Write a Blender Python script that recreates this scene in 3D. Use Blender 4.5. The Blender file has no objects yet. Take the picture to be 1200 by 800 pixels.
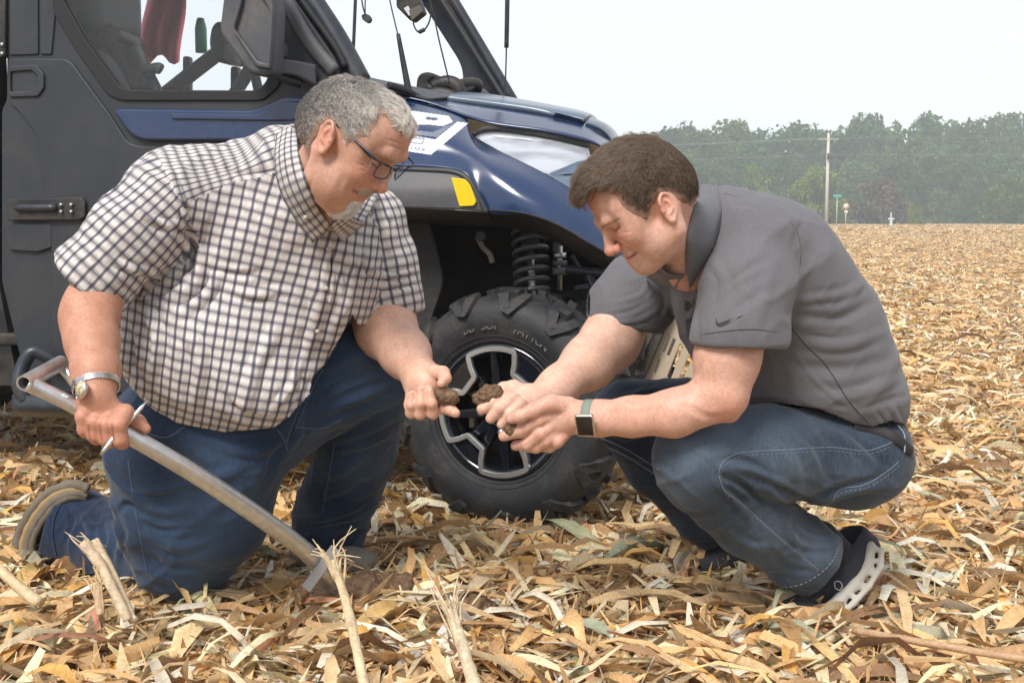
import bpy, bmesh, math, random
import numpy as np
from mathutils import Vector, Matrix, noise as mnoise
from mathutils.bvhtree import BVHTree
SC = bpy.context.scene
COL = SC.collection
rng = np.random.default_rng(7)
random.seed(7)
# ---------------- camera
FPX, CAMH = 1400.0, 0.875
PITCH = math.atan(138/FPX)
cam = bpy.data.cameras.new('camera'); cam.sensor_width = 36; cam.lens = 36*FPX/1200
cam.clip_start = 0.05; cam.clip_end = 3000
camo = bpy.data.objects.new('camera', cam); COL.objects.link(camo)
camo.location = (0, 0, CAMH); camo.rotation_euler = (math.pi/2-PITCH, 0, 0)
SC.camera = camo
# ---------------- world: bright overcast sky
SUN_EL, SUN_AZ = 50, 205
W = bpy.data.worlds.new('World'); SC.world = W; W.use_nodes = True
wn = W.node_tree; wn.nodes.clear()
wo = wn.nodes.new('ShaderNodeOutputWorld'); sk = wn.nodes.new('ShaderNodeTexSky')
sk.sky_type = 'NISHITA'; sk.sun_disc = False
sk.sun_elevation = math.radians(SUN_EL); sk.sun_rotation = math.radians(SUN_AZ)
b1 = wn.nodes.new('ShaderNodeBackground'); b1.inputs['Strength'].default_value = 0.05
b2 = wn.nodes.new('ShaderNodeBackground'); ad = wn.nodes.new('ShaderNodeAddShader')
# the cloud deck: an even white veil with very soft thicker and thinner places
tc = wn.nodes.new('ShaderNodeTexCoord'); mp = wn.nodes.new('ShaderNodeMapping'); mp.inputs['Scale'].default_value = (1, 1, 3)
nz = wn.nodes.new('ShaderNodeTexNoise'); nz.inputs['Scale'].default_value = 2.2; nz.inputs['Detail'].default_value = 3
cr = wn.nodes.new('ShaderNodeValToRGB')
cr.color_ramp.elements[0].position = .35; cr.color_ramp.elements[0].color = (.80, .81, .85, 1)
cr.color_ramp.elements[1].position = .65; cr.color_ramp.elements[1].color = (.86, .865, .885, 1)
wn.links.new(tc.outputs['Generated'], mp.inputs['Vector']); wn.links.new(mp.outputs[0], nz.inputs['Vector'])
wn.links.new(nz.outputs[0], cr.inputs[0]); wn.links.new(cr.outputs[0], b2.inputs['Color'])
b2.inputs['Strength'].default_value = 0.41
hs = wn.nodes.new('ShaderNodeHueSaturation'); hs.inputs['Saturation'].default_value = .3; wn.links.new(sk.outputs[0], hs.inputs['Color']); wn.links.new(hs.outputs[0], b1.inputs['Color']); wn.links.new(b1.outputs[0], ad.inputs[0])
wn.links.new(b2.outputs[0], ad.inputs[1]); wn.links.new(ad.outputs[0], wo.inputs['Surface'])
# ---------------- sun behind thin cloud
sl = bpy.data.lights.new('sun', 'SUN'); sl.energy = 2.3; sl.angle = math.radians(20); sl.color = (1, .95, .88)
slo = bpy.data.objects.new('sun', sl); COL.objects.link(slo)
_az = math.radians(SUN_AZ); _el = math.radians(SUN_EL)
_d = Vector((math.sin(_az)*math.cos(_el), math.cos(_az)*math.cos(_el), math.sin(_el)))
slo.rotation_euler = _d.to_track_quat('Z', 'Y').to_euler(); slo.location = (0, 0, 20)
SC.view_settings.view_transform = 'Standard'; SC.view_settings.look = 'None'
SC.view_settings.exposure = 0.76; SC.view_settings.gamma = 1
SC.cycles.use_adaptive_sampling = True; SC.cycles.max_bounces = 6; SC.cycles.transparent_max_bounces = 8
SC.cycles.use_denoising = True
# ================= helpers
CP, SP = math.cos(PITCH), math.sin(PITCH)
CAM = np.array([0, 0, CAMH])
def ray(px, py):
    u = (px-600)/FPX; v = (400-py)/FPX
    return np.array([u, CP+v*SP, -SP+v*CP])
def at(px, py, Y):
    d = ray(px, py); return CAM+d*(Y/d[1])
def ground_at(px, py, z=0.0):
    d = ray(px, py); return CAM+d*((z-CAMH)/d[2])
def proj(P):
    P = np.asarray(P, float)-CAM
    f = P[..., 1]*CP-P[..., 2]*SP; u = P[..., 0]; v = P[..., 1]*SP+P[..., 2]*CP
    return np.stack([600+FPX*u/f, 400-FPX*v/f], -1)
def pr(px, Y):                      # radius in metres of px pixels at depth Y
    return px*Y/FPX
def new_empty(name, loc, rz=0, **k):
    o = bpy.data.objects.new(name, None); COL.objects.link(o); o.location = loc; o.rotation_euler = (0, 0, rz)
    o.empty_display_size = .1
    for a, b in k.items(): o[a] = b
    return o
def wm(o):
    m = Matrix.LocRotScale(o.location, o.rotation_euler, o.scale)
    return m if o.parent is None else wm(o.parent) @ o.matrix_parent_inverse @ m
def link(name, me, mats=None, parent=None, smooth=True, recenter=True, **k):
    """world-space mesh -> object, origin at its middle, parented in place"""
    if mats is not None and len(me.materials) == 0:
        for m in (mats if isinstance(mats, (list, tuple)) else [mats]): me.materials.append(m)
    o = bpy.data.objects.new(name, me); COL.objects.link(o)
    n = len(me.vertices)
    if recenter and n:
        co = np.empty(n*3, np.float32); me.vertices.foreach_get('co', co); co = co.reshape(-1, 3)
        c = (co.min(0)+co.max(0))/2; co -= c; me.vertices.foreach_set('co', co.ravel()); o.location = c.tolist()
    if parent is not None:
        o.parent = parent; o.matrix_parent_inverse = wm(parent).inverted()
    if smooth is not None:
        me.polygons.foreach_set('use_smooth', np.full(len(me.polygons), bool(smooth)))
    for a, b in k.items(): o[a] = b
    me.update()
    return o
def mesh_np(name, V, F, col=None, uv=None, mat_idx=None):
    """V (n,3), F (m,k) faces all of one size (or list of lists); col per-vertex rgba; uv per-corner"""
    me = bpy.data.meshes.new(name); V = np.asarray(V, np.float32)
    if isinstance(F, np.ndarray):
        m, k = F.shape
        me.vertices.add(len(V)); me.vertices.foreach_set('co', V.ravel())
        me.loops.add(m*k); me.loops.foreach_set('vertex_index', F.astype(np.int32).ravel())
        me.polygons.add(m); me.polygons.foreach_set('loop_start', np.arange(0, m*k, k, dtype=np.int32))
        me.update(calc_edges=True)
    else:
        me.from_pydata(V.tolist(), [], [list(f) for f in F]); me.update()
    if col is not None:
        a = me.color_attributes.new('Col', 'FLOAT_COLOR', 'POINT'); col = np.asarray(col, np.float32)
        if col.shape[1] == 3: col = np.concatenate([col, np.ones((len(col), 1), np.float32)], 1)
        a.data.foreach_set('color', col.ravel())
    if uv is not None:
        l = me.uv_layers.new(name='UVMap'); l.data.foreach_set('uv', np.asarray(uv, np.float32).ravel())
    if mat_idx is not None: me.polygons.foreach_set('material_index', np.asarray(mat_idx, np.int32))
    return me
def curve_mesh(name, splines, extrude=0, bevel=0, res=2, dims='2D', closed=True, M=None):
    cu = bpy.data.curves.new(name, 'CURVE'); cu.dimensions = dims
    if dims == '2D': cu.fill_mode = 'BOTH'
    cu.extrude = extrude; cu.bevel_depth = bevel; cu.bevel_resolution = res
    if dims == '2D' and bevel: cu.offset = -bevel
    for s in splines:
        sp = cu.splines.new('POLY'); sp.points.add(len(s)-1)
        for i, p in enumerate(s): sp.points[i].co = (p[0], p[1], p[2] if len(p) > 2 else 0, 1)
        sp.use_cyclic_u = closed
    o = bpy.data.objects.new(name, cu)
    me = bpy.data.meshes.new_from_object(o.evaluated_get(bpy.context.evaluated_depsgraph_get()) if False else o)
    bpy.data.objects.remove(o); bpy.data.curves.remove(cu)
    if M is not None: me.transform(M)
    me.name = name
    return me
def catmull(P, n=8, closed=False):
    P = np.asarray(P, float); m = len(P)
    if m < 3 and not closed:
        t = np.linspace(0, 1, n+1)[:, None]; return P[0]*(1-t)+P[1]*t
    out = []
    rngi = range(m if closed else m-1)
    for i in rngi:
        if closed: a, b, c, d = P[(i-1) % m], P[i], P[(i+1) % m], P[(i+2) % m]
        else: a, b, c, d = P[max(i-1, 0)], P[i], P[i+1], P[min(i+2, m-1)]
        for t in np.arange(n)/n:
            out.append(.5*((2*b)+(-a+c)*t+(2*a-5*b+4*c-d)*t*t+(-a+3*b-3*c+d)*t**3))
    if not closed: out.append(P[-1])
    return np.array(out)
def round_poly(P, r=.01, n=4):
    """round the corners of a closed 2-D polygon"""
    P = [np.asarray(p, float) for p in P]; out = []
    for i, p in enumerate(P):
        a = P[i-1]-p; b = P[(i+1) % len(P)]-p; la, lb = np.linalg.norm(a), np.linalg.norm(b)
        rr = min(r, la*.45, lb*.45); s = p+a/la*rr; e = p+b/lb*rr
        for t in np.linspace(0, 1, n): out.append((1-t)**2*s+2*t*(1-t)*p+t*t*e)
    return out
def tube_arr(P, R, ns=8, cap=True, flat=None):
    """swept tube; R scalar or per point; flat = (direction, ratio) squashes the section"""
    P = np.asarray(P, float); n = len(P); R = np.broadcast_to(np.asarray(R, float), (n,))
    T = np.gradient(P, axis=0); T /= np.linalg.norm(T, axis=1)[:, None]+1e-12
    up = np.array([0, 0, 1.]) if abs(T[0, 2]) < .9 else np.array([1., 0, 0])
    A = np.empty((n, 3)); a = np.cross(T[0], up); a /= np.linalg.norm(a)
    for i in range(n):
        a = a-T[i]*np.dot(a, T[i]); a /= np.linalg.norm(a)+1e-12; A[i] = a
    B = np.cross(T, A); th = np.arange(ns)*2*math.pi/ns
    V = P[:, None]+R[:, None, None]*(np.cos(th)[None, :, None]*A[:, None]+np.sin(th)[None, :, None]*B[:, None])
    if flat is not None:
        d = np.asarray(flat[0], float); d /= np.linalg.norm(d)
        off = V-P[:, None]; V = P[:, None]+off-(off@d)[..., None]*d*(1-flat[1])
    V = V.reshape(-1, 3); F = []
    for i in range(n-1):
        for j in range(ns):
            k = (j+1) % ns; F.append((i*ns+j, i*ns+k, (i+1)*ns+k, (i+1)*ns+j))
    if cap: F.append(tuple(range(ns))[::-1]); F.append(tuple((n-1)*ns+j for j in range(ns)))
    return V, F
def tube(name, P, R, mat, parent=None, ns=8, flat=None, cap=True, **k):
    V, F = tube_arr(P, R, ns, cap, flat); return link(name, mesh_np(name, V, F), mat, parent, **k)
class MB:
    def __init__(s): s.V = []; s.F = []; s.n = 0
    def add(s, V, F):
        V = np.asarray(V, float); s.V.append(V); s.F += [tuple(i+s.n for i in f) for f in F]; s.n += len(V); return s
    def tube(s, P, R, ns=8, **k): return s.add(*tube_arr(P, R, ns, **k))
    def box(s, c, ax, hs):
        c = np.asarray(c, float); ax = np.asarray(ax, float); V = []
        for i in (-1, 1):
            for j in (-1, 1):
                for k in (-1, 1): V.append(c+ax[0]*hs[0]*i+ax[1]*hs[1]*j+ax[2]*hs[2]*k)
        return s.add(V, [(0, 1, 3, 2), (4, 6, 7, 5), (0, 4, 5, 1), (2, 3, 7, 6), (0, 2, 6, 4), (1, 5, 7, 3)])
    def mesh(s, name): return mesh_np(name, np.concatenate(s.V), s.F)
    def build(s, name, mat, parent=None, bevel=0, **k):
        me = s.mesh(name)
        if bevel:
            bm = bmesh.new(); bm.from_mesh(me); bmesh.ops.recalc_face_normals(bm, faces=bm.faces)
            bmesh.ops.bevel(bm, geom=[e for e in bm.edges if e.calc_face_angle(0) > .5], offset=bevel, segments=2, affect='EDGES', profile=.6)
            bm.to_mesh(me); bm.free()
        return link(name, me, mat, parent, **k)
def sharp(o, ang=35):
    """mark edges sharper than ang so smooth shading keeps corners"""
    me = o.data; bm = bmesh.new(); bm.from_mesh(me); bmesh.ops.recalc_face_normals(bm, faces=bm.faces)
    for e in bm.edges: e.smooth = e.calc_face_angle(0) < math.radians(ang)
    bm.to_mesh(me); bm.free(); return o
# ----- material helper
def mat(name, color=(.5, .5, .5), rough=.5, metal=0, spec=.5, **kw):
    m = bpy.data.materials.new(name); m.use_nodes = True; nt = m.node_tree
    p = nt.nodes['Principled BSDF']
    p.inputs['Base Color'].default_value = (*color, 1); p.inputs['Roughness'].default_value = rough
    p.inputs['Metallic'].default_value = metal; p.inputs['Specular IOR Level'].default_value = spec
    for a, b in kw.items(): p.inputs[a.replace('_', ' ')].default_value = b
    return m
class NT:
    def __init__(s, m): s.m = m; s.t = m.node_tree; s.p = s.t.nodes['Principled BSDF']
    def n(s, ty, out=0, attrs=None, **inp):
        nd = s.t.nodes.new('ShaderNode'+ty)
        for a, b in (attrs or {}).items(): setattr(nd, a, b)
        for a, b in inp.items():
            key = int(a[1:]) if a[0] == 'i' and a[1:].isdigit() else a.replace('_', ' ')
            s.set(nd.inputs[key], b)
        return nd.outputs[out]
    def set(s, sock, v):
        if isinstance(v, bpy.types.NodeSocket): s.t.links.new(v, sock)
        else: sock.default_value = v
    def math(s, op, a, b=0.0, c=0.0, clamp=False): return s.n('Math', attrs={'operation': op, 'use_clamp': clamp}, i0=a, i1=b, i2=c)
    def noise(s, scale, detail=4, rough=.5, vec=None, dist=0, out=0):
        k = dict(Scale=scale, Detail=detail, Roughness=rough, Distortion=dist)
        if vec is not None: k['Vector'] = vec
        return s.n('TexNoise', out, **k)
    def coord(s, which='Object'): 
        nd = s.t.nodes.new('ShaderNodeTexCoord'); return nd.outputs[which]
    def geo(s, which): return s.t.nodes.new('ShaderNodeNewGeometry').outputs[which]
    def attr(s, name, out='Color'):
        nd = s.t.nodes.new('ShaderNodeAttribute'); nd.attribute_name = name; return nd.outputs[out]
    def ramp(s, f, stops):
        nd = s.t.nodes.new('ShaderNodeValToRGB'); e = nd.color_ramp.elements
        while len(e) < len(stops): e.new(.5)
        for el, (p, c) in zip(e, stops):
            el.position = p; el.color = (*c, 1) if hasattr(c, '__len__') else (c, c, c, 1)
        s.set(nd.inputs[0], f); return nd.outputs[0]
    def mix(s, f, a, b, mode='MIX'):
        nd = s.t.nodes.new('ShaderNodeMix'); nd.data_type = 'RGBA'; nd.blend_type = mode
        s.set(nd.inputs[0], f)
        for i, v in ((6, a), (7, b)):
            s.set(nd.inputs[i], v if isinstance(v, bpy.types.NodeSocket) else (*v, 1) if len(v) == 3 else v)
        return nd.outputs[2]
    def scale(s, vec, sc): return s.n('Mapping', Vector=vec, Scale=sc)
    def bump(s, h, strength=.3, dist=.002, normal=None):
        k = dict(Height=h, Strength=strength, Distance=dist)
        if normal is not None: k['Normal'] = normal
        return s.n('Bump', **k)
    def color(s, v): s.set(s.p.inputs['Base Color'], v)
    def rough(s, v): s.set(s.p.inputs['Roughness'], v)
    def normal(s, v): s.set(s.p.inputs['Normal'], v)
def dusty(name, base, rough, dust=(.30, .25, .19), amount=.35, metal=0, scale=9, coat=0, bumpy=.1, spec=.5):
    m = mat(name, base, rough, metal, spec); N = NT(m)
    co = N.coord('Object'); a = N.noise(scale, 6, .65, co); b = N.noise(scale*9, 3, .6, co)
    f = N.math('MULTIPLY', N.ramp(a, [(.42, 0.), (.72, 1.)]), N.ramp(b, [(.3, .35), (.7, 1.)]))
    f = N.math('MULTIPLY', f, amount)
    N.color(N.mix(f, base, dust)); N.rough(N.math('ADD', rough, N.math('MULTIPLY', f, .5), clamp=True))
    if bumpy: N.normal(N.bump(N.noise(420, 2, .5, co), bumpy, .0006))
    if coat: N.p.inputs['Coat Weight'].default_value = coat; N.p.inputs['Coat Roughness'].default_value = .16
    return m
# ================= signed-distance modelling (smooth solid shapes -> surface nets mesh)
def _cone(P, a, b, ra, rb):
    ba = b-a; t = np.clip(((P-a)@ba)/max(float(ba@ba), 1e-9), 0, 1)
    q = P-a-t[..., None]*ba
    return np.sqrt((q*q).sum(-1))-(ra+(rb-ra)*t)
def _ell(P, c, R, r):
    q = (P-c)@R.T; k0 = np.sqrt(((q/r)**2).sum(-1)); k1 = np.sqrt(((q/(r*r))**2).sum(-1))
    return np.where(k0 < 1e-4, -r.min(), k0*(k0-1)/np.maximum(k1, 1e-6))
def _box(P, c, R, h, rr):
    q = np.abs((P-c)@R.T)-(h-rr); return np.sqrt((np.maximum(q, 0)**2).sum(-1))+np.minimum(q.max(-1), 0)-rr
f32 = lambda v: np.asarray(v, np.float32)
class Sdf:
    def __init__(s): s.ops = []
    def grp(s, k=.004): s.ops.append(('grp', None, None, k)); return s      # start a new group, merged with blend k
    def cone(s, a, b, ra, rb, k=.01, op='u'): a, b = f32(a), f32(b); s.ops.append((op, _cone, (a, b, np.float32(ra), np.float32(rb)), k)); return s
    def sph(s, c, r, k=.01, op='u'): return s.cone(c, c, r, r, k, op)
    def ell(s, c, r, R=None, k=.01, op='u'):
        s.ops.append((op, _ell, (f32(c), f32(np.eye(3) if R is None else R), f32(r)), k)); return s
    def box(s, c, h, R=None, rr=.005, k=.005, op='u'):
        s.ops.append((op, _box, (f32(c), f32(np.eye(3) if R is None else R), f32(h), np.float32(rr)), k)); return s
    def chain(s, pts, k=.01, op='u', grp=None):
        """pts: (px,py,Y,radius_px)"""
        if grp is not None: s.grp(grp)
        w = [at(p[0], p[1], p[2]) for p in pts]; r = [pr(p[3], p[2]) for p in pts]
        for i in range(len(pts)-1): s.cone(w[i], w[i+1], r[i], r[i+1], k, op)
        return s
    def pell(s, px, py, Y, rx, ry, rd, rot=0, k=.02, op='u', yaw=0):
        """ellipsoid: pixel radii rx, ry, depth radius rd (m), rot = image-plane rotation deg clockwise, yaw about z"""
        a = math.radians(-rot); y = math.radians(yaw); cy, sy = math.cos(y), math.sin(y)
        R = np.array([[math.cos(a), 0, math.sin(a)], [0, 1, 0], [-math.sin(a), 0, math.cos(a)]])
        Z = np.array([[cy, sy, 0], [-sy, cy, 0], [0, 0, 1]])
        return s.ell(at(px, py, Y), (pr(rx, Y), rd, pr(ry, Y)), R@Z, k, op)
    @staticmethod
    def comb(D, d, op, k):
        if op == 'u': h = np.maximum(k-np.abs(D-d), 0)/k; return np.minimum(D, d)-h*h*k*.25
        if op == 's': d = -d
        h = np.maximum(k-np.abs(D-d), 0)/k; return np.maximum(D, d)+h*h*k*.25      # 's' subtract, 'i' intersect
    def field(s, P, C=None, R=0.0):
        """P (B,n,3); C block centres for culling within radius R"""
        out = np.full(P.shape[:-1], .2, np.float32); cur = out.copy(); gk = .01
        for op, fn, a, k in s.ops:
            if op == 'grp':
                out = Sdf.comb(out, cur, 'u', gk); cur = np.full_like(out, .2); gk = k; continue
            if C is None: cur = Sdf.comb(cur, fn(P, *a), op, k); continue
            dc = fn(C, *a); sel = np.nonzero(dc < 2*R+k+.01)[0] if op != 'i' else np.arange(len(C))
            if len(sel): cur[sel] = Sdf.comb(cur[sel], fn(P[sel], *a), op, k)
        return Sdf.comb(out, cur, 'u', gk)
def surf(sdf, h, lo, hi, smooth=1, extra=None):
    """sparse surface nets; extra(P)->distance combined by max()"""
    lo = np.asarray(lo, np.float32); B = 8; bs = h*B
    nb = np.ceil((np.asarray(hi)-lo)/bs).astype(int)
    g = np.stack(np.meshgrid(*[np.arange(n) for n in nb], indexing='ij'), -1).reshape(-1, 3)
    C = (lo+(g+.5)*bs).astype(np.float32); R = bs*.87
    dc = np.concatenate([sdf.field(c[:, None], None)[:, 0] for c in np.array_split(C, max(1, len(C)//40000))])
    keep = np.abs(dc) < R*1.25; g = g[keep]; C = C[keep]
    l = np.arange(B+1, dtype=np.float32); L = np.stack(np.meshgrid(l, l, l, indexing='ij'), -1).reshape(-1, 3)*h
    cells = []; verts = []; edges = []
    N = (nb*B+2).astype(np.int64)
    key = lambda i: (i[..., 0].astype(np.int64)*N[1]+i[..., 1])*N[2]+i[..., 2]
    for idx in np.array_split(np.arange(len(g)), max(1, len(g)//600)):
        gb = g[idx]; base = (lo+gb*bs).astype(np.float32)
        P = base[:, None]+L[None]; D = sdf.field(P, C[idx], R)
        if extra is not None: D = np.maximum(D, extra(P))
        D = D.reshape(-1, B+1, B+1, B+1); S = D < 0
        cs = [(a, b, c) for a in (0, 1) for b in (0, 1) for c in (0, 1)]
        cnt = sum(S[:, a:a+B, b:b+B, c:c+B].astype(np.int8) for a, b, c in cs)
        bi, i, j, k = np.nonzero((cnt > 0) & (cnt < 8))
        cell = gb[bi]*B+np.stack([i, j, k], -1)
        cor = np.stack([D[bi, i+a, j+b, k+c] for a, b, c in cs], -1)
        acc = np.zeros((len(bi), 3)); w = np.zeros(len(bi))
        for x in range(8):
            for y in range(x+1, 8):
                if sum(abs(cs[x][q]-cs[y][q]) for q in range(3)) != 1: continue
                m = (cor[:, x] < 0) != (cor[:, y] < 0); t = np.where(m, cor[:, x]/(cor[:, x]-cor[:, y]+1e-12), 0)
                p = np.array(cs[x])[None]+t[:, None]*(np.array(cs[y])-np.array(cs[x]))[None]
                acc += p*m[:, None]; w += m
        cells.append(key(cell)); verts.append(lo+(cell+acc/w[:, None])*h)
        for ax in range(3):
            o = [0, 0, 0]; o[ax] = 1
            a = S[:, :B, :B, :B]; b = S[:, o[0]:o[0]+B, o[1]:o[1]+B, o[2]:o[2]+B]
            bi, i, j, k = np.nonzero(a != b)
            edges.append(np.concatenate([gb[bi]*B+np.stack([i, j, k], -1), np.full((len(bi), 1), ax), a[bi, i, j, k][:, None]], 1))
    cells = np.concatenate(cells); V = np.concatenate(verts)
    o = np.argsort(cells); cells = cells[o]; V = V[o]; E = np.concatenate(edges); F = []
    for ax in range(3):
        e = E[E[:, 3] == ax]; p = e[:, :3]; u = np.zeros(3, int); v = np.zeros(3, int); u[(ax+1) % 3] = 1; v[(ax+2) % 3] = 1
        q = np.stack([key(p-u-v), key(p-v), key(p), key(p-u)], -1)
        ix = np.searchsorted(cells, q); ix = np.minimum(ix, len(cells)-1); ok = (cells[ix] == q).all(1)
        ix = ix[ok]; fl = e[ok, 4] == 0; ix[fl] = ix[fl][:, ::-1]; F.append(ix)
    F = np.concatenate(F)
    for _ in range(smooth): V = lap(V, F, .5)
    return V, F
def largest(V, F):
    """keep only the biggest connected piece"""
    lab = np.arange(len(V))
    for _ in range(400):
        m = lab[F].min(1); new = lab.copy(); np.minimum.at(new, F.ravel(), np.repeat(m, 4)); new = new[new]
        if (new == lab).all(): break
        lab = new
    l, c = np.unique(lab, return_counts=True); k = lab == l[c.argmax()]; idx = np.cumsum(k)-1
    return V[k], idx[F[k[F].all(1)]]
def lap(V, F, f=.5):
    n = len(V); acc = np.zeros((n, 3)); w = np.zeros(n)
    for a, b in ((0, 1), (1, 2), (2, 3), (3, 0)):
        for c in range(3):
            acc[:, c] += np.bincount(F[:, a], V[F[:, b], c], n)+np.bincount(F[:, b], V[F[:, a], c], n)
        w += np.bincount(F[:, a], minlength=n)+np.bincount(F[:, b], minlength=n)
    return V*(1-f)+f*acc/np.maximum(w, 1)[:, None]
def vnorm(V, F):
    n = np.cross(V[F[:, 2]]-V[F[:, 0]], V[F[:, 3]]-V[F[:, 1]]); N = np.zeros_like(V)
    for i in range(4):
        for c in range(3): N[:, c] += np.bincount(F[:, i], n[:, c], len(V))
    return N/(np.linalg.norm(N, axis=1)[:, None]+1e-12)
def pnoise(P, seed=0):
    """cheap smooth 3-D noise built from sines, about -1..1"""
    r = np.random.default_rng(seed); out = np.zeros(P.shape[:-1])
    for i in range(7):
        k = r.normal(size=3); k /= np.linalg.norm(k); out += np.sin(P@k*r.uniform(.7, 1.6)+r.uniform(0, 6.3)+1.3*np.sin(P@np.roll(k, 1)*.8))
    return out/4.0
def crease(P, seed=0):
    """thin crumple ridges, 0..1"""
    return np.clip(1-1.6*np.abs(pnoise(P+.6*pnoise(P*.7, seed+9)[..., None], seed)), 0, 1)**2-.18
def pl_dist(Q, pts):
    """distance of 2-D points Q to polyline, and the running parameter 0..1"""
    best = np.full(len(Q), 1e9); tt = np.zeros(len(Q)); seg = np.linalg.norm(np.diff(pts, axis=0), axis=1); tot = seg.sum(); run = 0
    for i in range(len(pts)-1):
        a = pts[i]; b = pts[i+1]; ab = b-a; t = np.clip((Q-a)@ab/max(ab@ab, 1e-9), 0, 1)
        d = np.linalg.norm(Q-a-t[:, None]*ab, axis=1); m = d < best; best[m] = d[m]; tt[m] = ((run+t*seg[i])/tot)[m]; run += seg[i]
    return best, tt
def folds(V, F, L, ymax=None):
    """cloth folds: each (points in px, half width px, height m, sign) pushes the cloth out along its normal"""
    Nn = vnorm(V, F); view = CAM-V; view /= np.linalg.norm(view, axis=1)[:, None]
    fac = np.clip((Nn*view).sum(1)*3, 0, 1); Q = proj(V); D = np.zeros(len(V))
    for f in L:
        pts, w, hgt = catmull(f[0], 6), f[1], f[2]; yr = f[3] if len(f) > 3 else None
        d, t = pl_dist(Q, pts); sel = d < w*3
        prof = np.exp(-(d/w)**2)*np.sin(np.pi*np.clip(t, .03, .97))**.6
        prof -= .45*np.exp(-((d-1.7*w)/(w*.8))**2)*np.sin(np.pi*np.clip(t, .03, .97))
        if yr is not None: prof = prof*((V[:, 1] > yr[0]) & (V[:, 1] < yr[1]))
        D += np.where(sel, prof*hgt, 0)
    return V+Nn*(D*fac)[:, None]
def paint(colr, V, Nn, spots):
    """skin tone and painted shade patches at places on the surface: (px,py,radius px,colour,strength[,ymin,ymax])"""
    Q = proj(V); view = CAM-V; view /= np.linalg.norm(view, axis=1)[:, None]; fac = (Nn*view).sum(1) > -.1
    for s in spots:
        if hasattr(s[0], '__len__'): d, _ = pl_dist(Q, catmull(s[0], 5)); s = (0,)+tuple(s)
        else: d = np.linalg.norm(Q-np.array(s[:2]), axis=1)
        w = np.exp(-(d/s[2])**2)*s[4]*fac
        if len(s) > 5: w = w*((V[:, 1] > s[5]) & (V[:, 1] < s[6]))
        colr[:] = colr*(1-w[:, None])+np.array(s[3])*w[:, None]
def bvh_of(V, F): return BVHTree.FromPolygons(V.tolist(), F.tolist())
def on_surface(bvh, px, py, lift=.0):
    d = ray(px, py); d = d/np.linalg.norm(d); h = bvh.ray_cast(Vector(CAM), Vector(d))
    if h[0] is None: return None
    return np.array(h[0])-d*lift
def seam_on(name, bvh, pts, r, mat_, parent, lift=.0004, n=10, dash=None, **k):
    """a stitched seam laid on the cloth along a line"""
    q = catmull(pts, n); W_ = [on_surface(bvh, x, y, lift) for x, y in q]; W_ = [w for w in W_ if w is not None]
    if len(W_) < 3: return None
    P = np.array(W_)
    keep = [0]+[i for i in range(1, len(P)) if np.linalg.norm(P[i]-P[i-1]) < .08]; P = P[keep]
    if dash is None: return tube(name, P, r, mat_, parent, ns=5, **k)
    seg = np.linalg.norm(np.diff(P, axis=0), axis=1); s = np.concatenate([[0], np.cumsum(seg)]); mb = MB(); x = 0
    while x+dash[0] < s[-1]:
        ts = np.linspace(x, x+dash[0], 3); mb.tube(np.stack([np.interp(ts, s, P[:, c]) for c in range(3)], 1), r, 4); x += dash[0]+dash[1]
    return mb.build(name, mat_, parent, **k) if mb.n else None
def poly_sd(Q, poly):
    """signed distance (negative inside) of 2-D points to a polygon"""
    d = np.full(Q.shape[:-1], 1e9); ins = np.zeros(Q.shape[:-1], bool); n = len(poly)
    for i in range(n):
        a = poly[i]; b = poly[(i+1) % n]; ab = b-a; w = Q-a; t = np.clip((w@ab)/max(ab@ab, 1e-12), 0, 1)
        d = np.minimum(d, np.linalg.norm(w-t[..., None]*ab, axis=-1))
        c = ((a[1] > Q[..., 1]) != (b[1] > Q[..., 1])) & (Q[..., 0] < (b[0]-a[0])*(Q[..., 1]-a[1])/(b[1]-a[1]+1e-12)+a[0]); ins ^= c
    return np.where(ins, -d, d)
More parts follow.
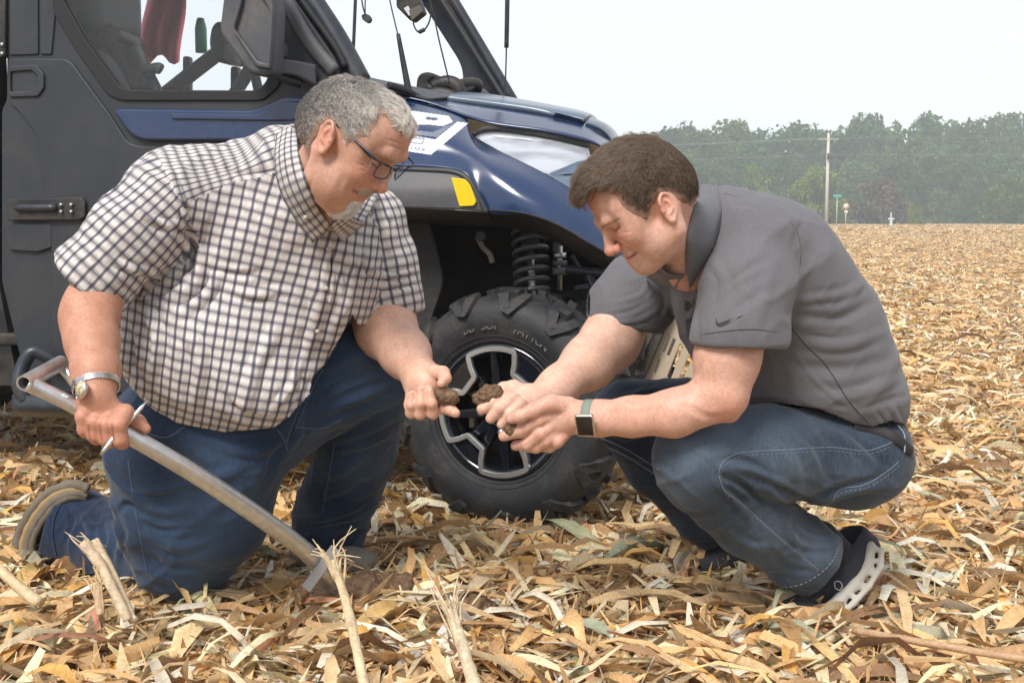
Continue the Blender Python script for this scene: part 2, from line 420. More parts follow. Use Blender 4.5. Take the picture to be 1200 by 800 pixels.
# ================= setting: field of corn residue
PAL = np.array([(.74, .50, .26), (.64, .41, .20), (.80, .60, .35), (.86, .73, .51), (.52, .33, .17), (.34, .21, .12),
                (.76, .46, .15), (.42, .42, .31), (.32, .36, .24), (.52, .26, .16), (.86, .81, .68), (.52, .40, .25)])
PW = np.array([.19, .12, .20, .18, .07, .035, .05, .022, .012, .012, .10, .04]); PW /= PW.sum()
def leaf_pieces(n, cx, cy, hz, L, Wd, r, tilt=.25, curl=.5, segs=4):
    """n torn strips of leaf, husk and stalk: returns V, F, colours"""
    x = cx(n); y = cy(n); ln = r.uniform(*L, n)*r.uniform(.6, 1, n); wd = r.uniform(*Wd, n)*np.clip(ln/.12, .5, 1.3)
    yaw = r.uniform(0, 2*np.pi, n); pit = r.normal(0, tilt, n); roll = r.normal(0, .55, n)
    bend = r.normal(0, curl, n); twist = r.normal(0, .8, n); fold = r.uniform(-.35, .55, n)
    t = np.linspace(0, 1, segs+1); m = segs+1
    ang = pit[:, None]+bend[:, None]*(t[None]-.5)*2
    dx = np.cos(ang)*ln[:, None]/segs; dz = np.sin(ang)*ln[:, None]/segs
    s = np.cumsum(dx, 1)-dx[:, :1]; z = np.cumsum(dz, 1)-dz[:, :1]; z -= z.mean(1, keepdims=True)
    yb = (r.normal(0, .12, n)*ln)[:, None]*(t[None]*(1-t[None]))*4
    tap = np.clip(np.minimum(1, (1-t)[None]*r.uniform(2, 9, n)[:, None]+r.uniform(.02, .5, n)[:, None]), 0, 1)*np.minimum(1, t[None]*6+r.uniform(.2, 1, n)[:, None])
    w = wd[:, None]*tap*.5*(1+.18*r.normal(size=(n, m))); ro = roll[:, None]+twist[:, None]*(t[None]-.5)
    V = np.empty((n, m, 3, 3)); ca, sa = np.cos(yaw)[:, None], np.sin(yaw)[:, None]
    for j, q in enumerate((-1, 0, 1)):
        lx = s; ly = yb+q*w*np.cos(ro); lz = z+q*w*np.sin(ro)+(0 if q == 0 else 1)*fold[:, None]*w
        V[:, :, j, 0] = x[:, None]+lx*ca-ly*sa; V[:, :, j, 1] = y[:, None]+lx*sa+ly*ca; V[:, :, j, 2] = lz
    V[..., 2] -= V[..., 2].reshape(n, -1).min(1)[:, None, None]*.75
    V[..., 2] += hz(n)[:, None, None]
    b = np.arange(n)[:, None]*(m*3); F = []
    for i in range(segs):
        for j in range(2): F.append(np.concatenate([b+i*3+j, b+i*3+j+1, b+(i+1)*3+j+1, b+(i+1)*3+j], 1))
    F = np.stack(F, 1).reshape(-1, 4)
    c = PAL[r.choice(len(PAL), n, p=PW)]*np.array([1.07, 1.05, 1.04])*r.uniform(.66, 1.2, n)[:, None]
    c = np.repeat(c[:, None], m*3, 1)*(1+.10*r.normal(size=(n, m*3, 1)))
    return V.reshape(-1, 3), F, np.clip(c.reshape(-1, 3), .01, .86)
def stalk_pieces(n, cx, cy, hz, r):
    x = cx(n); y = cy(n); ln = r.uniform(.05, .22, n); rad = r.uniform(.0025, .0085, n); yaw = r.uniform(0, 2*np.pi, n); pit = r.normal(0, .14, n)
    th = np.arange(6)*np.pi/3; t = np.array([0, .33, .66, 1.]); V = np.empty((n, 4, 6, 3)); ca, sa = np.cos(yaw)[:, None, None], np.sin(yaw)[:, None, None]
    bd = r.normal(0, .05, n)[:, None, None]*ln[:, None, None]
    lx = (t[None, :, None]-.5)*ln[:, None, None]+r.normal(0, .004, (n, 4, 6))*(np.abs(t-.5) > .4)[None, :, None]
    ly = rad[:, None, None]*np.cos(th)[None, None]+bd*np.sin(np.pi*t)[None, :, None]
    lz = rad[:, None, None]*np.sin(th)[None, None]*.8+lx*np.sin(pit)[:, None, None]
    lx = np.broadcast_to(lx, (n, 4, 6))
    V[..., 0] = x[:, None, None]+lx*ca-ly*sa; V[..., 1] = y[:, None, None]+lx*sa+ly*ca; V[..., 2] = lz+hz(n)[:, None, None]+.006
    b = np.arange(n)[:, None]*24; F = []
    for i in range(3):
        for j in range(6): k = (j+1) % 6; F.append(np.concatenate([b+i*6+j, b+i*6+k, b+(i+1)*6+k, b+(i+1)*6+j], 1))
    for i in (0, 3):
        F.append(np.concatenate([b+i*6+q for q in (0, 1, 2, 3)], 1)); F.append(np.concatenate([b+i*6+q for q in (0, 3, 4, 5)], 1))
    F = np.stack(F, 1).reshape(-1, 4)
    c = np.array([(.62, .46, .27), (.68, .54, .36), (.5, .34, .18), (.42, .36, .22)])[r.integers(0, 4, n)]*r.uniform(.7, 1.15, n)[:, None]
    return V.reshape(-1, 3), F, np.repeat(c[:, None], 24, 1).reshape(-1, 3)
def residue_material():
    m = mat('dry_corn_residue', rough=.62, spec=.35); N = NT(m); c = N.attr('Col'); co = N.coord('Object')
    st = N.noise(1., 4, .6, N.scale(co, (55, 420, 120)), .4); sp = N.noise(26, 5, .65, co)
    c2 = N.mix(.9, c, N.ramp(st, [(.3, (.66, .62, .56)), (.7, (1.16, 1.15, 1.12))]), 'MULTIPLY')
    c2 = N.mix(N.ramp(sp, [(.55, 0), (.75, .5)]), c2, (.30, .19, .11), 'MULTIPLY')
    N.color(c2); N.normal(N.bump(st, .35, .0012))
    N.p.inputs['Subsurface Weight'].default_value = 0
    tr = N.t.nodes.new('ShaderNodeBsdfTranslucent'); N.set(tr.inputs['Color'], c2)
    mx = N.t.nodes.new('ShaderNodeMixShader'); mx.inputs[0].default_value = .16
    N.t.links.new(N.p.outputs[0], mx.inputs[1]); N.t.links.new(tr.outputs[0], mx.inputs[2])
    N.t.links.new(mx.outputs[0], N.t.nodes['Material Output'].inputs['Surface'])
    return m
M_RES = residue_material()
def ground_material():
    m = mat('field_soil', rough=.95, spec=.2); N = NT(m); co = N.coord('Object')
    near = N.mix(N.noise(14, 6, .7, co), (.06, .040, .025), (.20, .135, .082))
    bits = N.n('TexVoronoi', out=1, attrs={'feature': 'F1'}, Vector=co, Scale=9.0)
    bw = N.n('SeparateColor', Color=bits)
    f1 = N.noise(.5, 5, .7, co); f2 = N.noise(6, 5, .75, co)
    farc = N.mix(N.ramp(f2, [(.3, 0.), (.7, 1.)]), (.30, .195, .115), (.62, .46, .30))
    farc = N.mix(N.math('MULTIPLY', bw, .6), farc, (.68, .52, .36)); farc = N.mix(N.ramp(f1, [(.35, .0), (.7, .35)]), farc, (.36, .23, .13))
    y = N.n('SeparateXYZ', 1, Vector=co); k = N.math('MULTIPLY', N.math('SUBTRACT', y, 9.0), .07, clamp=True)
    N.color(N.mix(k, near, farc)); N.normal(N.bump(N.noise(7, 6, .8, co), .8, .05))
    return m
def rise(y): return np.clip(np.asarray(y, float)-28, 0, 130)*.0042      # the field climbs gently away from the camera
xs = np.concatenate([[-2500, -800, -250, -80], np.linspace(-30, 30, 61), [80, 250, 800, 2500]])
ys = np.concatenate([[-600, -150, -30], np.linspace(-8, 60, 90), [90, 150, 300, 700, 1500, 2600]])
GX, GY = np.meshgrid(xs, ys, indexing='ij'); GZ = .012*pnoise(np.stack([GX*1.7, GY*1.7, GX*0], -1), 3)*(np.abs(GX) < 29)*(GY < 60)*(GY > -8)-.060+rise(GY)
i, j = np.meshgrid(np.arange(len(xs)-1), np.arange(len(ys)-1), indexing='ij'); a = i*len(ys)+j
GF = np.stack([a, a+len(ys), a+len(ys)+1, a+1], -1).reshape(-1, 4)
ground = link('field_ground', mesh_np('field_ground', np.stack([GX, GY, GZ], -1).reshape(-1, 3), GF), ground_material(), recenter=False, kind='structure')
# patches of loose residue, scattered over the ground by geometry nodes
patch_col = bpy.data.collections.new('residue_patches'); PATCH = []
for pi_ in range(8):
    r = np.random.default_rng(40+pi_); S = .62
    ux = lambda n: r.uniform(-S, S, n); hz = lambda n: r.beta(1.3, 2.2, n)*.055
    A = leaf_pieces(1250, ux, ux, hz, (.08, .36), (.006, .027), r, tilt=.14, curl=.5, segs=4)
    B = leaf_pieces(2300, ux, ux, hz, (.04, .17), (.0014, .0065), r, tilt=.22, segs=2)
    B2 = leaf_pieces(800, ux, ux, lambda n: r.beta(1.2, 1.6, n)*.05, (.02, .07), (.005, .015), r, tilt=.5, curl=.6, segs=2)
    C_ = stalk_pieces(330, ux, ux, hz, r)
    Vs, Fs, Cs, n0 = [], [], [], 0
    for V, F, c in (A, B, B2, C_): Vs.append(V); Fs.append(F+n0); Cs.append(c); n0 += len(V)
    me = mesh_np('residue_patch', np.concatenate(Vs), np.concatenate(Fs), np.concatenate(Cs)); me.materials.append(M_RES)
    o = bpy.data.objects.new('residue_patch', me); patch_col.objects.link(o); PATCH.append(o)
pts = []
def in_view(x, y, m=1.2): return abs(x) < y*.46+m
rr = np.random.default_rng(5)
for (y0, y1, st) in ((.9, 6, .40), (6, 16, .58), (16, 34, .85), (34, 75, 1.4), (75, 175, 3.0)):
    for y in np.arange(y0, y1, st):
        X = y*.46+1.6 if y > 75 else y*.95+2.5
        for x in np.arange(-X, X, st):
            if x < 6 and y > 75 or (y > 30 and abs(x) > y*.75): continue
            pts.append((x+rr.uniform(-.3, .3)*st, y+rr.uniform(-.3, .3)*st, rr.uniform(-.072, -.052)+float(rise(y)), rr.integers(0, 8), rr.uniform(0, 6.28), st))
pts = np.array(pts)
def scatter(name, pts, col, scale_of=None):
    me = bpy.data.meshes.new(name); me.vertices.add(len(pts)); me.vertices.foreach_set('co', pts[:, :3].astype(np.float32).ravel())
    for nm, ty, v in (('idx', 'INT', pts[:, 3].astype(np.int32)), ('yaw', 'FLOAT', pts[:, 4].astype(np.float32)), ('siz', 'FLOAT', pts[:, 5].astype(np.float32))):
        a = me.attributes.new(nm, ty, 'POINT'); a.data.foreach_set('value', v)
    o = bpy.data.objects.new(name, me); COL.objects.link(o)
    g = bpy.data.node_groups.new(name, 'GeometryNodeTree'); g.interface.new_socket('Geometry', in_out='INPUT', socket_type='NodeSocketGeometry'); g.interface.new_socket('Geometry', in_out='OUTPUT', socket_type='NodeSocketGeometry')
    n = lambda t: g.nodes.new(t); gi, go = n('NodeGroupInput'), n('NodeGroupOutput'); ip = n('GeometryNodeInstanceOnPoints'); ci = n('GeometryNodeCollectionInfo')
    ci.inputs['Collection'].default_value = col; ci.inputs['Separate Children'].default_value = True; ci.inputs['Reset Children'].default_value = True
    m2p = n('GeometryNodeMeshToPoints')
    def na(nm, ty): x = n('GeometryNodeInputNamedAttribute'); x.data_type = ty; x.inputs['Name'].default_value = nm; return x.outputs[0]
    cx = n('ShaderNodeCombineXYZ'); L = g.links.new
    L(gi.outputs[0], m2p.inputs[0]); L(m2p.outputs[0], ip.inputs['Points']); L(ci.outputs[0], ip.inputs['Instance'])
    ip.inputs['Pick Instance'].default_value = True; L(na('idx', 'INT'), ip.inputs['Instance Index'])
    L(na('yaw', 'FLOAT'), cx.inputs[2]); L(cx.outputs[0], ip.inputs['Rotation']); L(na('siz', 'FLOAT'), ip.inputs['Scale'])
    L(ip.outputs[0], go.inputs[0]); md = o.modifiers.new('scatter', 'NODES'); md.node_group = g
    return o
p2 = pts.copy(); p2[:, 5] = np.select([pts[:, 5] < .7, pts[:, 5] < 1, pts[:, 5] < 2], [1., 1.15, 1.5], 2.9)
res = scatter('corn_residue', p2, patch_col); res['kind'] = 'stuff'
# larger leaves, husks and stalks lying on top, one object each
def big_leaf(g, L, w, base, yaw, col, bend, lift=.02, roll=0., curl=.4, n=9, torn=.3):
    t = np.linspace(0, 1, n+1); k = 5; u = np.linspace(-1, 1, k); wd = w*.5*np.minimum(1, np.sin(np.pi*np.clip(t*.86+.10, 0, 1))**.6)
    x = t*L; y = bend*L*(t*t-t*.4); z = lift*np.sin(np.pi*t)*g.uniform(.4, 1.4)+g.uniform(-.01, .02)*t; tw = roll+curl*(t-.5)*2
    cup = g.uniform(-.7, 1.1); V = []
    for i in range(n+1):
        for j in range(k):
            q = u[j]*wd[i]*(1+torn*g.normal()*(abs(u[j]) > .9)*.5); a = tw[i]; zz = abs(u[j])**1.5*cup*wd[i]+.0015*g.normal(); V.append((x[i], y[i]+q*math.cos(a)-zz*math.sin(a), z[i]+q*math.sin(a)+zz*math.cos(a)))
    V = np.array(V); c, s = math.cos(yaw), math.sin(yaw); V = np.stack([V[:, 0]*c-V[:, 1]*s, V[:, 0]*s+V[:, 1]*c, V[:, 2]], 1); V[:, 2] -= np.percentile(V[:, 2], 12); V += np.array(base)
    i, j = np.meshgrid(np.arange(n), np.arange(k-1), indexing='ij'); a = i*k+j; F = np.stack([a, a+k, a+k+1, a+1], -1).reshape(-1, 4)
    rib = np.array([1.12 if j == 2 else 1. for _ in range(n+1) for j in range(k)]); cc = np.array(col)[None]*rib[:, None]*(1+.06*g.normal(size=(len(V), 1))); return V, F, np.clip(cc, .01, .86)
g = np.random.default_rng(77); LC = [(.74, .52, .31), (.66, .44, .25), (.80, .63, .42), (.84, .73, .56), (.56, .38, .23), (.42, .43, .34), (.36, .39, .29), (.76, .53, .24), (.48, .33, .21)]
def keepout(x, y): 
    q = proj(np.array([x, y, 0])); return (120 < q[0] < 280 and 640 < q[1] < 700) or (900 < q[0] < 1010 and 690 < q[1] < 735)
for i in range(285):
    for _ in range(50):
        y = 1.75+4.2*g.random()**1.5; x = g.uniform(-.47, .47)*y*1.02
        if not keepout(x, y): break
    big = g.random() < .55; L = g.uniform(.16, .46) if big else g.uniform(.10, .28); w = g.uniform(.016, .042) if big else g.uniform(.005, .013)
    V, F, c = big_leaf(g, L, w, (x, y, g.uniform(-.028, .000)), g.uniform(0, 6.28), np.array(LC[g.choice(len(LC), p=[.20, .16, .20, .17, .09, .05, .03, .06, .04])])*g.uniform(.75, 1.1), g.normal(0, .25), g.uniform(.0, .022), g.normal(0, .25), g.normal(0, .40))
    o = link('corn_leaf' if big else 'corn_husk_strip', mesh_np('corn_leaf', V, F, c), M_RES, ground)
# pieces one can single out
def stalk(name, pts, r, frayed=0, col=(.80, .66, .45), seed=1, split=False, **k):
    """upright broken stalk; pts (px,py,Y)"""
    gg = np.random.default_rng(seed); P = catmull([at(*p) for p in pts], 6); R = r*(1+.06*gg.normal(size=len(P))); r = float(np.mean(r)); V, F = tube_arr(P, R, 10); V = V+gg.normal(0, r*.05, V.shape); mb_n = len(V); Vs = [V]; Fs = [list(f) for f in F]
    top = P[-1]; ax = P[-1]-P[-3]; ax /= np.linalg.norm(ax)
    for i in range(frayed):
        a = gg.uniform(0, 6.28); s = np.array([math.cos(a), math.sin(a)*.6, gg.uniform(-.4, .5)]); q = [top-ax*gg.uniform(.01, .06)+s*r*.8, top+s*gg.uniform(.01, .03)+ax*gg.uniform(0, .02), top+s*gg.uniform(.02, .06)+ax*gg.uniform(.0, .05)]
        V2, F2 = tube_arr(catmull(q, 3), np.linspace(.0028, .0007, 7), 4); Fs += [[x+mb_n for x in f] for f in F2]; Vs.append(V2); mb_n += len(V2)
    V = np.concatenate(Vs); c = np.clip(np.array(col)[None]*(1+.08*gg.normal(size=(len(V), 1))), 0, .88); me = mesh_np(name, V, Fs, c); return link(name, me, M_RES, None, category='corn stubble', **k)
stalk('corn_stub', [(432, 830, 1.98), (418, 760, 2.03), (404, 700, 2.06), (388, 656, 2.07)], np.linspace(.0105, .0068, 19), 16, seed=3, label='tall pale broken corn stalk standing in front of the foot of the probe')
stalk('corn_stub', [(566, 835, 1.90), (552, 790, 1.92), (538, 745, 1.93), (529, 712, 1.94)], np.linspace(.0135, .0085, 19), 20, (.84, .72, .54), seed=4, label='frayed broken corn stalk at the bottom edge below the tyre')
stalk('corn_stub', [(150, 726, 2.30), (136, 698, 2.31), (118, 662, 2.33), (96, 636, 2.34)], .0105, 3, (.74, .60, .44), seed=5, label='left half of the split corn stub standing before the kneeling knee')
stalk('corn_stub', [(157, 728, 2.31), (144, 700, 2.33), (128, 664, 2.35), (110, 632, 2.36)], .0090, 3, (.80, .66, .48), seed=6, label='right half of the split corn stub standing before the kneeling knee')
stalk('corn_stub', [(118, 720, 2.32), (116, 700, 2.33), (113, 682, 2.34)], .0090, 4, (.70, .52, .34), seed=9, label='short broken stub against the left of the split stub')
stalk('fallen_stalk', [(1000, 738, 2.35), (1080, 752, 2.25), (1150, 764, 2.2), (1240, 778, 2.15)], .0075, 2, (.60, .40, .25), seed=7, label='long thin reddish stalk lying toward the lower right corner')
stalk('fallen_stalk', [(0, 668, 2.55), (25, 690, 2.5), (46, 706, 2.45)], .0125, 2, (.74, .58, .38), seed=8, label='thick pale stalk lying at the left edge below the tan shoe')
def one_leaf(px, py, px2, py2, w, col, lab, z=.005, seed=1, lift=.03, roll=0., bend=.1, name='corn_leaf', curl=.4):
    a = ground_at(px, py, z); b = ground_at(px2, py2, z); d = b-a; gg = np.random.default_rng(seed); V, F, c = big_leaf(gg, np.linalg.norm(d), w, a, math.atan2(d[1], d[0]), col, bend, lift, roll, curl, n=14)
    return link(name, mesh_np(name, V, F, c), M_RES, None, label=lab, category='corn leaf')
one_leaf(390, 770, 508, 702, .055, (.76, .54, .24), 'broad yellow tan leaf slanting up right of the tallest stalk', seed=2, lift=.05)
one_leaf(875, 728, 985, 782, .060, (.46, .50, .38), 'grey green leaf below the near running shoe', seed=3, lift=.04, roll=.3)
one_leaf(700, 668, 792, 646, .050, (.34, .40, .31), 'dull green blade lying before the farther running shoe', seed=4)
one_leaf(612, 610, 702, 652, .055, (.40, .42, .27), 'olive green leaf lying under the tyre on the right', seed=5, lift=.04)
one_leaf(755, 702, 900, 690, .075, (.62, .42, .24), 'wide brown leaf spread between the two running shoes', seed=6, lift=.02, bend=-.1)
one_leaf(770, 722, 900, 716, .06, (.66, .47, .28), 'wide tan leaf crumpled left of the near running shoe', seed=7, lift=.02)
one_leaf(1062, 672, 1120, 690, .05, (.72, .74, .66), 'pale grey leaf lying right of the foam sole', seed=8, lift=.03)
one_leaf(640, 745, 730, 755, .045, (.40, .44, .34), 'grey green leaf flat on the residue at the bottom centre', seed=9)
one_leaf(280, 668, 322, 650, .045, (.38, .42, .28), 'small green leaf by the knee in front of the probe', seed=10)
one_leaf(968, 735, 972, 672, .028, (.70, .44, .18), 'orange tan blade standing against the toe of the near running shoe', z=.0, seed=11, lift=.0)
one_leaf(225, 700, 300, 712, .05, (.62, .44, .27), 'curled brown husk pressed against the kneeling knee', seed=12, lift=.05)
one_leaf(20, 700, 60, 672, .05, (.74, .54, .22), 'yellow leaf under the heel of the tan shoe', seed=13, lift=.03)
# bare soil dug up at the probe
def soil_patch(px, py, rx, ry, h, seed, **k):
    c = ground_at(px, py, .012); S = Sdf(); S.grp(.03); gg = np.random.default_rng(seed)
    for i in range(26): a = gg.uniform(0, 6.28); q = math.sqrt(gg.random()); p = c+np.array([rx*q*math.cos(a), ry*q*math.sin(a), 0]); S.ell(p, (gg.uniform(.012, .035), gg.uniform(.012, .035), h*gg.uniform(.4, 1.)), k=.01)
    V, F = surf(S, .004, c-[rx+.06, ry+.06, .05], c+[rx+.06, ry+.06, h+.05]); V = V+vnorm(V, F)*(.003*pnoise(V*200, seed)+.002*pnoise(V*420, seed))[:, None]; return link('dug_soil', mesh_np('dug_soil', V, F), M_SOIL, None, kind='stuff', **k)
def soil_mat():
    m = mat('moist_soil', rough=.95, spec=.15); N = NT(m); co = N.coord('Object'); a = N.noise(90, 6, .75, co); b = N.noise(28, 4, .6, co)
    c = N.ramp(a, [(.3, (.075, .045, .028)), (.55, (.20, .13, .082)), (.75, (.34, .24, .16))]); N.color(N.mix(.5, c, N.ramp(b, [(.35, (.6, .55, .5)), (.65, (1.2, 1.15, 1.1))]), 'MULTIPLY'))
    N.normal(N.bump(a, .9, .004)); return m
M_SOIL = soil_mat()
soil_patch(432, 692, .10, .08, .042, 1); soil_patch(545, 712, .06, .04, .036, 2); soil_patch(372, 700, .06, .04, .030, 3)
# ================= utility vehicle
VA = math.radians(14); VT = np.array([math.cos(VA), -math.sin(VA), 0]); VO = np.array([-math.sin(VA), -math.cos(VA), 0]); VZ = np.array([0, 0, 1.])
W0 = at(583, 486, 3.40)
def VP(px, py, o=0.):               # the point of the vertical lengthwise plane o metres inside the near flank
    d = ray(px, py); c = W0-VO*o; return CAM+d*(np.dot(c-CAM, VO)/np.dot(d, VO))
def vs(px, py, o=0.): P = VP(px, py, o)-W0; return (float(P@VT), float(P[2]))
def VL(s, o, z): return W0+VT*s-VO*o+VZ*(z-W0[2])        # s along, o inward, z height above ground
car = new_empty('utility_vehicle', tuple(VL(-1.0, .75, 0)), -VA, label='dark blue and charcoal side-by-side utility vehicle with its front wheel turned toward the men', category='utility vehicle')
M_PLA = dusty('charcoal_blue_plastic', (.025, .030, .038), .48, amount=.10, scale=7, bumpy=.25); M_PL2 = dusty('grey_plastic', (.066, .070, .082), .5, amount=.3, scale=7)
M_BLU = dusty('deep_blue_paint', (.006, .027, .092), .20, amount=.10, scale=4, coat=.55, bumpy=0); M_BL3 = dusty('satin_slate_paint', (.10, .145, .20), .30, amount=.15, scale=4, coat=.4, bumpy=0)
M_BK = dusty('black_plastic', (.010, .011, .014), .5, amount=.25, scale=9); M_BKD = dusty('dirty_black_steel', (.012, .013, .017), .55, amount=.75, scale=7, dust=(.17, .14, .11)); M_RUBS = mat('black_seal', (.012, .012, .014), .65)
M_PWD = dusty('blue_black_tube', (.016, .023, .036), .35, amount=.2, scale=9); M_BOLT = mat('zinc_bolt', (.55, .55, .55), .35, .9); M_LINE = mat('panel_gap', (.006, .007, .009), .8)
M_LINER = dusty('muddy_wheel_liner', (.012, .013, .016), .7, amount=.95, scale=4, dust=(.10, .085, .07))
MM = Matrix(((VT[0], 0, VO[0], 0), (VT[1], 0, VO[1], 0), (0, 1, 0, 0), (0, 0, 0, 1)))
def panel(name, pts, o, thick, m, bevel=.003, r=.012, holes=(), parent=None, **k):
    sp = [round_poly([vs(p[0], p[1], o) for p in pts], r)]+[round_poly([vs(p[0], p[1], o) for p in h], r) for h in holes]
    M = Matrix.Translation((W0-VO*(o+thick/2)).tolist()) @ MM
    ob = link(name, curve_mesh(name, sp, extrude=thick/2-bevel if thick/2 > bevel else .0005, bevel=bevel, res=2, M=M), m, parent or car, **k); return sharp(ob, 32)
def patch(name, rows, m, nu=8, nv=6, thick=.006, parent=None, n_in=True, **k):
    """smooth sheet through rows of (px,py,o) points"""
    G = np.array([[VP(*p) for p in r] for r in rows]); A = np.stack([catmull(r, nu) for r in G]); B = np.stack([catmull(A[:, i], nv) for i in range(A.shape[1])], 1)
    h, w = B.shape[:2]; i, j = np.meshgrid(np.arange(h-1), np.arange(w-1), indexing='ij'); a = i*w+j; F = np.stack([a, a+w, a+w+1, a+1], -1).reshape(-1, 4); V = B.reshape(-1, 3)
    ob = link(name, mesh_np(name, V, F), m, parent or car, **k); sd = ob.modifiers.new('skin', 'SOLIDIFY'); sd.thickness = thick; sd.offset = -1; return ob, V, F
def vtube(name, pts, r, m, parent=None, n=6, ns=10, **k): return tube(name, catmull([VP(*p) for p in pts], n), r, m, parent or car, ns=ns, **k)
def vbox(name, s, o, z, hs, ho, hz, m, bevel=.01, parent=None, **k): return MB().box(VL(s, o, z), (VT, VO, VZ), (hs, ho, hz)).build(name, m, parent or car, bevel=bevel, smooth=False, **k)
# ---- cab side
door = panel('door', [(8, -170), (252, -170), (345, 0), (396, 74), (396, 108), (384, 112), (384, 400), (350, 470), (40, 470), (24, 420), (2, 330), (2, 128), (8, 118)], .060, .045, M_PLA, r=.02,
             holes=[[(58, -150), (70, 0), (98, 48), (140, 107), (150, 109), (306, 110), (320, 96), (318, -10), (262, -150)]])
panel('window_seal', [(52, -158), (62, 16), (90, 62), (126, 112), (142, 118), (308, 118), (328, 100), (325, -12), (268, -158)], .052, .012, M_RUBS, parent=door, r=.02, holes=[[(64, -144), (74, 0), (101, 48), (141, 103), (152, 105.5), (302, 106), (314, 93), (312, -10), (256, -144)]])
panel('lower_skin', [(10, 69), (76, 69), (84, 74), (127, 132), (150, 168), (166, 172), (383, 172), (383, 400), (352, 460), (60, 460), (60, 292), (53, 232), (42, 157), (20, 128), (10, 121)], .050, .014, M_PLA, parent=door, r=.02)
panel('corner_skin', [(47, -165), (60, -165), (64, 20), (60, 64), (47, 64)], .054, .01, M_PLA, parent=door, r=.006); panel('corner_skin', [(11, -165), (44, -165), (44.6, 64), (11, 65)], .054, .01, M_PLA, parent=door, r=.006)
panel('badge_recess', [(10, 78), (42, 76), (51, 87), (51, 103), (44, 113), (10, 114)], .042, .012, M_PLA, parent=door, r=.006, holes=[[(12, 84), (37, 82.5), (44, 89), (44, 101), (38, 107), (12, 108)]])
panel('blue_insert', [(130, 127), (298, 129), (335, 112), (383, 114), (383, 165), (166, 165), (150, 156)], .040, .022, M_BLU, parent=door, bevel=.008, r=.03)
panel('insert_step', [(200, 132), (300, 134), (340, 118), (383, 120), (383, 140), (320, 142), (200, 140)], .032, .012, M_BLU, parent=door, bevel=.005, r=.02)
M_GLASS = mat('window_glass', (.90, .94, .97), .02, spec=.5, Transmission_Weight=.97, IOR=1.05)
panel('window_glass', [(60, -150), (70, 0), (98, 49), (140, 108), (306, 110), (318, 96), (318, -10), (262, -150)], .068, .004, M_GLASS, parent=door, bevel=.0005)
hg = panel('hinge_plate', [(8, 234), (95, 231), (99, 236), (99, 254), (92, 258), (8, 258)], .034, .014, M_BK, parent=door, r=.006)
vtube('hinge_barrel', [(20, 243.5, .03), (66, 243.5, .03)], .0125, M_PWD, hg, ns=14)
for x, y in ((72, 240), (84, 240), (72, 248), (84, 248)): c = VP(x, y, .03); tube('bolt', [c-VO*.003, c+VO*.006], .0055, M_BOLT, hg, ns=6)
panel('rear_quarter', [(-260, -170), (-8, -170), (-4, 60), (-1, 130), (-1, 335), (16, 425), (24, 452), (-40, 452), (-70, 330), (-260, 300)], .09, .05, M_BK, r=.02)
c_ = panel('latch_strip', [(-2, -60), (6, -60), (6, 66), (-2, 68)], .045, .03, M_BK, r=.004)
for y in (52.5, 63): c = VP(2.8, y, .044); tube('bolt', [c-VO*.003, c+VO*.005], .0062, M_BOLT, c_, ns=6)
panel('body_seam_cover', [(8, 262), (60, 262), (60, 290), (44, 295), (12, 293), (8, 286)], .048, .01, M_PLA, r=.006)
# rocker, step
step = patch('side_step', [[(14, 462, -.06), (120, 466, -.06), (260, 472, -.06), (440, 480, -.06)], [(14, 480, -.07), (120, 484, -.07), (260, 490, -.07), (440, 498, -.07)], [(22, 488, .02), (120, 491, .02), (260, 496, .02), (440, 502, .02)]], M_PWD, thick=.03)[0]
vtube('step_hoop', [(66, 424, .02), (40, 412, -.01), (27, 428, -.03), (22, 450, -.05), (30, 470, -.05)], pr(8, 3.9), M_PWD, ns=12)
panel('rocker_panel', [(24, 420), (384, 400), (470, 430), (440, 478), (34, 456)], .10, .05, M_BK)
# mirror
mir = new_empty('mirror', tuple(VP(295, 30, -.15))); mir.parent = car; mir.matrix_parent_inverse = wm(car).inverted()
panel('mirror_shell', [(268, -60), (256, 38), (290, 86), (312, 90), (320, 84), (323, 12), (316, -60)], -.14, .075, M_PL2, bevel=.012, r=.02, parent=mir)
panel('mirror_back_frame', [(283, -56), (272, 35), (300, 78), (316, 81), (320, 12), (314, -56)], -.155, .02, M_PL2, bevel=.004, r=.008, parent=mir, holes=[[(286, -30), (283, 3), (274, 34), (302, 72), (313, 75), (316, 13), (312, 5)]])
patch('mirror_bracket', [[(318, 68, -.08), (345, 71, -.02), (370, 76, .03)], [(316, 86, -.08), (345, 88, -.02), (371, 101, .03)]], M_PL2, thick=.03, parent=mir)
vtube('mirror_pivot', [(318, 84, -.06), (332, 92, -.02), (352, 98, .02)], .014, M_BK, mir)
panel('mirror_pad', [(316, 44), (329, 50), (329, 66), (316, 64)], -.05, .05, M_PL2, parent=mir)
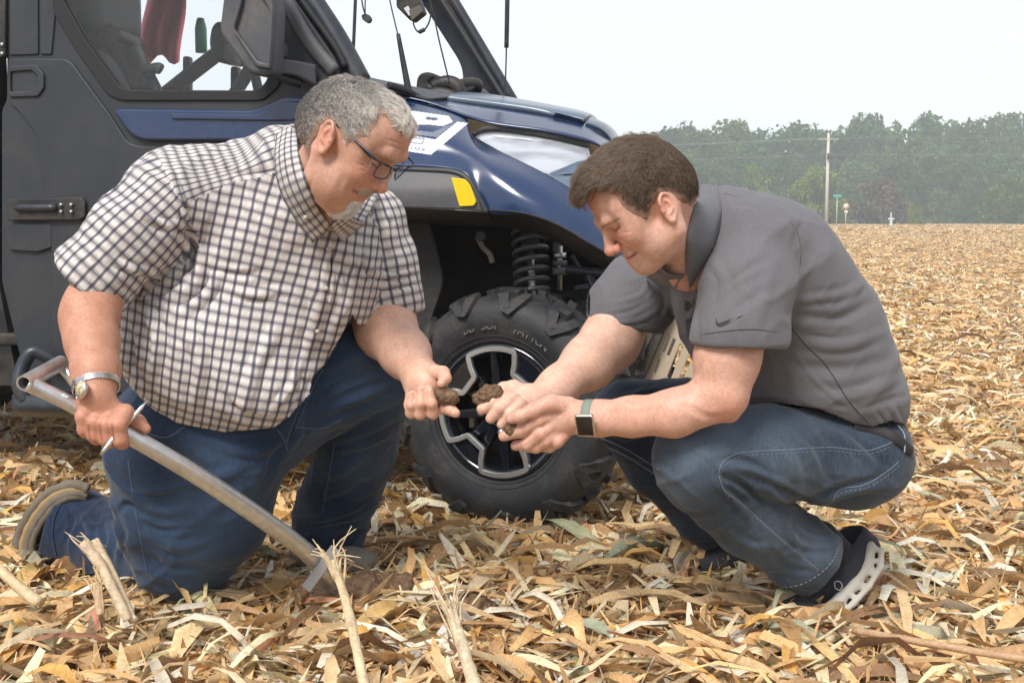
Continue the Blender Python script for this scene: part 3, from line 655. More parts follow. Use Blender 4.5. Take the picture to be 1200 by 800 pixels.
# pillars
vtube('pillar_tube', [(300, -110, .12), (352, -20, .12), (392, 42, .12), (422, 96, .12)], pr(13, 3.75), M_PWD, ns=16)
vtube('pillar_highlight', [(252, -150, .05), (330, -8, .05), (362, 48, .05), (392, 84, .05)], pr(8, 3.8), M_PL2, ns=10, flat=(VO, .5))  # lighter grey strip stands in for the highlight along the pillar
vtube('pillar_seal', [(300, -80, .075), (356, 4, .075), (392, 54, .075), (404, 78, .075)], pr(4, 3.8), M_RUBS)
fp = panel('far_pillar', [(414, -120), (492, 0), (537, 70), (541.5, 82), (545, 128), (604, 130), (529, 6), (450, -120)], 1.40, .05, M_PWD, bevel=.006, r=.02)
vtube('far_pillar_rib', [(440, -120, 1.33), (512, -8, 1.33), (596, 124, 1.33)], .011, M_BOLT if False else M_PLA, fp); vtube('far_pillar_tube', [(456, -120, 1.36), (528, -4, 1.36), (603, 122, 1.36)], pr(6.5, 4.8), M_PWD, fp, ns=12)
vtube('far_pillar_tube', [(446, -120, 1.36), (519, -8, 1.36), (594, 122, 1.36)], .008, M_BOLT, fp, ns=8)
# roof and rear, mostly out of frame
vbox('roof', -1.55, .74, 2.02, .85, .70, .035, M_PLA, .03); vbox('rear_window_frame', -2.25, .74, 1.62, .03, .66, .36, M_BK, .01) if False else None
for o_ in (.08, 1.40): vtube('rear_pillar', [(0, 0, 0), (0, 0, 0)], .01, M_PWD) if False else tube('rear_pillar', [VL(-2.28, o_, .9), VL(-2.2, o_, 1.5), VL(-2.1, o_, 2.0)], .028, M_PWD, car, ns=12)
bed = vbox('cargo_bed', -2.95, .74, .92, .60, .68, .16, M_PLA, .03); vbox('tailgate', -3.57, .74, .95, .02, .66, .15, M_PLA, .01)
vbox('chassis', -1.35, .74, .40, 1.25, .52, .07, M_BKD, .02); vbox('floor_pan', -1.25, .74, .50, .80, .66, .02, M_BK, .01); vbox('far_flank', -1.45, 1.43, .80, .72, .02, .38, M_PLA, .01)  # the chassis is a plain unseen box that blocks light underneath
vbox('firewall', -.55, .74, .80, .02, .62, .32, M_BK, .01); vbox('cab_back', -2.22, .74, .92, .03, .62, .42, M_BK, .01)
# ---- interior seen through the window
M_SEAT = dusty('black_vinyl', (.012, .012, .014), .45, amount=.1); M_WEB = mat('seat_belt_web', (.015, .015, .017), .6)
def seat(o, lab=None):
    S = Sdf(); S.grp(.02); c = VP(112, 8, o); R = np.stack([VT, VO, VZ]); S.box(c, (.10, .16, .12), R, rr=.05, k=.02); Vv, Ff = surf(S, .010, c-.3, c+.3, smooth=2); r_ = link('headrest', mesh_np('headrest', Vv, Ff), M_SEAT, car)
    c2 = VP(118, 150, o); S = Sdf(); S.grp(.03); R2 = np.stack([VT*.97+VZ*.24, VO, VZ*.97-VT*.24]); S.box(c2, (.06, .24, .30), R2, rr=.05, k=.03); S.box(c2+VT*.26-VZ*.30, (.26, .25, .07), R, rr=.05, k=.03); Vv, Ff = surf(S, .014, c2-.8, c2+.8, smooth=2); link('seat', mesh_np('seat', Vv, Ff), M_SEAT, car)
seat(.42); seat(1.05)
def strap(name, pts, w, th, m): P = catmull([VP(*p) for p in pts], 5); return tube(name, P, w, m, car, ns=8, flat=(VO, th))
strap('seat_belt', [(122, 38, .30), (150, 72, .28), (178, 128, .28)], .040, .2, M_WEB); strap('seat_belt', [(140, 42, .26), (160, 50, .25), (163, 56, .25)], .020, .5, M_SEAT); strap('seat_belt', [(158, 56, .24), (166, 80, .24), (162, 104, .24)], .028, .3, M_SEAT); strap('belt_buckle', [(168, 84, .22), (184, 80, .22), (189, 82, .22)], .018, .6, M_SEAT)
strap('seat_belt', [(150, 60, .25), (172, 85, .24), (186, 112, .24)], .022, .3, M_WEB)
vtube('far_rail', [(192, 112, 1.30), (225, 86, 1.30), (256, 62, 1.30)], .034, M_PL2, ns=10, flat=(VO, .4)); vtube('far_rail', [(274, 112, 1.30), (290, 86, 1.30), (310, 55, 1.30)], .030, M_PL2, ns=10, flat=(VO, .4)); vtube('far_rail', [(298, 84, 1.2), (304, 112, 1.2)], .02, M_BK, ns=8)
panel('door_speaker', [(252, 24), (262, 26), (276, 46), (276, 76), (248, 72), (243, 50), (246, 32)], .9, .12, M_BK, bevel=.02, r=.03); panel('dash_end', [(262, 50), (276, 66), (276, 76), (262, 70)], .8, .05, M_PL2, bevel=.01)
M_RED = mat('red_cloth', (.78, .16, .20), .85); M_GRE = mat('green_plastic', (.05, .34, .20), .4); M_FRO = mat('frosted_panel', (.72, .78, .80), .6)
n = 14; V_, F_ = [], []
for i in range(n+1):
    t = i/n
    for j in range(10):
        u = j/9; wdt = 14+10*math.sin(t*2.2); x = 192+(u-.5)*2*wdt+5*math.sin(t*5); y = -55+t*125+(6*math.sin(u*9) if i == n else 0); V_.append(VP(x, y, 1.42+.04*math.sin(u*17+t*3)))
F_ = [(i*10+j, i*10+j+1, (i+1)*10+j+1, (i+1)*10+j) for i in range(n) for j in range(9)]
rc = link('red_jacket', mesh_np('red_jacket', V_, F_), M_RED, None, label='red jacket hanging in the cab beyond the passenger window', category='jacket'); sd = rc.modifiers.new('cloth', 'SOLIDIFY'); sd.thickness = .004
c = VP(236, 62, 1.30); gb = tube('green_bottle', [c, c+VZ*.10, c+VZ*.125, c+VZ*.14], np.array([.024, .024, .018, .014]), M_GRE, None, ns=14, label='green plastic bottle standing on the far sill behind the window', category='bottle')
panel('far_post', [(214, 66), (222, 66), (222, 112), (214, 112)], 1.35, .03, M_FRO if False else M_PL2); panel('far_post', [(270, 78), (279, 78), (279, 112), (270, 112)], 1.35, .03, M_PLA)
# ---- fender, hood, lamp
fen, FV, FF = patch('front_fender', [[(380, 100, .30), (400, 104, .30), (450, 112, .30), (500, 122, .30), (545, 138, .28), (554, 160, .22), (600, 184, .14), (640, 204, .10), (680, 228, .10), (722, 256, .14)],
    [(380, 136, .10), (400, 138, .10), (450, 143, .10), (500, 150, .10), (540, 165, .09), (572, 186, .06), (609, 205, .04), (645, 226, .03), (685, 250, .06), (723, 276, .12)],
    [(380, 170, .03), (400, 172, .052), (450, 174, .05), (500, 177, .05), (545, 188, .036), (580, 212, .0), (611, 228, -.01), (650, 246, .0), (690, 269, .04), (725, 292, .10)],
    [(380, 196, .03), (400, 196, .03), (450, 194, .02), (525, 197, .01), (551, 208, .0), (571, 248, -.01), (612, 251, -.02), (652, 264, -.01), (692, 287, .03), (726, 307, .09)]], M_BLU, thick=.006)
patch('fender_edge', [[(571, 247, -.014), (612, 250, -.024), (652, 263, -.014), (692, 286, .026), (726, 306, .086)], [(571, 252, .03), (612, 257, .02), (652, 272, .03), (692, 296, .07), (726, 316, .12)], [(560, 262, .14), (612, 270, .13), (652, 284, .14), (692, 306, .17), (726, 324, .2)]], M_LINER, thick=.004)
flare, _, _ = patch('fender_flare', [[(390, 199, .01), (455, 198, .0), (526, 201, -.01), (541, 205, -.01), (549, 211, -.012)], [(390, 222, -.02), (455, 222, -.03), (526, 222, -.035), (548, 224, -.035), (557, 228, -.03)], [(390, 243, -.02), (455, 243, -.03), (526, 245, -.035), (556, 247, -.03), (568, 248, -.02)]], M_PL2, thick=.008)
vtube('flare_bead', [(430, 197, .005), (500, 199.5, -.004), (532, 202, -.01), (549, 211, -.015), (560, 230, -.02), (570, 249, -.018)], .009, M_PLA, flare)
panel('side_reflector', [(528.5, 208), (545, 210), (551, 217), (558, 236), (555, 241), (538.5, 242)], -.040, .006, mat('yellow_reflector', (.80, .56, .01), .35), bevel=.001, r=.004)
patch('flare_liner', [[(390, 244, -.02), (470, 245, -.03), (571, 250, -.01)], [(390, 252, .04), (470, 254, .04), (575, 256, .04)], [(390, 262, .20), (470, 263, .20), (590, 266, .20)]], M_LINER, thick=.004)
hood, HV_, HF_ = patch('hood', [[(398, 103, .30), (450, 111, .30), (500, 121, .30), (545, 137, .28), (576, 146, .262), (640, 155, .27), (690, 167, .295), (716, 182, .38)],
    [(398, 97, .42), (450, 106, .43), (500, 116, .44), (540, 123, .44), (600, 132, .44), (650, 141, .44), (690, 151, .46), (716, 168, .53)],
    [(398, 97, .62), (470, 108, .62), (520, 116, .62), (560, 121, .62), (610, 128, .62), (655, 136, .62), (695, 148, .63), (718, 165, .68)],
    [(398, 104, 1.05), (470, 113, 1.05), (520, 121, 1.05), (560, 126, 1.05), (610, 133, 1.05), (655, 141, 1.05), (695, 153, 1.05), (718, 172, 1.05)],
    [(398, 140, 1.40), (470, 150, 1.40), (520, 158, 1.40), (560, 160, 1.40), (610, 170, 1.40), (655, 180, 1.40), (695, 192, 1.40), (718, 210, 1.38)]], M_BLU, thick=.006)
patch('hood_centre_panel', [[(524, 120, .455), (560, 124.5, .455), (620, 133, .455), (670, 143, .46), (682, 146, .465)], [(530, 117, .50), (562, 120, .50), (620, 129, .50), (672, 138, .50), (686, 142, .50)], [(545, 115, .72), (580, 118, .72), (625, 126, .72), (672, 135, .72), (690, 140, .72)], [(560, 119, 1.0), (600, 125, 1.0), (640, 132, 1.0), (680, 141, 1.0), (698, 146, 1.0)]], M_BL3, thick=.02)
patch('hood_nose', [[(686, 146, .465), (700, 152, .48), (712, 163, .52), (722, 182, .55)], [(690, 141.5, .55), (706, 148, .56), (717, 160, .60), (726, 182, .62)], [(694, 141.5, .75), (712, 150, .76), (722, 162, .78), (730, 184, .80)]], M_BL3, thick=.01)
vtube('hood_gap', [(524, 120.8, .45), (560, 125.3, .45), (620, 134, .45), (670, 144, .455), (692, 152, .46), (704, 161, .47)], .005, M_LINE)
patch('side_hood_panel', [[(500, 122.5, .385), (560, 131, .375), (620, 140, .37), (680, 152, .37)], [(540, 133, .315), (570, 139, .31), (630, 148, .31), (682, 160, .32)]], M_BL3, thick=.012)
M_LAMP = mat('headlamp_reflector', (.82, .83, .86), .16, .55); N = NT(M_LAMP); co = N.coord('Object'); a = N.noise(1., 3, .5, N.scale(co, (5, 5, 26))); N.color(N.mix(N.ramp(a, [(.42, 0.), (.62, 1.)]), (.90, .91, .93), (.55, .57, .60))); N.normal(N.bump(N.noise(14, 2, .5, co), .3, .01))
lamp = new_empty('headlight', tuple(VP(620, 178, .2))); lamp.parent = car; lamp.matrix_parent_inverse = wm(car).inverted()
patch('reflector', [[(557, 158, .250), (578, 153, .280), (640, 160, .290), (688, 171, .315)], [(556, 162, .245), (590, 168, .235), (640, 180, .215), (690, 186, .25)], [(558, 167, .225), (600, 187, .165), (640, 204, .130), (690, 200, .2)]], M_LAMP, thick=.004, parent=lamp)
patch('lens', [[(554, 157, .234), (576, 150, .262), (640, 157.5, .272), (689, 169, .297)], [(553, 161, .228), (590, 167, .210), (640, 178, .19), (692, 184, .22)], [(556, 166, .212), (600, 186, .142), (640, 204.5, .105), (692, 202, .17)]], mat('clear_lens', (.97, .98, 1), .05, spec=.6, Transmission_Weight=1.0, IOR=1.08), thick=.003, parent=lamp)
patch('lamp_brow', [[(553, 155, .238), (575, 147.5, .266), (640, 155, .276), (692, 167, .300)], [(556, 159, .236), (577, 152.5, .264), (640, 161.5, .274), (692, 175, .298)]], M_BK, thick=.012, parent=lamp)
patch('lamp_surround', [[(640, 205, .102), (676, 190, .20), (694, 186, .24)], [(660, 217, .095), (690, 205, .17), (712, 204, .23)], [(682, 229, .10), (706, 228, .15), (722, 232, .18)]], M_BL3, thick=.006)
vtube('lamp_gap', [(552, 160, .23), (600, 186.5, .138), (640, 206, .100), (655, 215, .097)], .004, M_LINE)
# printed decal
def grid_decal(name, bvh, poly, m, parent, step=1.0, lift=.0012, holes=()):
    poly = [np.array(p, float) for p in poly]; P = np.array(poly); x0, y0 = P.min(0); x1, y1 = P.max(0)
    xs_ = np.arange(x0, x1+step, step); ys_ = np.arange(y0, y1+step, step); idx = {}; V = []; F = []
    cx_, cy_ = np.meshgrid(xs_[:-1]+step/2, ys_[:-1]+step/2, indexing='ij'); Q = np.stack([cx_, cy_], -1); ins = poly_sd(Q, P) < 0
    for h_ in holes: ins &= poly_sd(Q, np.array(h_, float)) > 0
    def vid(i, j):
        if (i, j) not in idx:
            p = on_surface(bvh, xs_[i], ys_[j], lift); idx[i, j] = -1 if p is None else len(V)
            if p is not None: V.append(p)
        return idx[i, j]
    for i, j in zip(*np.nonzero(ins)):
        q = [vid(i, j), vid(i, j+1), vid(i+1, j+1), vid(i+1, j)]
        if min(q) >= 0: F.append(q)
    return link(name, mesh_np(name, V, np.array(F)), m, parent)
FB = bvh_of(np.vstack([FV, HV_]), np.vstack([FF, HF_+len(FV)])); M_DW = mat('silver_white_decal', (.62, .65, .70), .4); M_DG = mat('grey_decal', (.16, .19, .24), .4)
grid_decal('decal', FB, [(462, 128), (484, 130), (526, 136), (531, 143), (519, 148), (500, 146), (486, 146), (480, 152), (462, 150)], M_DW, fen, .7, holes=[[(500, 137), (514, 138.5), (511, 141.5), (498, 140)]])
grid_decal('decal', FB, [(531, 145.5), (512, 161), (488, 158), (487, 152.5), (507, 155), (521, 149)], M_DG, fen, .7)
grid_decal('decal', FB, [(462, 153), (480, 155), (488, 160), (510, 163.5), (536, 142.6), (549, 144.4), (505, 181.5), (462, 175)], M_DW, fen, .7)
grid_decal('decal', FB, [(482, 160), (498.5, 162), (495, 169.5), (478, 167.5)], M_DG, fen, .5, lift=.002, holes=[[(484, 162), (496, 163.5), (493.6, 167.8), (482, 166)]])
# small printed word CREW
W5 = {'C': ['111', '100', '100', '100', '111'], 'R': ['110', '101', '110', '101', '101'], 'E': ['111', '100', '110', '100', '111'], 'W': ['101', '101', '111', '111', '101']}
Vv, Ff = [], []
for k_, ch in enumerate('CREW'):
    for i, row in enumerate(W5[ch]):
        for j, b_ in enumerate(row):
            if b_ == '1':
                x, y = 482+k_*4.2+j*1.1-i*.15, 171.6+i*.72+k_*.55+j*.12; q = [on_surface(FB, x+a_, y+c_, .0024) for a_, c_ in ((0, 0), (0, .66), (1.05, .66), (1.05, 0))]
                if all(v is not None for v in q): Ff.append([len(Vv)+z for z in range(4)]); Vv += q
if Vv: link('decal_lettering', mesh_np('decal_lettering', Vv, np.array(Ff)), M_DG, fen)
# cowl, wheel, antennas, gadgets
patch('cowl', [[(392, 84, .16), (430, 98, .2), (470, 110, .28), (500, 119, .34)], [(400, 86, .6), (450, 98, .6), (520, 112, .6), (545, 117, .6)], [(420, 92, 1.3), (480, 106, 1.3), (550, 119, 1.3), (606, 126, 1.3)]], M_PL2, thick=.01)
vtube('cowl_edge', [(455, 100, .25), (478, 108, .3), (500, 121, .36)], .012, M_RUBS)
sw = new_empty('steering_wheel', tuple(VP(522, 112, .95))); sw.parent = car; sw.matrix_parent_inverse = wm(car).inverted(); cc = VP(521, 120, .95); a1 = VO; a2 = (VT*.72+VZ*.40)*1.
t_ = np.linspace(0, 2*math.pi, 33); tube('rim', [cc+a1*.17*math.cos(t)+a2*.17*math.sin(t) for t in t_], .016, M_BK, sw, ns=10)
for q in (0, 2.1, 4.2): tube('spoke', [cc, cc+a1*.17*math.cos(q)+a2*.17*math.sin(q)], .012, M_BK, sw)
dsh = panel('dash_pod', [(488, 92), (492, 86), (500, 84), (508, 86), (509, 91), (500, 97), (512, 103), (512, 113), (486, 113)], .85, .12, M_BK, bevel=.01, r=.012)
vtube('grab_handle', [(508, 102, .8), (524, 97, .8), (536, 102, .8), (538, 114, .8)], .026, M_BK, ns=12); vtube('grab_handle', [(498, 112, .78), (514, 109, .78), (530, 113, .78), (536, 118, .78)], .022, M_BK, ns=12)
panel('far_mirror', [(553, 98), (557, 97), (572, 109), (571, 114), (562, 113)], 1.1, .03, M_PL2, bevel=.006, r=.01); vtube('far_cable', [(570, 112, 1.15), (580, 118, 1.15), (594, 122, 1.2)], .005, M_BK)
vtube('whip_antenna', [(482.5, 121, .36), (478, 102, .36), (466.5, 40, .36)], np.linspace(.016, .0065, 13), M_BK); vtube('antenna_whip', [(466.5, 42, .36), (458, 6, .36), (444, -60, .36)], .0022, M_BK)
vtube('far_antenna', [(595, -70, .9), (594.5, 0, .9), (593.5, 56, .9)], .0085, M_BK); vtube('far_antenna_rod', [(593.5, 54, .9), (592.5, 90, .9), (591, 124, .9)], .0028, M_BK)
vtube('wiper_rod', [(418, -60, .4), (416.5, 0, .4), (414, 60, .4)], .0055, M_PWD)
vtube('cable', [(489, -40, .7), (506, 10, .7), (514, 45, .7), (522, 78, .7), (527, 98, .7)], .0028, M_BK); vtube('cable', [(503, -30, .7), (505, 14, .7), (500, 32, .7), (491, 38, .7), (485, 30, .7), (485, 20, .7)], .0028, M_BK); vtube('cable_bead', [(491, 38, .7), (497.5, 35, .7)], .007, M_BK)
g_ = panel('gps_unit', [(464, -14), (482, -22), (495, 14), (481, 25), (464, 8)], .7, .06, M_BK, bevel=.006, r=.008); panel('gps_label', [(473, 10), (478, 7), (483, 16), (479, 19)], .69, .004, M_DW, parent=g_, bevel=.001, r=.001); panel('gps_cover', [(479, 12), (492, 6), (495, 14), (482, 25)], .688, .01, mat('bronze_plastic', (.12, .10, .085), .5), parent=g_, bevel=.002, r=.003)
vtube('cable', [(422, -40, .6), (424, 0, .6), (428, 18, .6)], .0025, M_BK); vtube('cable', [(430, -40, .6), (428, 0, .6), (428, 18, .6)], .0022, M_BK); panel('plug', [(423, 17), (431, 16), (435, 23), (431, 28), (424, 23)], .6, .02, M_PL2, bevel=.003)
# ---- wheel arch interior and suspension
patch('wheel_liner', [[(395, 250, .16), (500, 252, .25), (600, 262, .32), (730, 300, .4)], [(400, 330, .42), (500, 330, .5), (620, 330, .62), (760, 340, .62)], [(430, 470, .42), (500, 470, .5), (620, 470, .62), (760, 450, .62)]], M_LINER, thick=.004)
panel('inner_panel', [(396, 240), (500, 250), (520, 330), (470, 480), (396, 480)], .16, .02, M_LINER, r=.03)
sus = new_empty('front_suspension', tuple(VP(625, 330, .28))); sus.parent = car; sus.matrix_parent_inverse = wm(car).inverted(); M_SPR = dusty('grey_spring_steel', (.10, .11, .125), .4, amount=.3, metal=.3)
p0, p1 = VP(620, 262, .30), VP(624, 346, .24); axv = (p1-p0)/np.linalg.norm(p1-p0); s1 = np.cross(axv, VO); s1 /= np.linalg.norm(s1); s2 = np.cross(axv, s1); tt_ = np.linspace(0, 1, 190)
tube('coil_spring', [p0+(p1-p0)*t+(s1*math.cos(t*44)+s2*math.sin(t*44))*.050 for t in tt_], .0078, M_SPR, sus, ns=8); tube('damper_body', [p0-axv*.03, p0+axv*.09], .028, M_BK, sus, ns=14); tube('damper_rod', [p0, p1+axv*.1], .012, M_BOLT, sus, ns=10); tube('spring_seat', [p0-axv*.004, p0+axv*.008], .056, M_BK, sus, ns=20)
for q, r_, m_ in (([(656, 296, .26), (656, 302, .26)], .020, M_BOLT), ([(656, 305, .26), (656, 311, .26)], .022, M_SPR), ([(656, 288, .26), (656, 340, .26)], .0085, M_BOLT), ([(656, 313, .26), (656, 322, .26)], .024, M_SPR)): vtube('link_bushing', q, r_, m_, sus, n=2, ns=14)
vtube('tie_rod', [(660, 315, .26), (695, 319, .24), (722, 320, .2)], .0125, M_PWD, sus, ns=12); vtube('tie_rod_end', [(690, 322, .24), (700, 345, .22), (708, 362, .2)], .013, M_PWD, sus); vtube('control_arm', [(640, 352, .4), (690, 345, .3), (740, 352, .2)], .018, M_BKD, sus); vtube('brake_hose', [(670, 300, .35), (690, 330, .3), (705, 330, .25), (716, 345, .25)], .009, M_BK, sus)
vtube('silver_clamp', [(700, 352, .22), (706, 347, .21), (712, 349, .21)], .008, M_BOLT, sus); vtube('silver_clamp', [(699, 356, .21), (703, 351, .21)], .010, M_BOLT, sus); panel('shock_bracket', [(648, 280), (655, 278), (656, 296), (647, 296)], .33, .02, M_SPR, parent=sus); panel('steel_upright', [(672, 335), (690, 332), (692, 372), (674, 374)], .40, .03, M_SPR, parent=sus); panel('frame_rail', [(700, 305), (712, 300), (732, 372), (714, 380)], .45, .04, M_BKD, parent=sus)
vtube('brake_line_clip', [(560, 278, .30), (566, 290, .28), (574, 298, .27), (577, 308, .27)], .009, mat('tan_hose', (.30, .27, .22), .6), sus); panel('line_bracket', [(556, 272), (566, 270), (570, 280), (560, 284)], .28, .02, M_PL2, parent=sus)
vtube('bumper_tube', [(708, 292, .12), (728, 302, .06), (744, 318, .05), (752, 360, .05), (748, 420, .08)], .018, M_PWD, ns=12); vtube('bumper_tube', [(690, 300, .2), (712, 308, .16), (732, 318, .12)], .014, M_PWD)
M_SKID = dusty('cream_steel', (.50, .42, .31), .5, amount=.4); sk_ = panel('skid_plate', [(786, 366), (808, 392), (824, 416), (812, 452), (752, 452), (764, 424)], .14, .012, M_SKID, bevel=.002, r=.006, holes=[[(783, 392), (786, 394), (778, 414), (775, 412)], [(789, 396), (792, 398), (784, 418), (781, 416)], [(770, 420), (774, 421), (768, 438), (765, 436)], [(797, 402), (801, 405), (786, 444), (781, 443)], [(808, 414), (812, 417), (800, 446), (795, 445)]])
panel('skid_edge', [(756, 440), (790, 360), (781, 358), (742, 440)], .10, .04, M_BKD, r=.006); vbox('grille_core', .30, .78, .66, .06, .42, .20, M_BK, .03); vbox('lower_bumper', .34, .78, .42, .05, .40, .05, M_BK, .02)
# ---- wheels
M_TYRE = mat('tyre_rubber', (.022, .023, .026), .62, spec=.4); N = NT(M_TYRE); co = N.coord('Object'); a = N.noise(9, 6, .7, co); b = N.noise(90, 4, .6, co)
N.color(N.mix(N.math('MULTIPLY', N.ramp(a, [(.45, 0.), (.72, .75)]), N.ramp(b, [(.3, .2), (.65, 1.)])), (.020, .022, .027), (.105, .092, .078))); N.normal(N.bump(b, .45, .0022)); N.rough(N.ramp(a, [(.35, .5), (.7, .85)]))
M_RIMB = mat('gloss_black_alloy', (.006, .008, .014), .16, spec=.6, Coat_Weight=.6); M_RIMS = mat('machined_alloy', (.74, .74, .73), .30, .85); NT(M_RIMS)
prof = np.array([(.104, .196), (.116, .215), (.127, .245), (.130, .272), (.122, .300), (.104, .322), (.070, .334), (0, .339)])
prof = catmull(prof, 4); PFULL = np.vstack([prof, (prof*[-1, 1])[::-1][1:]])
arcq = np.concatenate([[0], np.cumsum(np.linalg.norm(np.diff(prof, axis=0), axis=1))])
def tsurf(th, q, h=0.):
    u = np.interp(q, arcq, prof[:, 0]); r = np.interp(q, arcq, prof[:, 1]); du = np.interp(q+.004, arcq, prof[:, 0])-np.interp(q-.004, arcq, prof[:, 0]); dr = np.interp(q+.004, arcq, prof[:, 1])-np.interp(q-.004, arcq, prof[:, 1])
    l = math.hypot(du, dr)+1e-9; nu, nr = dr/l, -du/l
    if nr < 0 and u < .05: nu, nr = -nu, -nr
    return (u+nu*h, (r+nr*h), th)
def lug_mesh(side, q0, path, w, h):
    """a tread block along path [(dtheta, q)] on the tyre surface"""
    V = []; F = []; P = np.array(path); n = len(P)
    for i in range(n):
        d = P[min(i+1, n-1)]-P[max(i-1, 0)]; d = np.array([d[0]*.30, d[1]]); d /= np.linalg.norm(d); nn = np.array([-d[1]/.30, d[0]])
        if 0 < i < n-1: nn = nn*1.25
        for s_, hh in ((-1, -.004), (-.82, h), (.82, h), (1, -.004)):
            q = P[i]+nn*w/2*s_; u, r, th = tsurf(q[0], q[1], hh); V.append((u*side, r*math.cos(th), r*math.sin(th)))
    for i in range(n-1):
        for j in range(3): F.append((i*4+j, i*4+j+1, (i+1)*4+j+1, (i+1)*4+j))
    F += [(0, 1, 2, 3), tuple((n-1)*4+j for j in (3, 2, 1, 0))]
    return V, F
def xf(V, C, R): return np.asarray(V)@R+C       # local (axial, y, z) -> world, R rows are the local axes
QE = arcq[-1]
def make_wheel(C, yaw, detail=True):
    ax = np.array([-math.sin(yaw), -math.cos(yaw), 0]); f = np.array([math.cos(yaw), -math.sin(yaw), 0]); R = np.stack([ax, f, VZ]); C = np.asarray(C)
    w = new_empty('wheel', tuple(C)); w.parent = car; w.matrix_parent_inverse = wm(car).inverted()
    n = 96; V = []; m_ = len(PFULL)
    for i in range(n):
        t = i*2*math.pi/n; V += [(p[0], p[1]*math.cos(t), p[1]*math.sin(t)) for p in PFULL]
    F = [(i*m_+j, i*m_+j+1, ((i+1) % n)*m_+j+1, ((i+1) % n)*m_+j) for i in range(n) for j in range(m_-1)]
    link('tyre', mesh_np('tyre', xf(V, C, R), np.array(F)), M_TYRE, w)
    rot = lambda V, a: np.stack([np.array(V)[:, 0], np.array(V)[:, 1]*math.cos(a)-np.array(V)[:, 2]*math.sin(a), np.array(V)[:, 1]*math.sin(a)+np.array(V)[:, 2]*math.cos(a)], 1)
    kinds = [(1, [(.13, QE*.93), (.115, QE*.80), (.085, QE*.62), (.0, QE*.44), (-.012, QE*.42), (-.10, QE*.58), (-.11, QE*.72)],   .026, .017, 0.), (1, [(.02, QE*.66), (.05, QE*.80), (.045, QE*.92)], .034, .018, 0.), (-1, [(.13, QE*.93), (.115, QE*.80), (.085, QE*.62), (.0, QE*.44), (-.012, QE*.42), (-.10, QE*.58), (-.11, QE*.72)], .026, .017, .24), (1, [(-.06, QE*.99), (.0, QE*.90), (.04, QE*.985)], .030, .018, .20)]
    for side, path, wd, h_, a0 in kinds:
        base = lug_mesh(side, 0, path, wd, h_); me0 = None
        for i in range(13):
            a = a0+i*2*math.pi/13; me = mesh_np('tread_lug', xf(rot(base[0], a), C, R), base[1]); o = link('tread_lug', me, M_TYRE, w, smooth=False)
    if detail:     # raised ridge lines and moulded lettering
        for rr_, uu in ((.222, .1195), (.208, .113)):
            tube('sidewall_ridge', xf([(uu, rr_*math.cos(t), rr_*math.sin(t)) for t in np.linspace(0, 2*math.pi, 97)], C, R), .0016, M_TYRE, w, ns=5)
        for k_, chv in enumerate('BB SOF  TATION'):
            if chv == ' ': continue
            t = math.radians(112-k_*4.6); cu = bpy.data.curves.new('letter', 'FONT'); cu.body = chv; cu.size = .034; cu.align_x = 'CENTER'; cu.extrude = .0014; cu.resolution_u = 2
            ob = bpy.data.objects.new('letter', cu); me = bpy.data.meshes.new_from_object(ob); bpy.data.objects.remove(ob); r0 = .2405
            er = np.array([0, math.cos(t), math.sin(t)]); er = np.array([-.32, er[1]*.95, er[2]*.95]); et = np.array([0, math.sin(t), -math.cos(t)]); en = np.cross(et, er)
            if en[0] < 0: en = -en
            co_ = np.array([v.co[:] for v in me.vertices]); L3 = np.array([.1300, r0*math.cos(t), r0*math.sin(t)])+co_[:, :1]*et+co_[:, 1:2]*er+co_[:, 2:3]*en
            me.vertices.foreach_set('co', xf(L3, C, R).astype(np.float32).ravel()); link('sidewall_letter', me, M_TYRE2, w, smooth=False)
    # rim
    def lathe(name, pr_, m, n=64, **k):
        V = []; q = len(pr_)
        for i in range(n): t = i*2*math.pi/n; V += [(p[0], p[1]*math.cos(t), p[1]*math.sin(t)) for p in pr_]
        return link(name, mesh_np(name, xf(V, C, R), np.array([(i*q+j, i*q+j+1, ((i+1) % n)*q+j+1, ((i+1) % n)*q+j) for i in range(n) for j in range(q-1)])), m, w, **k)
    lathe('rim_barrel', [(-.10, .20), (-.10, .185), (.0, .170), (.06, .166), (.095, .168), (.112, .186), (.112, .197), (.104, .199)], M_RIMB)
    if not detail: lathe('rim_dish', [(.03, .0), (.05, .05), (.04, .10), (.06, .17)], M_RIMB); return w
    lathe('brake_disc', [(-.02, .02), (-.02, .115), (-.03, .115)], M_SPR); lathe('rim_back', [(-.06, .02), (-.06, .185)], M_BKD)
    # 2-D pieces on the wheel face
    RM = Matrix(((f[0], 0, ax[0], C[0]), (f[1], 0, ax[1], C[1]), (0, 1, 0, C[2]), (0, 0, 0, 1)))
    def flat(name, sp, u, th, m, bv=.002, **k): return sharp(link(name, curve_mesh(name, sp, extrude=th/2-bv, bevel=bv, res=2, M=RM @ Matrix.Translation((0, 0, u-th/2))), m, w, smooth=False, **k), 30)
    pol = lambda r, a: (r*math.cos(math.radians(a)), r*math.sin(math.radians(a)))
    cen = []; cs_ = (52, 142, 232, 322)
    for i, c0 in enumerate(cs_):
        cen += [pol(.184, c0-21), pol(.150, c0-17), pol(.122, c0-15), pol(.122, c0+15), pol(.150, c0+17), pol(.184, c0+21)]
        nx = cs_[(i+1) % 4]+(360 if i == 3 else 0); cen += [pol(.184, a) for a in np.linspace(c0+21, nx-21, 9)[1:-1]]
    cen = np.array(round_poly(cen, .006, 3)); tn = np.roll(cen, -1, 0)-np.roll(cen, 1, 0); tn /= np.linalg.norm(tn, axis=1)[:, None]+1e-9; nn = np.stack([tn[:, 1], -tn[:, 0]], 1)
    Vm = []; nc = len(cen)
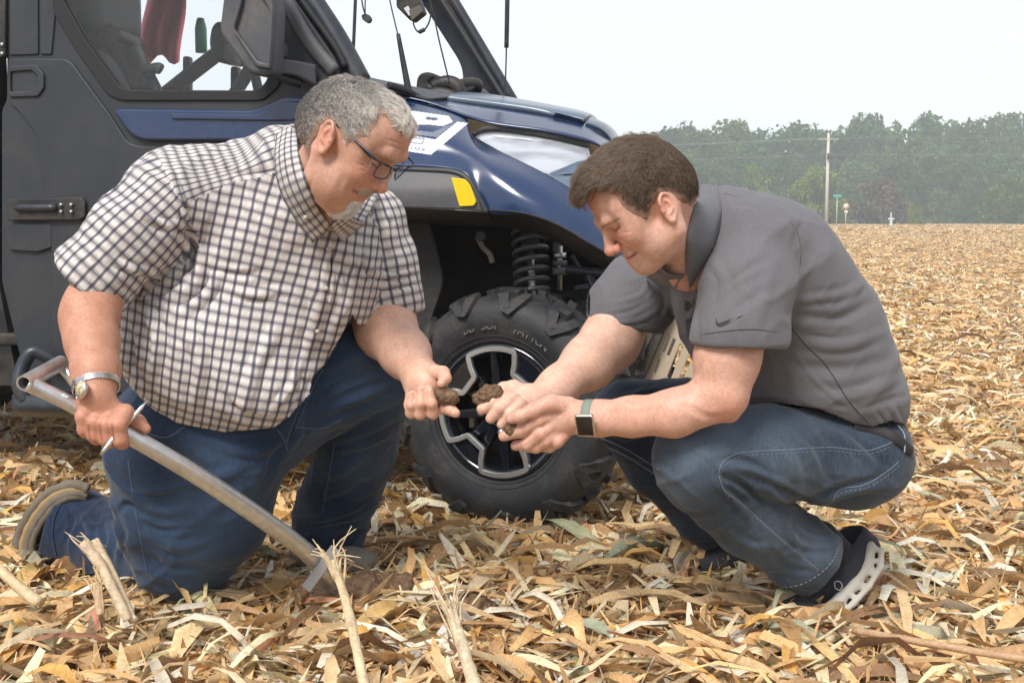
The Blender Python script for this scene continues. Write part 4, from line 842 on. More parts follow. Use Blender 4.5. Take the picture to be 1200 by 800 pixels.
    for off, uu in ((.0078, .102), (.0078, .1145), (.0062, .1165), (-.0062, .1165), (-.0078, .1145), (-.0078, .102)):
        for q_ in cen+nn*off: Vm.append(np.array(C)+f*q_[0]+VZ*q_[1]+ax*uu)
    Fm = [(k_*nc+i, k_*nc+(i+1) % nc, (k_+1)*nc+(i+1) % nc, (k_+1)*nc+i) for k_ in range(5) for i in range(nc)]
    sharp(link('machined_face', mesh_np('machined_face', Vm, Fm), M_RIMS, w), 25)
    for c0 in cs_:
        flat('pocket', [round_poly([pol(.188, c0-17), pol(.150, c0-14), pol(.128, c0-12), pol(.128, c0+12), pol(.150, c0+14), pol(.188, c0+17)], .006)], .104, .03, M_RIMB)
        for da in (-19, 0, 19): a = c0+45+da*.0 if da == 0 else c0+da*.6; q0, q1 = np.array(pol(.03, a)), np.array(pol(.125 if da else .175, a)); d_ = (q1-q0)/np.linalg.norm(q1-q0); n2 = np.array([-d_[1], d_[0]]); flat('spoke', [[q0+n2*.016, q0-n2*.016, q1-n2*.009, q1+n2*.009]], .088 if da else .098, .03, M_RIMB)
        a = c0+45; c = pol(.058, a); cc_ = xf([(.094, c[0], c[1]), (.108, c[0], c[1])], C, R); tube('lug_nut', cc_, np.array([.0105, .0095]), M_BOLT, w, ns=6)
        c = pol(.145, c0+45+14); MB().box(xf([(.0, c[0], c[1])], C, R)[0], (f, VZ, ax), (.008, .018, .01)).build('caliper_bolt', mat('tan_caliper', (.48, .40, .28), .6) if c0 == 52 else bpy.data.materials['tan_caliper'], w, smooth=False)
    lathe('hub_cap', [(.112, .0), (.112, .030), (.106, .040), (.085, .046)], M_RIMB, n=40); lathe('hub_ring', [(.113, .033), (.114, .0355), (.112, .038)], M_PWD, n=40)
    return w
M_TYRE2 = dusty('dusty_lettering', (.060, .058, .058), .6, amount=.8, scale=20, dust=(.20, .17, .14))
yw = math.radians(25); axw = np.array([-math.sin(yw), -math.cos(yw), 0]); CW = W0-axw*.112; CW[2] = .335
make_wheel(CW, yw)
for s_, o_ in ((-2.95, .06), (-2.95, 1.38)): make_wheel(VL(s_, o_+.07, .335), VA if o_ < 1 else VA+math.pi, False)
make_wheel(VL(.0, 1.45, .335), VA+math.pi+math.radians(10), False)
# ================= people
def skin_mat(name, base):
    m = mat(name, base, .52, spec=.42); N = NT(m); c = N.attr('Col'); co = N.coord('Object')
    mo = N.noise(38, 5, .6, co); fi = N.noise(170, 3, .6, co)
    c2 = N.mix(.85, c, N.ramp(mo, [(.3, (.90, .80, .78)), (.7, (1.09, 1.10, 1.10))]), 'MULTIPLY')
    c2 = N.mix(.6, c2, N.ramp(fi, [(.35, (.85, .74, .70)), (.6, (1.04, 1.04, 1.04))]), 'MULTIPLY')
    N.color(c2); N.normal(N.bump(N.n('TexVoronoi', Vector=co, Scale=620.0), .10, .0006, N.bump(fi, .16, .0012)))
    N.p.inputs['Subsurface Weight'].default_value = .22; N.p.inputs['Subsurface Scale'].default_value = .006
    N.p.inputs['Subsurface Radius'].default_value = (1, .35, .2)
    return m
def denim_mat(name, dark, light, fade=.5):
    m = mat(name, dark, .82, spec=.25); N = NT(m); co = N.coord('Object'); a = N.attr('Col')
    w1 = N.n('TexWave', attrs={'bands_direction': 'DIAGONAL'}, Vector=co, Scale=330.0, Distortion=1.5, Detail=2.0, Detail_Scale=2.0)
    sl = N.noise(1., 4, .7, N.scale(co, (320, 320, 45)), .3); bl = N.noise(9, 5, .6, co)
    wear_tone = N.n('SeparateColor', Color=a)
    f = N.math('ADD', N.math('MULTIPLY', sl, .75), N.math('MULTIPLY', bl, .50)); f = N.math('ADD', f, N.math('SUBTRACT', wear_tone, .86))
    f = N.math('MULTIPLY', f, 1.0, clamp=True)
    N.color(N.mix(f, dark, light)); N.normal(N.bump(w1, .2, .0006, N.bump(sl, .4, .001, N.bump(N.noise(34, 4, .6, co, .6), .35, .006))))
    N.p.inputs['Sheen Weight'].default_value = .15
    return m
class Head:
    """a frame for a head in profile: lateral planes in metres, profile points in pixels"""
    def __init__(s, px, py, Y, f, u, sc):
        s.o = at(px, py, Y); s.f = np.array(f)/np.linalg.norm(f); s.u = np.array(u)-np.dot(u, s.f)*s.f; s.u /= np.linalg.norm(s.u)
        s.r = np.cross(s.f, s.u); s.R = np.stack([s.r, s.f, s.u]); s.sc = sc
    def __call__(s, px, py, x=0.):
        x = x*s.sc; d = ray(px, py); t = (np.dot(s.o-CAM, s.r)+x)/np.dot(d, s.r); return CAM+d*t
    def loc(s, P): return (P-s.o)@s.R.T
    def yz(s, px, py, x=0.): return s.loc(s(px, py, x))[1:]
    def pt(s, x, y, z): return s.o+s.R.T@np.array([x, y, z])
def ear(S, H, c3, h, lean=0.):
    """h = ear half height in metres; side = lateral sign; pinna with helix, concha, lobe"""
    for sd in (1, -1):
        c = H.pt(c3[0]*sd, c3[1], c3[2])
        a = math.radians(24)*sd; out = H.r*sd
        ax = out*math.cos(a)+(-H.f)*abs(math.sin(a)); fy = np.cross(H.u, ax); fy *= np.sign(np.dot(fy, H.f)); la = math.radians(-12+lean)
        up = H.u*math.cos(la)+fy*math.sin(la); fy2 = np.cross(up, ax); fy2 *= np.sign(np.dot(fy2, H.f))
        R = np.stack([ax, fy2, up])
        g = lambda x, y, z: c+ax*x+fy2*y+up*z
        S.grp(.003); S.ell(g(-.004, 0, .10*h), (.0062, h*.56, h*.92), R, k=.004)
        S.ell(g(.003, h*.08, h*.12), (.0055, h*.36, h*.56), R, k=.005, op='s')
        rim = [g(-.002, h*.42, h*.18), g(.002, h*.46, h*.62), g(.003, h*.12, h*.98), g(.002, -h*.32, h*.80), g(.001, -h*.52, h*.30), g(0, -h*.46, -h*.25), g(-.001, -h*.14, -h*.66)]
        rim = catmull(rim, 3)
        for i in range(len(rim)-1): S.cone(rim[i], rim[i+1], .0031, .0031, k=.002)
        ah = [g(.000, h*.02, h*.60), g(.001, -h*.22, h*.30), g(.001, -h*.22, -h*.12), g(.001, h*.10, -h*.32)]
        for i in range(3): S.cone(ah[i], ah[i+1], .0027, .0027, k=.003)
        S.sph(g(-.002, h*.06, -h*.78), h*.22, k=.006); S.sph(g(-.001, h*.42, -h*.02), .0038, k=.004)
def head_sdf(S, H, q):
    """q: landmark -> (x, y forward, z up) in head coordinates, metres"""
    R = H.R
    E = lambda p, r, k=.02, op='u': S.ell(H.pt(*p), r, R, k, op)
    def C(a, b, ra, rb, k=.012, op='u'): S.cone(H.pt(*a), H.pt(*b), ra, rb, k, op)
    M = lambda p, s: (p[0]*s, p[1], p[2])
    S.grp(.02)
    E(*q['cran']); E(*q['fore'], k=.03); E(*q['occ'], k=.03); E(*q['mid'], k=.02)
    for s in (-1, 1):
        E(M(q['cheek'], s), (.024, .024, .023), k=.025)
        C(M(q['jawang'], s), M(q['chinside'], s), .015, .016, k=.03); C(M(q['jawang'], s), M(q['earjaw'], s), .015, .012, k=.03)
        E(M(q['jowl'][0], s), q['jowl'][1], k=.03)
        E(M(q['temple'], s), (.014, .030, .030), k=.03)
    E(*q['chin'], k=.02); E(*q['mouth'], k=.02); E(*q['under'], k=.03)
    n, t = q['nasion'], q['tip']; e = q['eye']
    for s in (-1, 1): E(M((e[0], e[1]+.021, e[2]+.001), s), (.019, .013, .0125), k=.016, op='s')
    for s in (-1, 1):
        b = q['brow']; C((b[0]*s, b[1], b[2]), ((b[0]+.018)*s, b[1]-.006, b[2]+.003), .0085, .0085, k=.014); C(((b[0]+.018)*s, b[1]-.006, b[2]+.003), ((b[0]+.034)*s, b[1]-.026, b[2]-.003), .0085, .006, k=.014)
    C(n, t, .0085, .0095, k=.014); E(t, (.0118, .0105, .0100), k=.006)
    C((0, t[1]-.006, t[2]-.006), (0, t[1]-.022, t[2]-.014), .0055, .006, k=.006)
    for s in (-1, 1):
        E((.0125*s, t[1]-.012, t[2]-.003), (.0070, .0100, .0082), k=.005)
        E((.0072*s, t[1]-.007, t[2]-.0125), (.0034, .0058, .0042), k=.003, op='s')
    for s in (-1, 1):                      # lowered lids over the eyeballs, bags below
        E(M(e, s), (.0150, .0140, .0125), k=.006)
        E(((e[0]+.002)*s, e[1]+.006, e[2]-.016), (.015, .007, .004), k=.010)
        C(((e[0]-.012)*s, e[1]+.0125, e[2]-.0050), ((e[0]+.001)*s, e[1]+.0150, e[2]-.0065), .0012, .0012, k=.0025, op='s')
        C(((e[0]+.001)*s, e[1]+.0150, e[2]-.0065), ((e[0]+.014)*s, e[1]+.0075, e[2]-.0035), .0012, .0012, k=.0025, op='s')
    u, l, c = q['ulip'], q['llip'], q['mcorner']
    for s in (-1, 1):
        c_ = M(c, s); C((.004*s, u[1], u[2]), ((c[0]*.55)*s, u[1]-.005, u[2]+(c[2]-u[2])*.3), .0052, .0040, k=.006); C(((c[0]*.55)*s, u[1]-.005, u[2]+(c[2]-u[2])*.3), c_, .0040, .0025, k=.006)
        C((0, l[1], l[2]), ((c[0]*.5)*s, l[1]-.004, l[2]+(c[2]-l[2])*.25), .0062, .0052, k=.006); C(((c[0]*.5)*s, l[1]-.004, l[2]+(c[2]-l[2])*.25), c_, .0052, .0025, k=.006)
        my = (u[2]+l[2])/2+.0005; C((0, u[1]+.006, my), ((c[0]*.55)*s, u[1]+.001, my+(c[2]-my)*.3), .0016, .0016, k=.003, op='s'); C(((c[0]*.55)*s, u[1]+.001, my+(c[2]-my)*.3), (c[0]*1.05*s, c[1]+.004, c[2]), .0016, .0018, k=.003, op='s')
        if q.get('smile'): C((.0155*s, t[1]-.020, t[2]-.004), ((c[0]+.010)*s, c[1]-.002, c[2]-.002), .0020, .0016, k=.009, op='s')
    E((0, u[1]+.004, (u[2]+t[2]-.014)/2), (.0030, .003, .0065), k=.005, op='s')
def hair_cap(name, H, S_skull, poly, hgt, vox, mat_, parent, lo, hi, rough=.0, k=.012):
    def extra(P):
        L = H.loc(P.astype(np.float64)); d = poly_sd(L[..., 1:], poly); return (d*.9).astype(np.float32)
    class G:                       # skull grown outwards, thinning out towards the hairline
        def field(s, P, C=None, R=0.0):
            d0 = S_skull.field(P, C, R+.03) if C is not None else S_skull.field(P)
            L = H.loc(P.astype(np.float64)); dp = poly_sd(L[..., 1:], poly)
            t = hgt(L)*np.clip(-dp/.012+.15, 0.05, 1)**.6
            if rough: t = t+rough*pnoise(P.astype(np.float64)*170, 5)+rough*pnoise(P.astype(np.float64)*80, 6)
            d = d0-t.astype(np.float32); dd = np.where(dp > .004, dp, -1.).astype(np.float32)
            return np.maximum(d, dd)
    V, F = largest(*surf(G(), vox, lo, hi, smooth=1))
    return V, F
def strands(name, P, Nn, D, L, r, mat_, parent, segs=5, lift=.5, curl=.2, seed=1, col=None, clump=.35):
    """hair as real strands: roots P, normals, comb directions D, lengths L"""
    g = np.random.default_rng(seed); n = len(P); D = D-(D*Nn).sum(1)[:, None]*Nn; D /= np.linalg.norm(D, axis=1)[:, None]+1e-9
    D = D+g.normal(0, .18, D.shape); pts = np.empty((n, segs+1, 3)); pts[:, 0] = P-Nn*.001
    ph = pnoise(P*120, seed)[:, None]*3; B = np.cross(Nn, D)
    for i in range(1, segs+1):
        t = i/segs; lf = lift*(1-t)**1.2
        d = Nn*lf+D*(1-lf*.5)+B*(np.sin(t*5+ph)*curl)+g.normal(0, .05, D.shape)-Nn*.25*t
        d /= np.linalg.norm(d, axis=1)[:, None]; pts[:, i] = pts[:, i-1]+d*(L/segs)[:, None]
    # clumping: tips drift towards a neighbour guide
    gi = g.integers(0, n, max(8, n//30)); gp = P[gi]; near = np.empty(n, int)
    for s in range(0, n, 4000): near[s:s+4000] = ((P[s:s+4000, None]-gp[None])**2).sum(-1).argmin(1)
    for i in range(1, segs+1): w = clump*(i/segs)**1.3; off = (pts[gi][near][:, i]-pts[:, i]); pts[:, i] += off*w
    hc = bpy.data.hair_curves.new(name); hc.add_curves([segs+1]*n)
    hc.attributes['position'].data.foreach_set('vector', pts.astype(np.float32).ravel())
    ra = hc.attributes.get('radius') or hc.attributes.new('radius', 'FLOAT', 'POINT')
    ra.data.foreach_set('value', np.tile(r*np.linspace(1, .35, segs+1), n).astype(np.float32))
    if col is not None:
        a = hc.attributes.new('Col', 'FLOAT_COLOR', 'CURVE'); a.data.foreach_set('color', np.concatenate([col, np.ones((n, 1))], 1).astype(np.float32).ravel())
    hc.materials.append(mat_)
    o = bpy.data.objects.new(name, hc); COL.objects.link(o)
    if parent is not None: o.parent = parent; o.matrix_parent_inverse = wm(parent).inverted()
    return o
def fade_edge(col, V, H, poly, skin):
    """thin hair at the hairline lets the skin tone through"""
    w = np.clip(1+poly_sd(H.loc(V)[:, 1:], poly)/.010+.35*pnoise(V*300, 77), 0, 1)[:, None]*.7; return col*(1-w)+np.array(skin)*w
def hair_mat(name, base, rough=.45):
    m = mat(name, base, rough, spec=.35); N = NT(m); N.color(N.attr('Col')); return m
def sample_surf(V, F, n, seed=0):
    g = np.random.default_rng(seed); a = V[F]; A = np.linalg.norm(np.cross(a[:, 2]-a[:, 0], a[:, 3]-a[:, 1]), axis=1)
    i = g.choice(len(F), n, p=A/A.sum()); u, v = g.random((2, n, 1)); q = a[i]
    P = (q[:, 0]*(1-u)+q[:, 1]*u)*(1-v)+(q[:, 3]*(1-u)+q[:, 2]*u)*v
    nn = np.cross(q[:, 2]-q[:, 0], q[:, 3]-q[:, 1]); return P, nn/(np.linalg.norm(nn, axis=1)[:, None]+1e-12)
def nail(parent, bvh, px, py, ang, rx, ry, m):
    """a fingernail plate lying on the fingertip"""
    c = on_surface(bvh, px, py, .0003)
    if c is None: return
    h = bvh.find_nearest(Vector(c)); n = np.array(h[1]); a = math.radians(ang); d = np.array([math.cos(a), 0, -math.sin(a)]); d -= n*np.dot(d, n); d /= np.linalg.norm(d)
    e = np.cross(n, d); V = [c+n*.0006]; F = []
    for i in range(12):
        t = i/12*2*math.pi; x, y = rx*math.copysign(abs(math.cos(t))**.75, math.cos(t)), ry*math.copysign(abs(math.sin(t))**.75, math.sin(t))
        V.append(c+d*x+e*y-n*(abs(y/ry)**2*.0013)); F.append((0, i+1, (i+1) % 12+1))
    link('fingernail', mesh_np('fingernail', V, F), m, parent)
M_NAIL = mat('fingernail', (.60, .35, .28), .4, spec=.55)
# ---------------------------------------------------------------- the older man
th, ph = math.radians(33), math.radians(20)
HO = Head(392, 165, 2.33, (math.cos(th)*math.cos(ph), -math.cos(th)*math.sin(ph), -math.sin(th)), (math.sin(th)*math.cos(ph), -math.sin(th)*math.sin(ph), math.cos(th)), 1.0)
qO = dict(cran=((0, .020, .048), (.078, .092, .079)), fore=((0, .072, .066), (.066, .062, .056)), occ=((0, -.022, .020), (.066, .062, .062)), mid=((0, .070, -.012), (.064, .050, .066)),
          cheek=(.044, .092, -.010), jawang=(.052, .026, -.064), chinside=(.016, .074, -.092), earjaw=(.064, .014, -.020), jowl=((.040, .056, -.060), (.026, .034, .036)), temple=(.062, .072, .040),
          chin=((0, .080, -.092), (.024, .020, .018)), mouth=((0, .088, -.052), (.032, .024, .028)), under=((0, .045, -.088), (.044, .045, .028)),
          nasion=(0, .121, .026), tip=(0, .1335, -.022), eye=(.0325, .1035, .020), brow=(.014, .1285, .043), ulip=(0, .1085, -.046), llip=(0, .106, -.060), mcorner=(.026, .095, -.052))
man = new_empty('person', (at(225, 500, 2.65)[0], 2.7, 0), label='grey haired man in a checked shirt kneeling beside the utility vehicle', category='person')
S = Sdf(); head_sdf(S, HO, qO); skullO = Sdf(); skullO.ops = list(S.ops)
ear(S, HO, (.082, .022, .013), .033)
S.grp(.03).chain([(385, 192, 2.40, 36), (370, 215, 2.50, 36), (350, 250, 2.62, 38)], k=.03).chain([(395, 205, 2.36, 24), (385, 238, 2.46, 24), (372, 262, 2.52, 22)], k=.03)
# hidden torso core
S.chain([(345, 250, 2.62, 42), (300, 360, 2.68, 38), (260, 480, 2.7, 38)], k=.05).chain([(190, 240, 2.52, 20), (345, 255, 2.66, 24), (425, 262, 2.7, 20)], k=.04)
# near (right) arm
S.grp(.02).chain([(190, 240, 2.50, 26), (122, 322, 2.43, 32), (105, 372, 2.37, 31), (108, 400, 2.33, 29.5), (112, 436, 2.28, 26.5), (113, 462, 2.25, 22)], k=.02)
S.pell(95, 380, 2.36, 15, 44, .033, rot=-6, k=.03)
# near hand: back of the hand, fist round the probe
S.pell(118, 484, 2.245, 28, 22, .021, rot=30, k=.02)
for kx, ky, bx, by, r in ((97, 488, 99, 505, 8.6), (111, 495, 111, 512, 9.2), (125, 497, 125, 516, 9.6), (139, 497, 141, 517, 10)):
    S.chain([(kx+8, ky-14, 2.245, r*1.05), (kx, ky, 2.222, r), (bx, by-2, 2.225, r*.93), (bx+2, by+1, 2.255, r*.85), (bx+2, by-10, 2.285, r*.8)], k=.006, grp=.0045)
S.chain([(132, 478, 2.25, 10), (148, 486, 2.265, 9.5), (162, 494, 2.27, 8), (171, 502, 2.27, 6.2)], k=.008, grp=.008)
# far (left) arm and open hand
S.grp(.02).chain([(425, 262, 2.70, 30), (447, 352, 2.70, 36), (452, 385, 2.66, 34), (475, 414, 2.58, 27.5), (494, 443, 2.49, 19), (500, 452, 2.47, 19)], k=.03)
S.pell(494, 458, 2.48, 17, 20, .019, rot=-25, k=.018); S.pell(508, 446, 2.475, 18, 13, .016, rot=10, k=.014)
for ch in ([(484, 452, 2.475, 8), (480, 474, 2.462, 6.6), (481.5, 484, 2.448, 6.3), (482.5, 474, 2.434, 5.7), (483, 462, 2.436, 5)],
           [(493, 462, 2.475, 8), (491, 478, 2.455, 7), (492, 485, 2.44, 6.6), (493, 472, 2.428, 6.1), (494, 458, 2.434, 5.3)],
           [(504, 464, 2.475, 8), (505, 478, 2.455, 7.6), (507, 484, 2.44, 7.1), (506, 472, 2.427, 6.6), (503.5, 459, 2.432, 5.5)],
           [(508, 464, 2.48, 8), (514, 477, 2.468, 7.6), (521, 478, 2.448, 7.2), (528, 480, 2.432, 6.8), (534, 484, 2.425, 5.6)],
           [(497, 440, 2.475, 10.5), (508, 436, 2.46, 9.4), (519, 437, 2.445, 8.2), (522, 443, 2.43, 7.0), (517.5, 449, 2.424, 5.6)]):
    S.chain(ch, k=.005, grp=.0035)
lo = np.array([at(60, 500, 2.2)[0]-.05, 2.15, .30]); hi = np.array([at(560, 300, 2.8)[0], 2.95, at(400, 60, 2.4)[2]+.05])
V, F = surf(S, .0024, lo, hi, smooth=1)
WR = [([(431, 199), (425, 194), (418, 192)], 1.3, -.0012), ([(432, 202), (426, 200), (419, 200)], 1.2, -.0010), ([(437, 212), (431, 213), (424, 218), (419, 226)], 2.0, -.0022), ([(443, 206), (436, 207), (430, 204)], 1.6, -.0012),
      ([(470, 170), (462, 166), (452, 164)], 1.5, -.0009), ([(471, 177), (463, 173), (454, 171)], 1.4, -.0009), ([(413, 232), (408, 236), (404, 242)], 2, -.0016), ([(404, 205), (398, 218), (396, 232)], 4, -.0016), ([(362, 190), (366, 210), (360, 230)], 3, -.0012)]
V = folds(V, F, WR); Nn = vnorm(V, F); OB = bvh_of(V, F)
base = np.array([.55, .335, .245]); c = np.tile(base, (len(V), 1)); PX = proj(V)
arm = np.clip((PX[:, 1]-300)/40, 0, 1)*(PX[:, 0] < 200); c = c*(1-.6*arm[:, None])+np.array([.46, .215, .13])*.6*arm[:, None]
pale = (PX[:, 0] > 400)*(PX[:, 1] > 330); c = np.where(pale[:, None], np.array([.66, .42, .315]), c)
def hp(H, *p): return tuple(proj(H.pt(*p)))
def face_paint(c, V, Nn, H, q, s, red, dark, lip, brow, browa, ymax):
    t, e, u, l, m = q['tip'], q['eye'], q['ulip'], q['llip'], q['mcorner']; my = (u[2]+l[2])/2
    paint(c, V, Nn, [hp(H, 0, t[1]+.005, t[2])+(9, red, .55), hp(H, .014*s, t[1]-.01, t[2])+(6, red, .4), hp(H, .047*s, .105, t[2]+.012)+(16, red, .45), hp(H, .085*s, q['earjaw'][1]+.006, .012)+(17, red, .5),
        hp(H, .03*s, .13, .085)+(18, red, .35), hp(H, .088*s, .026, .006)+(3.5, dark, .6),
        ([hp(H, 0, u[1]+.004, u[2]), hp(H, m[0]*.55*s, u[1], u[2]-.002), hp(H, m[0]*s, m[1], m[2])], 2.0, lip, .6), ([hp(H, 0, l[1]+.004, l[2]), hp(H, m[0]*.55*s, l[1], l[2]+.003), hp(H, m[0]*s, m[1], m[2])], 2.6, lip, .6),
        ([hp(H, 0, u[1]+.002, my), hp(H, m[0]*.55*s, u[1]-.002, my), hp(H, m[0]*s*1.03, m[1]+.002, m[2])], 1.1, (.10, .03, .025), .85),
        ([hp(H, (e[0]-.012)*s, e[1]+.012, e[2]-.0065), hp(H, (e[0]+.001)*s, e[1]+.014, e[2]-.0070), hp(H, (e[0]+.015)*s, e[1]+.007, e[2]-.0035)], 1.2, (.08, .04, .03), .8),
        ([hp(H, .010*s, q['brow'][1]+.006, q['brow'][2]-.004), hp(H, .030*s, q['brow'][1], q['brow'][2]-.001), hp(H, .048*s, q['brow'][1]-.022, q['brow'][2]-.004)], 1.6, brow, browa*.85),
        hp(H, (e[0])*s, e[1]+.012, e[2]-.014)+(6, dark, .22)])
face_paint(c, V, Nn, HO, qO, 1, (.60, .25, .18), (.34, .14, .09), (.48, .19, .16), (.50, .42, .36), .5, 2.6)
paint(c, V, Nn, [(388, 235, 16, (.48, .24, .16), .4), (515, 442, 9, (.70, .40, .30), .5), (505, 470, 14, (.64, .34, .26), .45)])
_L = HO.loc(V); _a = np.abs(_L[:, 0]); gm = ((_L[:, 2] < -.068) & (_L[:, 2] > -.116) & (_L[:, 1] > .066) & (_a < .024)) | ((_L[:, 2] < -.035) & (_L[:, 2] > -.045) & (_L[:, 1] > .09) & (_a < .03))
c[gm] = c[gm]*.55+np.array([.50, .47, .43])*.45
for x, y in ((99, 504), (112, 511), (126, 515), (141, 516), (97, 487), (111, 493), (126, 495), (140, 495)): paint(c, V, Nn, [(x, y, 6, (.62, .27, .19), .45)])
for x in (104.5, 118, 132.5): paint(c, V, Nn, [([(x-1, 498), (x, 508), (x+1, 515)], 1.6, (.22, .08, .05), .7)])  # dark lines paint the shade between the gripping fingers
M_SKO = skin_mat('weathered_skin', (.56, .31, .21))
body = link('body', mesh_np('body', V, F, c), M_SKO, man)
for a in ((494, 454.5, 90, .0052, .0042), (503.5, 456, 90, .0052, .0045), (517, 446.5, 75, .0055, .0046), (483, 459, 88, .0045, .0038), (534, 485, 40, .004, .004)): nail(man, OB, *a, M_NAIL)
# hair: cap and strands
def hairline(H, pts, back, x0, y0, z, sgn):
    return np.array([H.yz(x0+a/z, y0+b/z, sgn*l) for a, b, l in pts]+list(back))
polyO = hairline(HO, [(915, 385, 0.), (885, 365, .02), (850, 350, .03), (800, 315, .04), (765, 250, .05), (735, 225, .055), (705, 250, .060), (690, 320, .066), (660, 370, .068), (600, 385, .072), (560, 400, .074), (530, 400, .075), (510, 350, .076), (470, 290, .077), (420, 275, .076), (380, 300, .074), (350, 370, .07), (320, 410, .06), (250, 405, .04), (210, 340, .02)],
                 [(-.14, -.05), (-.14, .20), (.17, .20), (.17, .11)], 300, 85, 5., 1)
def hO(L): return .0050+.004*np.clip((L[..., 2]-.06)/.05, 0, 1)-.002*np.clip((L[..., 1]-.07)/.05, 0, 1)
lo = HO.o-.17; hi = HO.o+.17
HV, HF = hair_cap('hair', HO, skullO, polyO, hO, .0032, None, man, lo, hi, rough=.0008)
M_HO = hair_mat('grey_hair', (.4, .38, .36), .5); M_CAP = hair_mat('hair_underlayer', (.2, .2, .2), .95); M_CAP.node_tree.nodes['Principled BSDF'].inputs['Specular IOR Level'].default_value = .05
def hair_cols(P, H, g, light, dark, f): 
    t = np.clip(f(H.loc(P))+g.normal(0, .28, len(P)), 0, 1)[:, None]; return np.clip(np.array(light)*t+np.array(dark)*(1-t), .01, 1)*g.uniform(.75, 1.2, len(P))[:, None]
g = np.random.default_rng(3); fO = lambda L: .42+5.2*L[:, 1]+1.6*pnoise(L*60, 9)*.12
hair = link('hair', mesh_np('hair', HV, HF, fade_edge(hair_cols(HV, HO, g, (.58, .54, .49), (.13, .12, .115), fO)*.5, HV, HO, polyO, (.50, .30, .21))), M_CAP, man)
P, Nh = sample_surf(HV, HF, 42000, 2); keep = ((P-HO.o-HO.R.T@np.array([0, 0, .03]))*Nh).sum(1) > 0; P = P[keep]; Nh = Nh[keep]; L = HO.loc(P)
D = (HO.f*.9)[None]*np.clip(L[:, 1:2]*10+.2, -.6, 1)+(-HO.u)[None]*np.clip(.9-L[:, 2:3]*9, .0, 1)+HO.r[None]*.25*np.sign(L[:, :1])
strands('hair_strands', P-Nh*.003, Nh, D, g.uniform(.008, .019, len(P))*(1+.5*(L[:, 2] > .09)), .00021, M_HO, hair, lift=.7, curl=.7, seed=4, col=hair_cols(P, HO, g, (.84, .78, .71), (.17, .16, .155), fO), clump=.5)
# goatee and moustache
fc = V[F].mean(1); bp, bn = sample_surf(V, F[(np.linalg.norm(fc-HO.pt(0, .07, -.07), axis=1) < .07)], 160000, 8); q = proj(bp); lo3 = HO.loc(bp); near = bp[:, 1] < 2.62
ax_ = np.abs(lo3[:, 0]); gz = (lo3[:, 2] < -.067) & (lo3[:, 2] > -.118) & (lo3[:, 1] > .066) & (ax_ < .025) & near
gz2 = (lo3[:, 2] < -.044) & (lo3[:, 2] > -.09) & (lo3[:, 1] > .07) & (ax_ > .027-.08*(lo3[:, 2]+.07)) & (ax_ < .036) & near
sel2 = (lo3[:, 2] < -.034) & (lo3[:, 2] > -.0455-.15*np.clip(ax_-.01, 0, 1)) & (lo3[:, 1] > .088) & (ax_ < .031) & near; sel = gz; sel3 = gz2 & (lo3[:, 2] < -.3)
for nm, s_, ln, cl in (('goatee', sel | sel3, .017, (.86, .84, .81)), ('moustache', sel2, .0075, (.62, .55, .49))):
    P = bp[s_]; Nh = bn[s_]; n = min(len(P), 7000); ix = g.permutation(len(P))[:n]; P = P[ix]; Nh = Nh[ix]
    if n > 20: strands(nm, P, Nh, np.tile(-HO.u+.2*HO.f, (n, 1)), g.uniform(.6, 1.2, n)*ln,   .00040, M_HO, man, lift=.45, curl=.35, seed=6, col=np.clip(np.array(cl)*g.uniform(.6, 1.1, (n, 1)), 0, .9), clump=.4)
# forearm hair, fine and pale
def arm_hair(name, sel, n, L_, col, parent, d, seed, rad=.00016):
    P = bp[sel]; Nh = bn[sel]; ix = np.random.default_rng(seed).permutation(len(P))[:n]; P = P[ix]; Nh = Nh[ix]
    if len(P): strands(name, P, Nh, np.tile(d, (len(P), 1)), np.random.default_rng(seed).uniform(.5, 1.2, len(P))*L_, rad, M_HO, parent, segs=3, lift=.35, curl=.3, seed=seed, col=np.tile(col, (len(P), 1)), clump=0)
bp, bn = sample_surf(V, F, 120000, 9); q = proj(bp)
arm_hair('arm_hair', (q[:, 0] < 145) & (q[:, 1] > 320) & (q[:, 1] < 455), 900, .010, (.42, .26, .16), man, np.array([.2, 0, -1.]), 11)
arm_hair('arm_hair', (q[:, 0] > 420) & (q[:, 0] < 510) & (q[:, 1] > 370) & (q[:, 1] < 440), 500, .009, (.5, .34, .24), man, np.array([.6, 0, -1.]), 12)
# eyeglasses
M_GL = mat('dark_blue_frame', (.012, .018, .045), .25, spec=.6); M_LENS = mat('lens_glass', (.9, .93, .97), .02, Transmission_Weight=1.0, IOR=1.05, Alpha=.35)
gx = new_empty('eyeglasses', tuple(HO(450, 197))); gx.parent = man; gx.matrix_parent_inverse = wm(man).inverted(); bpy.context.view_layer.update()
gl = lambda x, y, lx: HO(x, y, lx)
for s, px_, in ((1, ((394, 146), (412, 161), (440, 186), (446, 193))), (-1, None)):
    if px_: P = [gl(*p, .083) for p in px_[:-1]]+[gl(*px_[-1], .060)]; Ln = [HO.loc(p) for p in P]
    else: P = [HO.pt(-l[0], l[1], l[2]) for l in Ln]
    tube('temple_arm', catmull(P, 4), .0019, M_GL, gx, ns=6)
fr = [HO.loc(gl(447, 192, .058)), HO.loc(gl(458, 196.5, .014)), HO.loc(gl(452, 209, .020)), HO.loc(gl(438, 206, .052))]
for s in (1, -1):
    ring = [HO.pt(p[0]*s, p[1], p[2]) for p in fr]; rp = catmull(ring, 5, closed=True)
    tube('lens_rim', np.vstack([rp, rp[:1]]), .0013, M_GL, gx, ns=6)
    link('lens', mesh_np('lens', rp, [tuple(range(len(rp)))]), M_LENS, gx, smooth=False)
